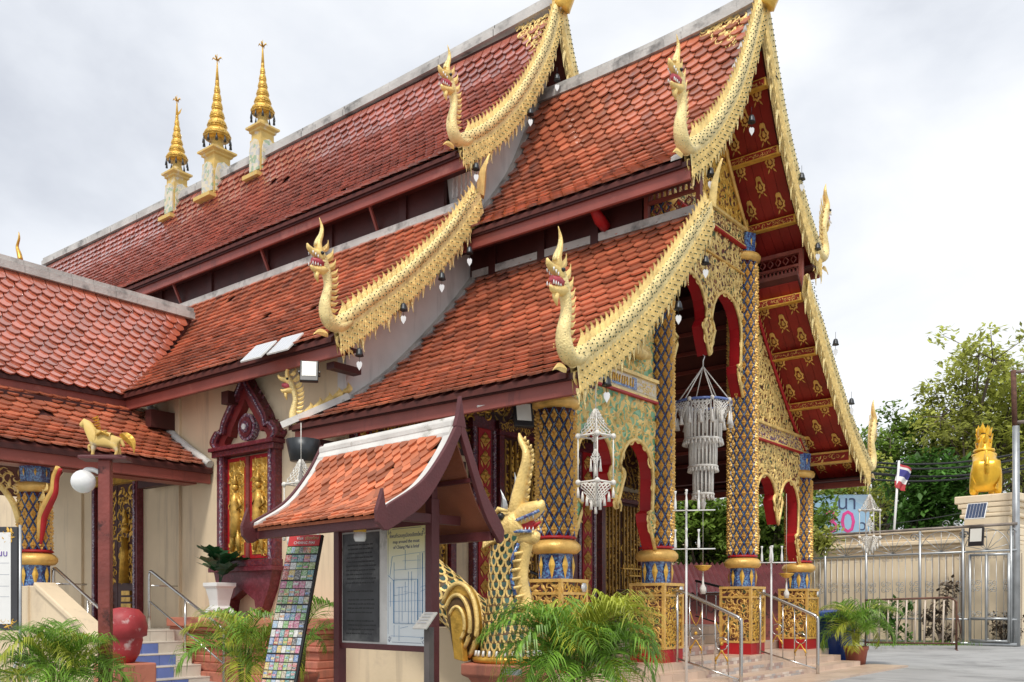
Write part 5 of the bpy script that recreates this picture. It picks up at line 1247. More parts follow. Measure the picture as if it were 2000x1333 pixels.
MB().b6(-.035, .035, -.03, .03, 0, 1.06).build('post', G['wood_gy'], ds); MB().box((-.02, -.03, 1.12), (.19, .2, .012), MX.Rotation(rad(48), 3, 'X')).build('plate', G['poster_gy'], ds)
for i in range(4): MB().box((-.02, -.045+.02, 1.10+.028*i-.01), (.12, .004, .006), None).build('engraved_line', G['frame_gy'], ds).location = (0, -.046+.026*i, .016)
# ================================================================== leaning brochure panel
TLp, TRp, BLp, BRp = px(567, 1046, 10.4), px(623, 1038, 10.3), px(497, 1407, 9.75), px(566, 1410, 9.65)
ux = (TRp-TLp).normalized(); uy = (TLp-BLp).normalized(); nz = ux.cross(uy).normalized(); ux = uy.cross(nz).normalized()
if nz.dot(CAMP-TLp) < 0: nz = -nz
hgt = (TLp-BLp).length; wid = (BRp-BLp).dot(ux); wtop = (TRp-TLp).length
BR_ = thing('brochure_panel', 'tall black panel of colourful travel cards leaning beside the notice board', 'display panel', BLp)
BR_.matrix_basis = mat4(ux, uy, nz, BLp)
wid = (wid+wtop)/2+.01
MB().b6(-.01, wid+.02, 0, hgt, -.035, 0).build('panel', G['black'], BR_, bev=.004)
G['red_print'] = mat('red_header_print', (.55, .03, .03), .4, var=.06)
cm = [spots(mat('card_%s' % n, tuple(q*.75+.12 for q in c), .4, var=.3, scale=38), 55+7*len(n), [c, (.62, .62, .6), tuple(q*.4+.03 for q in c), (.7, .68, .62), (.25, .27, .2)], .42) for n, c in (('red', (.5, .05, .04)), ('orange', (.7, .25, .04)), ('yellow', (.7, .5, .1)), ('green', (.13, .38, .07)), ('teal', (.05, .3, .3)), ('blue', (.1, .22, .5)), ('sky', (.35, .5, .65)), ('white', (.75, .75, .72)), ('black', (.05, .05, .06)), ('pink', (.55, .12, .25)), ('sand', (.5, .4, .25)), ('lime', (.35, .5, .12)))]
y = hgt-.24; r = 0
cmesh = {}
while y > .05:
    hh = .088 if r not in (2,) else .12; nc = 5 if r < 4 else 6 if r < 9 else 7
    w = wid/nc
    for c in range(nc):
        key = (random.randrange(len(cm)), nc, hh)
        if key not in cmesh: cmesh[key] = MB().b6(.003, w-.003, .003, hh-.006, .0, .010).mesh('card', cm[key[0]])
        link('card', cmesh[key], BR_, MX.Translation((c*w, y-hh, 0)))
        if random.random() < .6:
            k2 = ('s', random.randrange(len(cm)), nc)
            if k2 not in cmesh: cmesh[k2] = MB().b6(.008, w-.008, .012, .035, .010, .0125).mesh('card_picture', cm[k2[1]])
            link('card_picture', cmesh[k2], BR_, MX.Translation((c*w, y-hh+R(0, .03), 0)))
    y -= hh+(.012 if r % 3 == 2 else .002); r += 1
MB().b6(0, wid, hgt-.135, hgt-.003, 0, .010).build('header', G['red_print'], BR_); MB().b6(0, wid, hgt-.225, hgt-.145, 0, .008).build('picture_band', cm[3], BR_)
for i in range(6): MB().b6(.01+i*.05, .055+i*.05, hgt-.22, hgt-.15, .008, .011).build('band_picture', cm[(3, 6, 11, 8, 0, 1)[i]], BR_)
text('CHIANG MAI', MX.Translation((wid*.52, hgt-.10, .0115)), .046, G['wht'], BR_); text('Visit', MX.Translation((wid*.36, hgt-.045, .0115)), .05, G['wht'], BR_); text('เชียงใหม่', MX.Translation((wid*.74, hgt-.045, .0115)), .05, cm[2], BR_)
# ================================================================== stair serpent statue
NS_ = 0
NS = thing('serpent_statue', 'large green-scaled gold serpent with open jaws rising beside the porch steps', 'statue', (.50, -6.02, .57)); NS.scale = (.90, .95, .955)
def S3(P): return catmull(P, 5)
body = S3([(-.02, 0, .0, .38), (-.02, 0, .25, .38), (-.06, 0, .52, .32), (-.08, 0, .82, .25), (-.09, 0, 1.12, .22), (-.06, 0, 1.4, .23), (.02, 0, 1.62, .22)])
MB().tube([p[:3] for p in body], [p[3] for p in body], 20, up=(0, 1, 0)).build('neck', G['scale_dk'], NS)
SCt = MB()
o_ = [(-.5, .55), (-.5, .1), (-.36, -.25), (0, -.5), (.36, -.25), (.5, .1), (.5, .55)]
SCt.add([(x, y, 0) for x, y in o_]+[(x*.98, y*.98, .2) for x, y in o_]+[(x*.56, y*.58+.1, .16) for x, y in o_], [(i, i+1, 8+i, 7+i) for i in range(6)]+[(7+i, 8+i, 15+i, 14+i) for i in range(6)], 0)
SCt.add([(x*.56, y*.58+.1, .16) for x, y in o_], [tuple(range(7))], 1)
def scales(C, par, a0, a1, sw, name='scales', rowstep=.8):
    mb = MB(); L_ = 0; k = 0
    acc = 0
    for i in range(1, len(C)):
        p, q = V(C[i-1][:3]), V(C[i][:3]); acc += (q-p).length
        if acc < sw*rowstep: continue
        acc = 0; k += 1; t = (q-p).normalized(); x, y, z = frame(t, (0, 1, 0)); r = C[i][3]
        n = max(6, int(2*math.pi*r/sw))
        for j in range(n):
            a = 2*math.pi*(j+.5*(k % 2))/n; nn = x*math.cos(a)+y*math.sin(a)
            ang = math.atan2(nn.y, nn.x)
            side = t.cross(nn)
            mb.inst(SCt, mat4(-side, t, nn, q+nn*r*.985) @ MX.Diagonal((2*math.pi*r/n*1.0, sw*1.15, sw*.3, 1)))
    return mb.build(name, [G['gold_plain'], G['scale_gr']], par, kind='stuff')
scales(catmull([p for p in body], 3), NS, 0, 6.28, .105)
# chest shield of gold bands in front
bp = S3([(.33, 0, .50, .05), (.22, 0, .8, .075), (.14, 0, 1.08, .085), (.17, 0, 1.35, .09), (.26, 0, 1.56, .08)])
MB().tube([p[:3] for p in bp], [p[3] for p in bp], 10, up=(0, 1, 0), sx=1.6).build('throat', G['gold_plain'], NS)
for k in range(9):
    c = bp[int(k*2)]; MB().tube([(c[0]+.02, -.17, c[2]-.03), (c[0]+c[3]*1.05, 0, c[2]+.01), (c[0]+.02, .17, c[2]-.03)], .022, 6).build('throat_band', G['gold_plain'], NS)
for s_ in (-1, 1):
    MB().tube([(.2, s_*.15, .85), (.13, s_*.16, 1.08), (.15, s_*.15, 1.3), (.23, s_*.12, 1.5)], .026, 6).build('jewel_strip', G['blue'], NS)
hd = S3([(-.14, 0, 1.52, .16), (-.06, 0, 1.66, .25), (.10, 0, 1.74, .23), (.22, 0, 1.80, .17)])
MB().tube([p[:3] for p in hd], [p[3] for p in hd], 16, up=(0, 1, 0)).build('head', G['gold_plain'], NS)
uj = S3([(.10, 0, 1.80, .16), (.28, 0, 1.88, .115), (.42, 0, 1.93, .085), (.50, 0, 1.97, .06), (.53, 0, 2.03, .02)])
MB().tube([p[:3] for p in uj], [p[3] for p in uj], 12, up=(0, 1, 0), sx=1.25).build('upper_jaw', G['gold_plain'], NS)
lj = S3([(.06, 0, 1.60, .15), (.25, 0, 1.58, .10), (.40, 0, 1.585, .075), (.47, 0, 1.61, .03)])
MB().tube([p[:3] for p in lj], [p[3] for p in lj], 12, up=(0, 1, 0), sx=1.25).build('lower_jaw', G['gold_plain'], NS)
MB().tube([(.10, 0, 1.70, ), (.28, 0, 1.71), (.40, 0, 1.735)], [.13, .085, .04], 10, sx=1.2, up=(0, 1, 0)).build('mouth', G['red'], NS); MB().tube([(.2, 0, 1.69), (.38, 0, 1.71), (.50, 0, 1.76)], [.05, .04, .012], 8).build('tongue', G['red'], NS)
for s_ in (-1, 1):
    MB().tube([(-.02, s_*.215, 1.62), (.08, s_*.20, 1.745), (.25, s_*.14, 1.795), (.42, s_*.105, 1.85), (.51, s_*.04, 1.90)], .022, 6).build('lip', G['blue2'], NS)
    MB().tube([(-.02, s_*.215, 1.62), (.1, s_*.18, 1.64), (.26, s_*.13, 1.65), (.42, s_*.09, 1.645)], .022, 6).build('lip', G['blue2'], NS)
    for i in range(6):
        a = .16+i*.055
        MB().tube([(a, s_*(.14-.012*i), 1.785+.012*i), (a, s_*(.13-.012*i), 1.735+.012*i)], [.016, .003], 5).build('tooth', G['wht'], NS); MB().tube([(a, s_*(.13-.01*i), 1.655), (a, s_*(.12-.01*i), 1.70)], [.016, .003], 5).build('tooth', G['wht'], NS)
    MB().ball((.02, s_*.225, 1.84), .05, 10).build('eye', G['black'], NS); MB().tube([(-.10, s_*.23, 1.86), (0, s_*.25, 1.93), (.12, s_*.20, 1.90)], [.02, .035, .02], 6).build('brow', G['gold_plain'], NS)
    for i in range(6):
        a = -.16-.012*i; MB().tube([(.02-.04*i, s_*.21, 1.60-.02*i), (-.08-.035*i, s_*.25, 1.53-.015*i), (-.16-.02*i, s_*.20, 1.62+.03*i)], [.02, .03, .012], 6).build('gill', G['gold_plain'], NS)
for i in range(5):
    link('head_spike', flame_mesh(.34, .13, .07, .3).mesh('head_spike', G['gold_plain'] if i % 2 else G['galv']), NS, MX.Translation((-.20+.075*i, (-.08, .08)[i % 2], 1.74+.055*i)) @ mat4((1, 0, 0), (0, 0, 1), (0, -1, 0), (0, 0, 0)) @ MX.Rotation(.5-.12*i, 4, 'Z') @ MX.Scale(.8+.12*i, 4))
hn = S3([(.10, 0, 1.86, .15), (.14, 0, 2.05, .14), (.20, 0, 2.28, .115), (.27, 0, 2.5, .095), (.27, 0, 2.66, .075), (.18, 0, 2.80, .055), (.14, 0, 2.90, .015)])
MB().tube([p[:3] for p in hn], [p[3] for p in hn], 12, up=(0, 1, 0), sx=.7).build('horn', G['gold_plain'], NS)
MB().tube([(p[0], -p[3]*.62, p[2]) for p in hn[6:20]], [p[3]*.28 for p in hn[6:20]], 6).build('horn_stripe', G['emerald'], NS)
for k in range(12):
    p = hn[3+k*2]; MB().tube([(p[0]+p[3]*.95, 0, p[2]), (p[0]+p[3]*1.25, 0, p[2]+.05)], [.03, .008], 5).build('horn_bead', G['gold_plain'], NS)
MB().lathe([(.44, .0), (.47, .03), (.47, .07), (.42, .09)], 24, (-.05, 0, 0)).build('foot_ring', G['gold_deep'], NS)
for k in range(26):
    a = k*2*math.pi/26; MB().tube([(-.05+.44*math.cos(a), .44*math.sin(a), .09), (-.05+.43*math.cos(a), .43*math.sin(a), .16)], [.022, .016], 5).build('foot_bead', G['wht'], NS)
# curled fin plates on the left
for k, (r, x0, yy) in enumerate(((.46, -.62, -.34), (.33, -.56, -.44), (.20, -.51, -.50))):
    P = []
    for i in range(21):
        a = 2.6-i/20*3.6; P.append((x0+r*.72*math.cos(a)*1.0, .48+r*1.15*math.sin(a)*(1 if math.sin(a) > 0 else .9)))
    P.append((x0+.12, .02)); P.append((x0-.05, .05))
    MB().prism(P, MX(((1, 0, 0, 0), (0, 0, -1, yy+.1), (0, 1, 0, 0), (0, 0, 0, 1))), .1).build('fin_plate', (G['gold_deep'], G['scale_dk'], G['gold_deep'])[k], NS, bev=.01)
    MB().tube([(p[0], yy-.005, p[1]) for p in P[:-2]], .034-.006*k, 8).build('fin_rim', G['gold_plain'], NS)
tl = S3([(-.4, .1, .15, .33), (-.9, .18, .55, .32), (-1.5, .22, .95, .30), (-2.1, .25, 1.3, .27), (-2.8, .3, 1.5, .24)])
MB().tube([p[:3] for p in tl], [p[3] for p in tl], 16, up=(0, 1, 0)).build('tail', G['scale_dk'], NS); scales(catmull(tl, 3), NS, 0, 6.28, .13)
MB().tube([(p[0]+.1, p[1]-.1, p[2]-.22) for p in tl], .16, 10).build('belly', G['gold_deep'], NS)
NB = thing('statue_base', 'terracotta pink flared masonry base under the serpent statue', 'base', (.50, -6.02, 0))
MB().lathe([(.38, -.02), (.44, .25), (.55, .40), (.64, .44), (.64, .57)], 6, sm=False).build('plinth', G['pink'], NB, bev=.015)
MB().b6(.30, .60, -.56, -.55, .47, .54).build('name_plate', G['galv'], NB)
# ================================================================== front handrails, candle poles
FR = []
for y, lab in ((-1.6, 'curved steel handrail with gilt scrolls on the near side of the front steps'), (1.6, 'curved steel handrail with gilt scrolls on the far side of the front steps')):
    h = thing('front_handrail', lab, 'handrail', (0, y, 0), 0, 'front step handrails')
    rail([(-.75, 0, 1.50), (.34, 0, 1.50), (.44, 0, 1.49)]+catmull([(.55, 0, 1.45), (1.30, 0, 1.13), (1.42, 0, 1.06), (1.45, 0, .95), (1.45, 0, .03)], 5), .03, 'top_rail', G['steel'], h)
    rail([(.36, 0, .42), (1.45, 0, .12)], .016, 'bottom_rail', G['steel'], h); rail([(.36, 0, .35), (.36, 0, 1.48)], .022, 'post', G['steel'], h)
    for k in range(4): x = .58+k*.22; rail([(x, 0, .42-.275*(x-.36)), (x, 0, 1.47-.43*(x-.42))], .011, 'baluster', G['steel'], h)
    for x in (.69, 1.13):
        zc = .95-.35*(x-.4)
        sc = MB(); sc.tube([(x+.10*math.cos(a*.5), 0, zc-.02+.10*math.sin(a*.5)) for a in range(13)], .009, 6); sc.build('scroll_ring', G['steel'], h)
        for s_ in (-1, 1):
            MB().tube(catmull([(x, 0, zc-.12), (x+s_*.05, 0, zc-.2), (x+s_*.10, 0, zc-.27), (x+s_*.09, 0, zc-.34)], 4), [.012]*6+[.02]*4+[.008]*3, 6).build('gilt_leaf', G['gold_deep'], h)
            MB().tube(catmull([(x, 0, zc+.10), (x+s_*.06, 0, zc+.2), (x+s_*.10, 0, zc+.32)], 4), .008, 6).build('scroll_stem', G['gold_deep'], h)
        MB().ball((x, 0, zc-.02), .03, 8).build('scroll_boss', G['gold_deep'], h)
def candle_pole(p, H, lab, two):
    c = thing('candle_pole', lab, 'pole', p, .5, 'white candle poles')
    MB().tube([(0, 0, 0), (0, 0, H)], [.021, .014], 8).build('pole', G['wht'], c)
    for zz in ((H-.62, H-.05) if two else (H-.30,)):
        MB().tube([(-.20, 0, zz), (.42, 0, zz)], .010, 6).build('arm', G['wht'], c); MB().tube([(0, -.2, zz), (0, .2, zz)], .009, 6).build('arm', G['wht'], c)
        for x, y in ((-.16, 0), (.18, 0), (0, -.17), (0, .17)):
            MB().lathe([(.014, 0), (.022, .02), (.02, .11), (.010, .18), (.010, .23), (.02, .26), (.02, .28)], 8, (x, y, zz+.01)).build('glass_bottle', G['wht'], c)
candle_pole((1.0, -2.5, .12), 2.6, 'tall white pole with two tiers of glass bottles beside the near handrail', True)
candle_pole((.95, .72, .12), 2.2, 'shorter white pole with one tier of glass bottles between the right columns', False)
for i, (a, b, d) in enumerate(((1373, 1105, 16.2), (1536, 1120, 18.5))):
    p = px(a, b, d); cb = thing('hanging_bowl', ('gold bowl with white tassel hanging in the central porch opening', 'gold bowl with white tassel hanging by the far right column')[i], 'bowl', p, 0, 'hanging gold bowls')
    MB().lathe([(.02, -.10), (.08, -.08), (.14, -.02), (.155, 0), (.14, .0), (.09, -.05)], 14).build('bowl', G['gold'], cb); MB().tube([(0, 0, 0), (0, 0, 1.6)], .004, 5).build('cord', G['cord'], cb); MB().tube([(0, 0, -.1), (0, 0, -.32), (0, 0, -.4), (0, 0, -.5)], [.01, .02, .06, .045], 8).build('tassel', G['cord'], cb)
# dark iron stair rails inside the porch and a small candle rack
for i, (pts, lab) in enumerate((([(-.3, -3.3, 1.15), (-.55, -3.3, 1.5), (-1.7, -3.3, 1.95)], 'dark iron stair rail rising behind the left arch'), ([(-.2, 3.0, 1.1), (-.6, 3.0, 1.5), (-1.7, 3.0, 1.8)], 'dark iron stair rail rising behind the central opening'))):
    y = pts[0][1]; ir = thing('iron_stair_rail', lab, 'handrail', (0, 0, 0))
    rail(catmull(pts, 6), .026, 'rail', G['black'], ir); rail([(p[0], p[1], p[2]-.75) for p in pts], .014, 'lower_rail', G['black'], ir)
    for k in range(7):
        x = -.35-k*.22; q = min(1, max(0, (-.3-x)/1.4)); zt = 1.2+.75*q-(.12 if i else 0); rail([(x, y, zt-.72), (x, y, zt)], .012, 'baluster', G['galv'], ir)
        MB().tube([(x-.11+.075*math.cos(a*.55), y, zt-.36+.09*math.sin(a*.55)) for a in range(12)], .009, 5).build('scroll', G['black'], ir)
cr = thing('candle_rack', 'tiered metal candle rack in front of the main temple door', 'rack', (-2.9, 2.75, .84))
for x, y in ((-.25, -.45), (.25, -.45), (-.25, .45), (.25, .45)): rail([(x, y, 0), (x, y, .75)], .018, 'leg', G['galv'], cr)
MB().b6(-.28, .28, -.5, .5, .75, .78).build('shelf', G['galv'], cr)
for k in range(3):
    MB().b6(.1-.16*k, .16-.16*k, -.45, .45, .9+.16*k, .93+.16*k).build('tier', G['gold_deep'], cr)
    for s_ in (-1, 1): rail([(.13-.16*k, s_*.44, .78), (.13-.16*k, s_*.44, .9+.16*k)], .012, 'tier_leg', G['gold_deep'], cr)
    for j in range(9): MB().tube([(.13-.16*k, -.4+j*.1, .93+.16*k), (.13-.16*k, -.4+j*.1, 1.0+.16*k)], .012, 5).build('candle_cup', G['gold'], cr)
# ================================================================== hanging macramé
def net(mb, P, nx, ny, r=.008):
    """diamond net over a quad given by 4 points (tl,tr,br,bl)"""
    tl, tr, br, bl = [V(p) for p in P]
    f = lambda u, v: (tl.lerp(tr, u)).lerp(bl.lerp(br, u), v)
    for s_ in (-1, 1):
        for k in range(-ny, nx+1):
            pts = []
            for j in range(ny+1):
                u = (k+j)/nx if s_ > 0 else (nx-k-j)/nx
                if -1e-6 <= u <= 1+1e-6: pts.append(f(min(1, max(0, u)), j/ny))
            if len(pts) > 1: mb.tube(pts, r, 5)
def lantern(p, w, lab, rz):
    o = thing('macrame_lantern', lab, 'lantern', p, rz, 'white cord lanterns')
    m = MB(); net(m, [(-.02, 0, 0), (.02, 0, 0), (w/2, 0, -.34), (-w/2, 0, -.34)], 7, 5); net(m, [(0, -.02, 0), (0, .02, 0), (0, w/2, -.34), (0, -w/2, -.34)], 7, 5); m.build('top_net', G['cord'], o)
    rim = MB(); q = [(w/2, 0), (0, w/2), (-w/2, 0), (0, -w/2), (w/2, 0)]
    for z in (-.34, -.92): rim = MB(); rim.tube([(a, b, z) for a, b in q], .013, 6); rim.build('hoop', G['cord'], o)
    for a, b in q[:4]:
        MB().tube([(a, b, -.34), (a, b, -.92)], .009, 6).build('side_cord', G['cord'], o)
        for z in (-.34, -.92): MB().ball((a, b, z), .036, 8).build('pompom', G['cord'], o)
    m = MB(); net(m, [(-w/2, 0, -.92), (w/2, 0, -.92), (.04, 0, -1.22), (-.04, 0, -1.22)], 8, 5); net(m, [(0, -w/2, -.92), (0, w/2, -.92), (0, .04, -1.22), (0, -.04, -1.22)], 8, 5); m.build('bottom_net', G['cord'], o)
    for k in range(9):
        t = -1+k/4; z = -1.02-.2*(1-abs(t)); MB().tube([(t*w/2, 0, z+.04), (t*w/2, 0, z-.02), (t*w/2, 0, z-.09)], [.006, .018, .022], 6).build('tassel', G['cord'], o)
    m = MB(); net(m, [(-.01, 0, -.5), (.01, 0, -.5), (.06, 0, -.6), (-.06, 0, -.6)], 3, 3, .007); net(m, [(-.06, 0, -.6), (.06, 0, -.6), (.01, 0, -.69), (-.01, 0, -.69)], 3, 3, .007); m.build('inner_net', G['cord'], o)
    MB().tube([(0, 0, 0), (0, 0, -.5)], .008, 5).build('inner_cord', G['cord'], o); MB().tube([(0, 0, 0), (0, 0, .5)], .006, 5).build('hanging_cord', G['cord'], o)
    for x in (-.06, 0, .06): MB().tube([(x, 0, -.62-.06*(x == 0)), (x, 0, -.70-.06*(x == 0)), (x, 0, -.78-.06*(x == 0))], [.006, .012, .024], 6).build('inner_tassel', G['cord'], o)
lantern((1.12, -5.1, 3.72), .44, 'white cord lantern hanging at the left porch corner before the green arches', TH)
lantern((1.12, 5.55, 3.66), .44, 'white cord lantern hanging under the far right eave before the trees', TH)
lantern(px(588, 905, 12.6)+V((0, 0, .05)), .46, 'white cord lantern hanging beside the window, half behind the board roof', TH)
lq = px(592, 882, 13.0); tag(MB().lathe([(.18, -.30), (.24, .0), (.20, .0), (.15, -.28)], 14, (lq.x, lq.y, lq.z+.16)).build('dark_basket', G['bell']), 'dark conical lampshade hanging under the porch eave corner', 'lampshade')
CH = thing('cord_chandelier', 'large tiered white cord chandelier hanging in the central arch', 'chandelier', (0, 0, 5.62))
MB().tube([(0, 0, .06), (.03, 0, .02), (0, 0, -.05), (0, 0, -.16)], .012, 6).build('hook', G['tin'], CH)
for k in range(6): a = k*math.pi/3+.3; MB().tube([(0, 0, -.15), (.48*math.cos(a), .48*math.sin(a), -.80)], .011, 6).build('stay_cord', G['cord'], CH)
def hoop(r, z, w=.014): return [(r*math.cos(a*.2618), r*math.sin(a*.2618), z) for a in range(25)]
MB().tube(hoop(.49, -.80), .022, 8).build('hoop', G['glaze_bl'], CH)
def cordtier(r, z0, z1, n, name):
    m = MB()
    for k in range(n): a = 2*math.pi*k/n; m.tube([(r*math.cos(a), r*math.sin(a), z0), (r*1.02*math.cos(a), r*1.02*math.sin(a), (z0+z1)/2), (r*math.cos(a), r*math.sin(a), z1)], .017, 5)
    m.build(name, G['cord'], CH, kind='stuff')
    MB().tube(hoop(r+.015, z1), .024, 6).build('tier_hoop', G['cord'], CH)
    fr = MB()
    for k in range(n): a = 2*math.pi*(k+.5)/n; fr.tube([(r*1.05*math.cos(a), r*1.05*math.sin(a), z1), (r*1.12*math.cos(a), r*1.12*math.sin(a), z1-.09)], [.016, .022], 5)
    fr.build('tier_fringe', G['cord'], CH, kind='stuff')
cordtier(.31, -.80, -1.45, 28, 'cord_curtain'); cordtier(.23, -1.42, -1.92, 22, 'cord_curtain'); cordtier(.165, -1.90, -2.40, 15, 'cord_curtain')
for k in range(8):
    a0, a1 = k*math.pi/4, (k+1)*math.pi/4; r = .50; m = MB(); p, q = (r*math.cos(a0), r*math.sin(a0)), (r*math.cos(a1), r*math.sin(a1)); c = ((p[0]+q[0])/2*1.05, (p[1]+q[1])/2*1.05)
    net(m, [(*p, -.82), (*q, -.82), (c[0]+.02, c[1], -1.1), (c[0]-.02, c[1], -1.1)], 5, 4, .009); m.build('net_swag', G['cord'], CH)
    for pp in (p, c): MB().tube([(*pp, -1.0), (*pp, -1.12), (*pp, -1.22)], [.01, .022, .045], 6).build('tassel', G['cord'], CH)
    MB().ball((*p, -.80), .04, 8).build('pompom', G['cord'], CH)
MB().tube([(0, 0, -2.35), (0, 0, -2.5), (0, 0, -2.55), (0, 0, -2.66)], [.02, .03, .06, .03], 8).build('tassel', G['cord'], CH)
# ================================================================== wind bells
bw = MB().lathe([(.012, .0), (.035, -.01), (.05, -.05), (.058, -.10), (.07, -.13), (.06, -.125)], 12).mesh('bell', G['bell'])
bwr = MB().tube([(0, 0, .14), (0, 0, 0)], .004, 4).mesh('bell_wire', G['black']); bwc = MB().tube([(0, 0, -.10), (0, 0, -.22)], .004, 4).mesh('clapper_wire', G['black'])
bpl = MB().prism([(0, -.36), (.04, -.29), (.045, -.24), (.02, -.21), (0, -.225), (-.02, -.21), (-.045, -.24), (-.04, -.29)], mat4((math.cos(TH), math.sin(TH), 0), (0, 0, 1), (math.sin(TH), -math.cos(TH), 0), (0, 0, 0)), .006).mesh('clapper', G['tin'])
where = [(1468, 225, 1.12, 'under the upper front gable, against the red soffit'), (1388, 328, 1.12, 'at the base of the upper front serpent'), (1378, 500, 1.12, 'before the gilt frieze over the central arch'), (1325, 588, 1.12, 'in the left half of the central arch'),
         (1185, 735, 1.12, 'before the lettered lintel band'), (1512, 140, 1.12, 'near the top of the front gable'), (1088, 145, -3.0, 'under the highest gable, beside the second ridge'), (1036, 212, -3.0, 'over the back end of the porch ridge'),
         (930, 318, -3.0, 'below the highest serpent, by the white lattice'), (917, 482, -3.0, 'at the top of the white end wall'), (863, 532, -3.0, 'in the middle of the white end wall'), (788, 592, -3.0, 'low along the white end wall'), (702, 680, -3.0, 'lowest on the white end wall'),
         (1566, 338, 1.2, 'highest on the right edge of the front gable'), (1597, 475, 1.2, 'beside the upper right serpent head'), (1632, 662, 1.2, 'halfway down the right edge of the gable'), (1663, 778, 1.2, 'lowest on the right edge of the gable')]
for a, b, xx, lab in where:
    r0 = px(a, b, 1)-CAMP; t = (xx-CAMP.x)/r0.x; p = CAMP+r0*t
    o = thing('wind_bell', 'bronze wind bell '+lab, 'bell', p, 0, 'wind bells along the gables')
    for n_, me in (('bell', bw), ('bell_wire', bwr), ('clapper_wire', bwc), ('clapper', bpl)): link(n_, me, o, MX.Scale(.95, 4))
# ================================================================== floodlights and solar panels
def flood(p, tilt, rz, s_, lab):
    o = thing('floodlight', lab, 'floodlight', p, rz)
    o.rotation_euler = (tilt, 0, rz)
    MB().b6(-.17*s_, .17*s_, -.03, .04, -.22*s_, .22*s_).build('housing', G['black'], o, bev=.01); MB().b6(-.13*s_, .13*s_, -.036, -.028, -.12*s_, .19*s_).build('lens', G['glassw'], o)
    for k in range(5): MB().b6(-.15*s_+k*.07*s_, -.13*s_+k*.07*s_, .04, .07, -.18*s_, .18*s_).build('cooling_fin', G['black'], o)
    MB().tube([(-.19*s_, 0, 0), (-.19*s_, .12, .0), (.19*s_, .12, 0), (.19*s_, 0, 0)], .012, 6).build('yoke', G['black'], o)
def solar(p, rx, rz, w, h, lab, m='cells', grp=None):
    o = thing('solar_panel', lab, 'solar panel', p, rz, grp); o.rotation_euler = (rx, 0, rz)
    MB().b6(-w/2, w/2, -h/2, h/2, -.012, .012).build('frame', G['wht'], o); MB().b6(-w/2+.02, w/2-.02, -h/2+.02, h/2-.02, .010, .015).build('cell_sheet', G[m], o)
    for k in range(1, 6): MB().b6(-w/2+.02+k*(w-.04)/6-.002, -w/2+.02+k*(w-.04)/6+.002, -h/2+.02, h/2-.02, .0145, .0165).build('grid_line', G['wht'], o)
    MB().tube([(0, 0, -.01), (w*.55, .05, -.12)], .012, 6).build('arm', G['galv'], o)
flood(px(604, 726, 13.9), rad(-20), TH+rad(8), .8, 'black floodlight under the hall eave above the small serpent')
flood(px(1022, 811, 12.35), rad(-14), TH+rad(18), .78, 'black floodlight on the porch eave beside the first column')
solar(px(970, 777, 12.2), rad(44), rad(6), .46, .34, 'small solar panel on the lower porch eave')
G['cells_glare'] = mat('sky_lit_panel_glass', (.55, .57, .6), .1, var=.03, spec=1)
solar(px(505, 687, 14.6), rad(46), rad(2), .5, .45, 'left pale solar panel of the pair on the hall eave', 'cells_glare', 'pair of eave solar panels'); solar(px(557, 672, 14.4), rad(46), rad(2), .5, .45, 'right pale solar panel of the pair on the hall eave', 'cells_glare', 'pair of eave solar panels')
# ================================================================== palms
def frond(Ln, droop, nl, lw, seed):
    rnd = random.Random(seed); m = MB(); n = 12; sp = []
    for i in range(n+1):
        t = i/n; a = 1.15-droop*t**1.3; sp.append(a)
    P = [V((0, 0, 0))]
    for i in range(n): P.append(P[-1]+V((math.cos(sp[i]), 0, math.sin(sp[i])))*(Ln/n))
    m.tube(P, [.011*(1-.75*i/n) for i in range(n+1)], 4)
    for k in range(nl):
        t = .16+.84*k/(nl-1); f = t*n; i = min(n-1, int(f)); p = P[i].lerp(P[i+1], f-i); tg = (P[i+1]-P[i]).normalized(); up = V((-tg.z, 0, tg.x))
        ll = lw*(math.sin(math.pi*min(1, .18+t*.78)))**.7*rnd.uniform(.7, 1.15)
        for s_ in (-1, 1):
            d = (tg*(.55+.35*t)+V((0, s_, 0))*.80+up*rnd.uniform(-.05, .45)).normalized(); w = .0085+.003*math.sin(math.pi*t)
            q1 = p+d*ll*.45+up*.01; q2 = p+d*ll*.8-V((0, 0, ll*.10)); q3 = p+d*ll-V((0, 0, ll*.46)); sd = d.cross(V((0, 0, 1))).normalized()*w
            m.add([p-sd*.5, p+sd*.5, q1-sd, q1+sd, q2-sd*.7, q2+sd*.7, q3], [(0, 1, 3, 2), (2, 3, 5, 4), (4, 5, 6)])
    return m
G['palm'] = mat('palm_green', (.19, .35, .045), .4, var=.3, scale=3, isl=.45, trans=.4)
G['palm_y'] = mat('palm_yellow_green', (.40, .44, .05), .4, var=.3, scale=3, isl=.3, trans=.3)
G['palm_b'] = mat('dry_frond', (.26, .16, .06), .6, var=.3, isl=.3, trans=.2)
G['palm_stem'] = mat('palm_stem', (.20, .22, .06), .5, var=.3)
FRM = {}
for k in range(4):
    for c in ('palm', 'palm_y', 'palm_b'): FRM[(k, c)] = frond(.95+.08*k, 1.6+.35*k, 34, .47, k).mesh('frond', G[c])
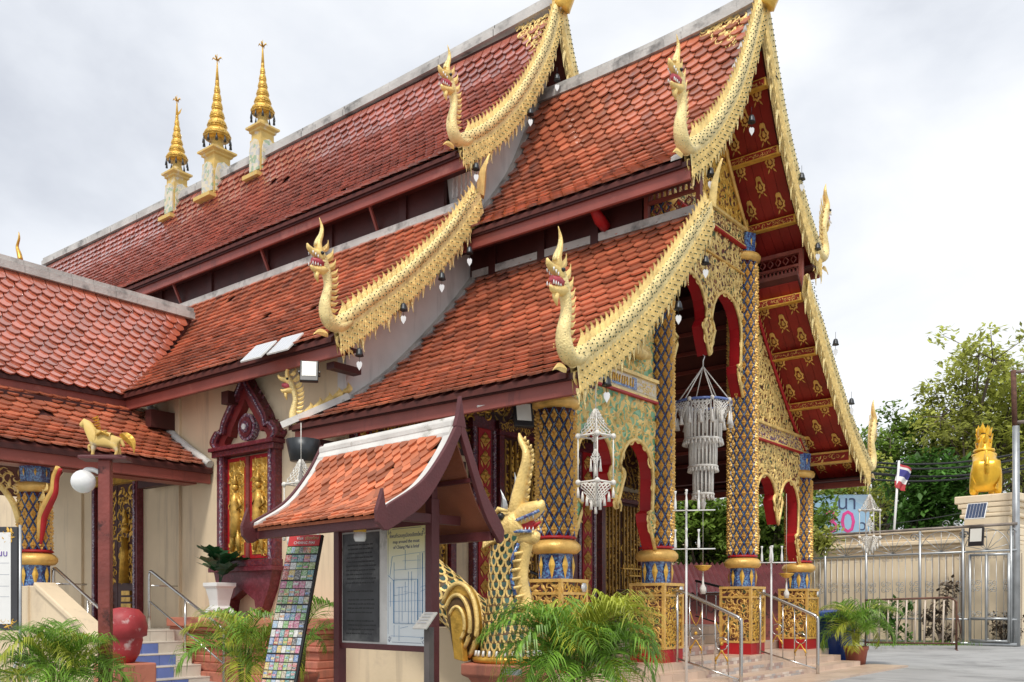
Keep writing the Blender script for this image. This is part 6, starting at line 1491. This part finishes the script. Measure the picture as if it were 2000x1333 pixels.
def palm(p, n, sc, lab, yel, pot=None, hst=.25, spread=1.0, seed=1):
    rnd = random.Random(seed); o = thing('palm_plant', lab, 'palm', p)
    for k in range(n):
        az = k*2.39996+rnd.uniform(-.2, .2); t = k/n; kind = min(3, int(rnd.uniform(0, 2)+2*t)); s_ = sc*rnd.uniform(.75, 1.1)*(1-.15*t)
        tilt = (-.32+t*.95)*spread+rnd.uniform(-.12, .12)
        A = MX.Translation((.07*math.cos(az), .07*math.sin(az), hst*(1.15-.6*t))) @ MX.Rotation(az, 4, 'Z') @ MX.Rotation(tilt, 4, 'Y') @ MX.Rotation(rnd.uniform(-.25, .25), 4, 'X') @ MX.Scale(s_, 4)
        link('frond', FRM[(kind, 'palm_y' if rnd.random() < yel else 'palm_b' if rnd.random() < .06 and t > .5 else 'palm')], o, A)
    for k in range(6): a = k*1.05; MB().tube([(.05*math.cos(a), .05*math.sin(a), 0), (.08*math.cos(a), .08*math.sin(a), hst*1.25)], [.02, .013], 6).build('stem', G['palm_stem'], o)
    if pot:
        m = MB(); prof = [(.16, -.42), (.18, -.40), (.22, -.12), (.245, -.08), (.245, -.02), (.2, -.02), (.19, -.05)]; n_ = 32; vs = []
        for r_, z in prof:
            for j in range(n_): a = 2*math.pi*j/n_; q = r_*(1+.05*abs(math.sin(a*4))); vs.append((q*math.cos(a), q*math.sin(a), z))
        m.add(vs, [(i*n_+j, i*n_+(j+1) % n_, (i+1)*n_+(j+1) % n_, (i+1)*n_+j) for i in range(len(prof)-1) for j in range(n_)], 0, True); m.build('pot', G['pot'], o)
    return o
G['pot'] = mat('terracotta_pot', (.36, .10, .06), .55, var=.15, scale=6)
p = px(1130, 1340, 8.6); p.z = .42; palm(p, 40, .95, 'lush green palm in front of the porch platform beside the serpent statue', .18, True, .3, 1.1, 3)
p = px(112, 1340, 8.4); p.z = .42; palm(p, 30, .68, 'green palm at the foot of the red post, left foreground', .25, True, .22, 1.05, 8)
p = px(478, 1340, 11.2); p.z = .30; palm(p, 20, .86, 'yellowing palm between the side handrail and the brochure panel', .75, True, .35, .85, 5)
p = px(585, 1290, 11.8); p.z = .42; palm(p, 7, .80, 'sparse dark palm mostly behind the brochure panel', .0, True, .35, .7, 12)
p = px(1672, 1300, 19.6); p.z = .43; palm(p, 26, .95, 'palm in a fluted terracotta pot at the end of the platform', .2, True, .3, .95, 4)
# ================================================================== right background: wall, gate, lion, trees
GLp, GRp = px(1560, 1185, 29.2), px(1992, 1185, 24.5); gx = (GRp-GLp).xy.to_3d(); GW = gx.length; gx.normalize(); grz = math.atan2(gx.y, gx.x); GZ = .18
def gpos(a):      # local x on the gate line for a photograph column
    c, s_ = math.cos(TH), math.sin(TH); k = (a-1000)/1800; r = V((k*c-s_, k*s_+c)); A = V((CAMP.x, CAMP.y)); dx, dy = gx.x, gx.y; bx, by = GLp.x-A.x, GLp.y-A.y
    det = r.x*(-dy)+dx*r.y; t = (bx*(-dy)+dx*by)/det; return (A+r*t-V((GLp.x, GLp.y))).dot(V((dx, dy)))
BW = thing('boundary_wall', 'cream boundary wall with moulded coping behind the iron gate', 'wall', (GLp.x, GLp.y, 0), grz)
MB().b6(-9, GW-.3, .9, 1.2, 0, 2.95).build('wall', G['wall_cream'], BW)
for z0, z1, t in ((2.95, 3.06, .08), (3.06, 3.2, .16), (3.2, 3.42, .10), (3.42, 3.52, .20), (2.75, 2.83, .05)): MB().b6(-9, GW-.3, .9-t, 1.2+t, z0+.001, z1-.001).build('coping', G['wall_cream'], BW, bev=.03)
for k in range(42): MB().b6(-.6+k*.2, -.585+k*.2, .885, .9, .35, 2.72).build('wall_joint', G['joint'], BW)
PI = thing('gate_pillar', 'massive cream gate pillar with stepped cap under the gold lion', 'pillar', (GLp.x+gx.x*gpos(1908), GLp.y+gx.y*gpos(1908), 0), grz)
for z0, z1, w in ((0, 3.35, 1.0), (3.35, 3.5, 1.08), (3.5, 3.75, .96), (3.75, 3.86, 1.14), (3.86, 4.02, 1.06), (4.02, 4.16, 1.22), (4.16, 4.38, 1.36)): MB().b6(-w*.62, w*.62, .75-w*.1, 2.0, z0+.001, z1-.001).build('course', G['wall_cream'], PI, bev=.03)
LI = thing('gold_lion', 'golden guardian lion seen from behind on the gate pillar', 'statue', (PI.location.x-gx.y*1.2-gx.x*.22, PI.location.y+gx.x*1.2-gx.y*.22, 4.38), 0); LI.rotation_euler = (0, 0, math.atan2(LI.location.y-CAMP.y, LI.location.x-CAMP.x)+rad(6))
LV = [(.0, 0, .72, .46), (-.28, 0, .60, .46), (.14, 0, 1.0, .38), (.22, 0, 1.26, .30), (.27, 0, 1.48, .23), (.30, 0, 1.72, .25), (.52, 0, 1.74, .17),
      (-.30, .36, .50, .30), (-.12, .42, .20, .15), (-.25, .44, .05, .15), (-.30, -.36, .50, .30), (-.12, -.42, .20, .15), (-.25, -.44, .05, .15),
      (.42, .26, .55, .17), (.45, .28, .25, .12), (.5, .28, .05, .13), (.42, -.26, .55, .17), (.45, -.28, .25, .12), (.5, -.28, .05, .13)]
LE = [(0, 1), (0, 2), (2, 3), (3, 4), (4, 5), (5, 6), (1, 7), (7, 8), (8, 9), (1, 10), (10, 11), (11, 12), (2, 13), (13, 14), (14, 15), (2, 16), (16, 17), (17, 18)]
skinned('body', LV, LE, G['gold_lion'], LI)
K = catmull([(-.68, 0, .62), (-.78, 0, .8), (-.70, 0, 1.0), (-.52, 0, 1.12), (-.40, 0, 1.3)], 4); MB().tube(K, [.07]*8+[.09]*6+[.05]*3, 8).build('tail', G['gold_lion'], LI)
for z, r in ((1.36, .34), (1.22, .40)):
    MB().tube([(.22+r*math.cos(a*.3142), r*math.sin(a*.3142), z) for a in range(21)], .05, 6).build('collar', G['gold_lion'], LI)
LI.scale = (.80, .74, .98)
fm = flame_mesh(.27, .20, .12, .3).mesh('mane_flame', G['gold_lion'])
for k in range(14):
    a = k*.449; zz = 1.35+.2*(k % 3); link('mane_flame', fm, LI, MX.Translation((.28+.22*math.cos(a), .22*math.sin(a), zz+.06)) @ MX.Rotation(a, 4, 'Z') @ MX.Rotation(.35, 4, 'Y') @ mat4((0, 1, 0), (0, 0, 1), (1, 0, 0), (0, 0, 0)))
for k in range(3): link('crown_flame', fm, LI, MX.Translation((.30, -.16+.16*k, 1.90)) @ mat4((0, 1, 0), (0, 0, 1), (1, 0, 0), (0, 0, 0)) @ MX.Scale(.9+.3*(k == 1), 4))
GT = thing('iron_gate', 'tall grey steel sliding gate with scrollwork across the driveway', 'gate', (GLp.x, GLp.y, GZ), grz)
xs_ = [gpos(a) for a in (1612, 1692, 1797, 1881)]; xe = gpos(1975); H = 3.28
for x in xs_+[xe]: rail([(x, 0, 0), (x, 0, H-.05)], .04, 'post', G['galv'], GT)
for z, r in ((H, .04), (2.58, .03), (.72, .026), (.05, .05)): rail([(gpos(1575), 0, z), (xe+.15, 0, z)], r, 'cross_rail', G['galv' if z != H else 'rust_lt'], GT)
for a in (1896, 1972): rail([(gpos(a), -.06, .12), (gpos(a), -.06, 2.50)], .04, 'wicket_stile', G['galv'], GT)
rail([(gpos(1928), -.06, .12), (gpos(1928), -.06, 2.5)], .04, 'wicket_bar', G['galv'], GT)
for z in (.14, 2.48, .74): rail([(gpos(1896), -.06, z), (gpos(1972), -.06, z)], .035, 'wicket_rail', G['galv'], GT)
x = gpos(1580)
while x < xe:
    rail([(x, 0, .1), (x, 0, 2.56)], .008, 'bar', G['galv'], GT); x += .19
sr = [(.11*(1-t/14)*math.cos(t*.8), 0, .11*(1-t/14)*math.sin(t*.8)) for t in range(13)]
srm = MB().tube(sr, .011, 4).mesh('scroll', G['galv'])
x = gpos(1580); k = 0
while x < xe-.1:
    for z in (1.72, 1.55, .86, 2.42): link('scroll', srm, GT, MX.Translation((x+(.09 if k % 2 else 0), 0, z)) @ MX.Rotation(k*1.57, 4, 'Y') @ MX.Scale(.8 if z != 2.42 else .45, 4))
    k += 1; x += .21
for i in range(4):
    x0, x1 = (xs_+[xe])[i], (xs_+[xe])[i+1]; c = (x0+x1)/2
    for s_ in range(7): a = math.pi*(s_+.5)/7; rail([(c, 0, 2.60), (c+.55*math.cos(a), 0, 2.62+.55*math.sin(a))], .009, 'fan_bar', G['galv'], GT)
    MB().tube([(c+.58*math.cos(a*.2618), 0, 2.61+.58*math.sin(a*.2618)) for a in range(13)], .011, 4).build('fan_arc', G['galv'], GT)
    for s_ in (-1, 1): link('scroll', srm, GT, MX.Translation((c+s_*.62, 0, 3.05)) @ MX.Scale(1.2, 4))
for s_ in (-1, 1): link('scroll', srm, GT, MX.Translation((gpos(1857)+s_*.14, 0, H+.1)) @ MX.Rotation(1+s_, 4, 'Y') @ MX.Scale(1.1, 4))
gp_ = lambda a, z, off=-.3: V((GLp.x+gx.x*gpos(a)+gx.y*-off*-1, GLp.y+gx.y*gpos(a)+gx.x*off, z))
fl = gp_(1908, 3.15, -.25); flood(fl, rad(-8), grz, 1.15, 'black solar floodlight mounted on top of the gate'); solar(gp_(1908, 3.85, -.25), rad(62), grz, .52, .5, 'upright small solar panel above the gate floodlight', 'cells')
PO = thing('gate_mast', 'grey steel pole with rusty top beside the gate at the right edge', 'pole', gp_(1984, .18, .1))
MB().tube([(0, 0, 0), (0, 0, 5.9)], [.11, .085], 8).build('shaft', G['galv'], PO); MB().tube([(-.03, 0, 5.9), (-.06, 0, 7.4)], .07, 6).build('rusty_top', G['rust'], PO)
for z in (6.0, 7.35): rail([(-.06, 0, z), (1.2, .6, z+.05)], .045, 'arm', G['rust_lt'], PO)
CB = thing('crowd_barrier', 'rusty steel crowd barrier with cream bars before the gate', 'barrier', px(1690, 1185, 24.4), 0)
c1 = px(1868, 1185, 23.6); v_ = (c1-CB.location); CB.rotation_euler = (0, 0, math.atan2(v_.y, v_.x)); CB.location.z = .12; wv = v_.length
rail([(0, 0, .05), (0, 0, 1.3)]+[(wv-.15, 0, 1.36), (wv, 0, 1.25), (wv, 0, .0)], .028, 'frame', G['rust'], CB); rail([(0, 0, .18), (wv, 0, .18)], .025, 'bottom_bar', G['rust'], CB)
rail([(wv, -.35, 0), (wv, .3, .02)], .03, 'foot', G['rust'], CB); rail([(wv+.03, 0, .25), (wv+.1, 0, .5), (wv+.03, 0, .9)], .015, 'hook', G['rust'], CB)
for k in range(10): x = .1+k*(wv-.2)/9; rail([(x+.03, 0, 1.3), (x, 0, .18)], .022, 'bar', G['cream_bar'], CB)
bn = thing('blue_bin', 'blue plastic drum behind the potted palm', 'bin', px(1626, 1283, 20.6)); bn.location.z = 0
MB().lathe([(.40, 0), (.46, .2), (.48, .6), (.47, .98), (.52, 1.0), (.52, 1.1), (.3, 1.16), (.0, 1.18)], 20).build('drum', G['bluebin'], bn)
FG = thing('thai_flag', 'red white and blue striped flag drooping on a white pole', 'flag', px(1740, 1036, 31)); zz = px(1756, 900, 31).z-FG.location.z
dxf = (px(1756, 1036, 31)-FG.location); FG.rotation_euler = (0, 0, TH)
MB().tube([(0, 0, -1.5), (dxf.length, 0, zz)], .04, 6).build('pole', G['wht'], FG)
fm_ = MB(); nu, nv = 10, 12
for i in range(nu+1):
    for j in range(nv+1):
        u, v = i/nu, j/nv; fm_.v.append((dxf.length*(1-.35*u)-.02+.46*v-.15*v*u+.03*math.sin(u*6), .08*math.sin(v*7+u*3), zz-.06-u*.85-v*.22+.1*v*u))
cols = [0, 0, 1, 1, 2, 2, 2, 2, 1, 1, 0, 0]
for i in range(nu):
    for j in range(nv): fm_.f.append((i*(nv+1)+j, i*(nv+1)+j+1, (i+1)*(nv+1)+j+1, (i+1)*(nv+1)+j)); fm_.m.append([0, 1, 2, 2, 2, 1, 1, 0, 0, 0][i]); fm_.s.append(True)
fm_.build('cloth', [G['flag_r'], G['wht'], G['flag_b']], FG)
BB = thing('billboard', 'pale blue billboard with pink number 30 behind the boundary wall', 'billboard', px(1640, 1005, 32.5), TH); BB.location.z = 0
zc = px(1640, 1008, 32.5).z
MB().b6(-1.6, 1.05, 0, .15, zc-1.1, zc+.75).build('panel', G['sky_panel'], BB); text('30', MX.Translation((.0, -.01, zc-.25)) @ Ax, 1.15, G['pink_ink'], BB); text('นา', MX.Translation((.25, -.01, zc+.45)) @ Ax, .7, G['ink_navy'], BB); text('ว', MX.Translation((.82, -.01, zc-.35)) @ Ax, .5, G['ink_navy'], BB)
for x in (-1.2, .8): rail([(x, .2, 0), (x, .2, zc)], .1, 'leg', G['galv'], BB)
SH = thing('tin_shed', 'low shed with a faded maroon corrugated roof beyond the porch', 'shed', px(1450, 1185, 27), TH); SH.location.z = 0
cv = MB(); n = 60
for i in range(n+1): x = -3.2+4.7*i/n; z = .05*math.cos(i*math.pi); cv.v += [(x, -.9, 1.62+z), (x, .9, 2.55+z)]
for i in range(n): cv.f.append((i*2, i*2+2, i*2+3, i*2+1)); cv.m.append(0); cv.s.append(False)
so_ = cv.build('roof_sheet', G['tin_red'], SH); sm_ = so_.modifiers.new('solid', 'SOLIDIFY'); sm_.thickness = .02
MB().b6(-3.0, 1.3, -.5, .8, 0, 1.75).build('wall', G['wood_post'], SH)
# ---- trees
def leafcloud(rnd, mb, c, rad_, n, ls):
    for _ in range(n):
        while True:
            v = V((rnd.uniform(-1, 1), rnd.uniform(-1, 1), rnd.uniform(-1, 1)))
            if v.length < 1: break
        v = v*(v.length**-.35 if v.length > .05 else 1)
        p = c+V((v.x*rad_[0], v.y*rad_[1], v.z*rad_[2])); d = V((rnd.gauss(0, 1), rnd.gauss(0, 1), rnd.gauss(0, .6)-.2)).normalized(); x, y, z = frame(d); l = ls*rnd.uniform(.6, 1.3)
        mb.add([p, p+d*l*.5+x*l*.26, p+d*l, p+d*l*.5-x*l*.26], [(0, 1, 2, 3)])
def tree(base, H, clumps, lab, m, ls, seed, n=260, lean=(0, 0), name='tree', tr=.22, trunkz=.55):
    rnd = random.Random(seed); o = thing(name, lab, 'tree', base)
    tk = MB(); top = V((lean[0], lean[1], H*trunkz)); P = catmull([(0, 0, -.2, tr), (lean[0]*.2+.1, lean[1]*.3, H*.25, tr*.8), (lean[0]*.7-.1, lean[1]*.7, H*.42, tr*.65), (*top, tr*.5)], 4)
    tk.tube([p[:3] for p in P], [p[3] for p in P], 8); tk.build('trunk', G['bark'], o)
    cr = MB(); br = MB()
    for (x, y, z, r) in clumps:
        c = V((x, y, z)); k = rnd.randrange(len(P)//2, len(P)); s_ = V(P[k][:3]); md = s_.lerp(c, .5)+V((rnd.uniform(-.3, .3), rnd.uniform(-.3, .3), -.2)); br.tube(catmull([tuple(s_), tuple(md), tuple(c)], 4), [tr*.32*(1-.09*i) for i in range(9)], 5)
        for _ in range(5):
            sub = c+V((rnd.gauss(0, .55), rnd.gauss(0, .55), rnd.gauss(0, .42)))*r; leafcloud(rnd, cr, sub, (r*.5, r*.5, r*.36), int(n*r*.22), ls)
            br.tube([tuple(c), tuple(c.lerp(sub, .6)), tuple(sub)], [tr*.09, tr*.06, tr*.03], 4)
    br.build('branches', G['bark'], o); cr.build('crown', m, o)
    return o
G['bark'] = mat('grey_brown_bark', (.13, .10, .08), .85, var=.3, scale=4, bump=.4, bsc=10)
G['fol'] = mat('mid_green_foliage', (.21, .32, .06), .5, var=.35, scale=.6, isl=.5, trans=.5)
G['fol_y'] = mat('yellow_green_foliage', (.42, .45, .10), .5, var=.35, scale=.5, isl=.5, trans=.5)
G['fol_d'] = mat('deep_green_foliage', (.10, .23, .04), .5, var=.35, scale=.6, isl=.5, trans=.45)
def ball_clumps(rnd, cx, cz, rx, rz, n, r, ry=None):
    o = []
    for i in range(n):
        while True:
            v = (rnd.uniform(-1, 1), rnd.uniform(-1, 1), rnd.uniform(-1, 1))
            if sum(q*q for q in v) < 1: break
        o.append((cx+v[0]*rx, v[1]*(ry or rx)*.8, cz+v[2]*rz, r*rnd.uniform(.75, 1.25)))
    return o
def treepx(a, d, top, left_, right_, bot, lab, m, ls, seed, ncl, r, n=260, tr=.25, **k):
    rnd = random.Random(seed); b = px(a, 1185, d); b.z = .1; s_ = d/1800
    zt = 1.25+(1185-top)*s_; zb = 1.25+(1185-bot)*s_; cx = ((left_+right_)/2-a)*s_; rx = (right_-left_)/2*s_
    cl = ball_clumps(rnd, 0, (zt+zb)/2, rx, (zt-zb)/2, ncl, r); c, q = math.cos(TH), math.sin(TH)
    cl = [((x+cx)*c-y*q, (x+cx)*q+y*c, z, rr) for x, y, z, rr in cl]
    return tree(b, zt, cl, lab, m, ls, seed, n, tr=tr, **k)
treepx(1898, 41, 670, 1790, 2080, 960, 'tall airy tree with yellow green leaves behind the gold lion', G['fol_y'], .30, 21, 44, 1.15, 210, tr=.30)
treepx(1720, 44, 815, 1640, 1860, 1000, 'broad mid green tree rising beyond the right eave', G['fol'], .30, 22, 30, 1.15, 220, tr=.30)
treepx(1990, 46, 700, 1900, 2130, 1010, 'dense green tree at the right edge of the picture', G['fol'], .32, 23, 30, 1.3, 220, tr=.3)
treepx(1808, 35, 905, 1752, 1872, 1060, 'dense dark green shrub tree directly behind the gate wall', G['fol_d'], .30, 24, 24, .85, 340, tr=.16)
treepx(1655, 40, 900, 1590, 1730, 1050, 'yellow green young tree beside the billboard', G['fol_y'], .26, 25, 16, .8, 260, tr=.12)
treepx(1375, 30, 960, 1290, 1455, 1120, 'leafy green tree seen through the central porch opening', G['fol'], .24, 26, 34, .75, 420, tr=.15)
treepx(1515, 31, 965, 1455, 1610, 1120, 'leafy green tree seen through the right porch arches', G['fol'], .24, 27, 30, .75, 400, tr=.15)
treepx(1240, 38, 900, 1150, 1330, 1120, 'green tree behind the porch columns', G['fol_d'], .30, 29, 20, 1.0, 300, tr=.15)
treepx(2140, 43, 760, 2060, 2300, 1130, 'leafy street tree beyond the gate mast', G['fol'], .34, 31, 26, 1.4, 200, tr=.25)
treepx(2420, 46, 800, 2300, 2560, 1130, 'leafy street tree far to the right of the gate', G['fol_d'], .34, 32, 24, 1.4, 200, tr=.25)
sw = thing('street_wall', 'low cream street wall across the road', 'wall', px(2200, 1185, 50), TH); sw.location.z = 0; MB().b6(-18, 22, 0, .3, 0, 2.4).build('wall', G['wall_cream'], sw); MB().b6(-18, 22, -.06, .36, 2.4, 2.55).build('coping', G['wall_cream'], sw)
def shrub(a, b, d, h, lab, m, seed, ls=.2):
    rnd = random.Random(seed); p = px(a, b, d); p.z = gz(p.x, p.y); o = thing('wall_shrub', lab, 'shrub', p); cr = MB(); st = MB()
    for k in range(9):
        q = V((rnd.uniform(-.4, .4), rnd.uniform(-.2, .2), rnd.uniform(.3, h))); st.tube([(0, 0, 0), tuple(q*.5+V((0, 0, .1))), tuple(q)], [.02, .014, .006], 4); leafcloud(rnd, cr, q, (.24, .24, .28), 45, ls)
    st.build('stems', G['bark'], o); cr.build('leaves', m, o)
shrub(1745, 1255, 26.3, 1.2, 'dark leafy plant at the wall behind the barrier, left of the gate post', G['fol_d'], 3); shrub(1838, 1255, 25.8, 1.6, 'tall reddish plant at the wall behind the barrier end', G['fol_r'], 4); shrub(1958, 1250, 25.0, .7, 'small dry plant inside the wicket of the gate', G['fol_r'], 6, .12); shrub(1603, 1060, 24, .5, 'light green sprig beside the far right column', G['fol_y'], 9)
bpy.data.objects['wall_shrub.003'].location = px(1603, 1085, 23.5)
gr_ = MB(); rnd = random.Random(5)
for _ in range(700):
    p = px(rnd.uniform(1690, 1990), 1258, 25.6)+V((rnd.gauss(0, .15), rnd.gauss(0, .2), 0)); p.z = gz(p.x, p.y); d = V((rnd.gauss(0, .4), rnd.gauss(0, .4), 1)).normalized()*rnd.uniform(.06, .2); gr_.add([p, p+V((.015, .01, 0)), p+d], [(0, 1, 2)])
gr_.build('weeds', G['palm'], None, kind='stuff', label='low weeds along the foot of the wall', category='weeds')
# ---- overhead wires
for i, (y0, y1, s_) in enumerate(((895, 880, .5), (902, 893, .6), (912, 905, .4), (922, 900, .5), (888, 868, .5), (1028, 955, .2))):
    a = px(1600 if i < 5 else 1690, y0, 32); b = px(2060, y1, 32); tag(MB().tube([a.lerp(b, t/12)-V((0, 0, s_*4*(t/12)*(1-t/12))) for t in range(13)], .035 if i < 5 else .015, 5).build('power_cable', G['black']), 'black overhead cable, %s across the trees behind the lion' % ('second from the top', 'third from the top', 'fifth of the bundle', 'fourth of the bundle', 'topmost of the bundle', 'thin single line below the bundle')[i], 'cable', 'overhead cables')
pc = thing('parked_car', 'white parked car glimpsed beyond the gate mast at the right edge', 'car', px(2010, 1215, 30), TH); pc.location.z = .18
MB().prism([(-.9, .3), (.9, .3), (.9, .75), (.75, .85), (.55, 1.4), (-.55, 1.4), (-.75, .85), (-.9, .75)], MX(((1, 0, 0, 0), (0, 0, 1, 0), (0, 1, 0, 0), (0, 0, 0, 1))), 4.0).build('body', G['wht'], pc, bev=.05)
MB().prism([(-.68, .88), (.68, .88), (.5, 1.32), (-.5, 1.32)], MX(((1, 0, 0, 0), (0, 0, 1, -.02), (0, 1, 0, 0), (0, 0, 0, 1))), .03).build('windscreen', G['black'], pc)
for x in (-.78, .78):
    MB().b6(x-.1, x+.1, -.03, .0, .62, .75).build('tail_light', G['red'], pc)
    for y in (.7, 3.2): MB().inst(MB().lathe([(.31, -.1), (.31, .1)], 16), MX.Translation((x, y, .31)) @ MX.Rotation(rad(90), 4, 'Y')).build('wheel', G['black'], pc)
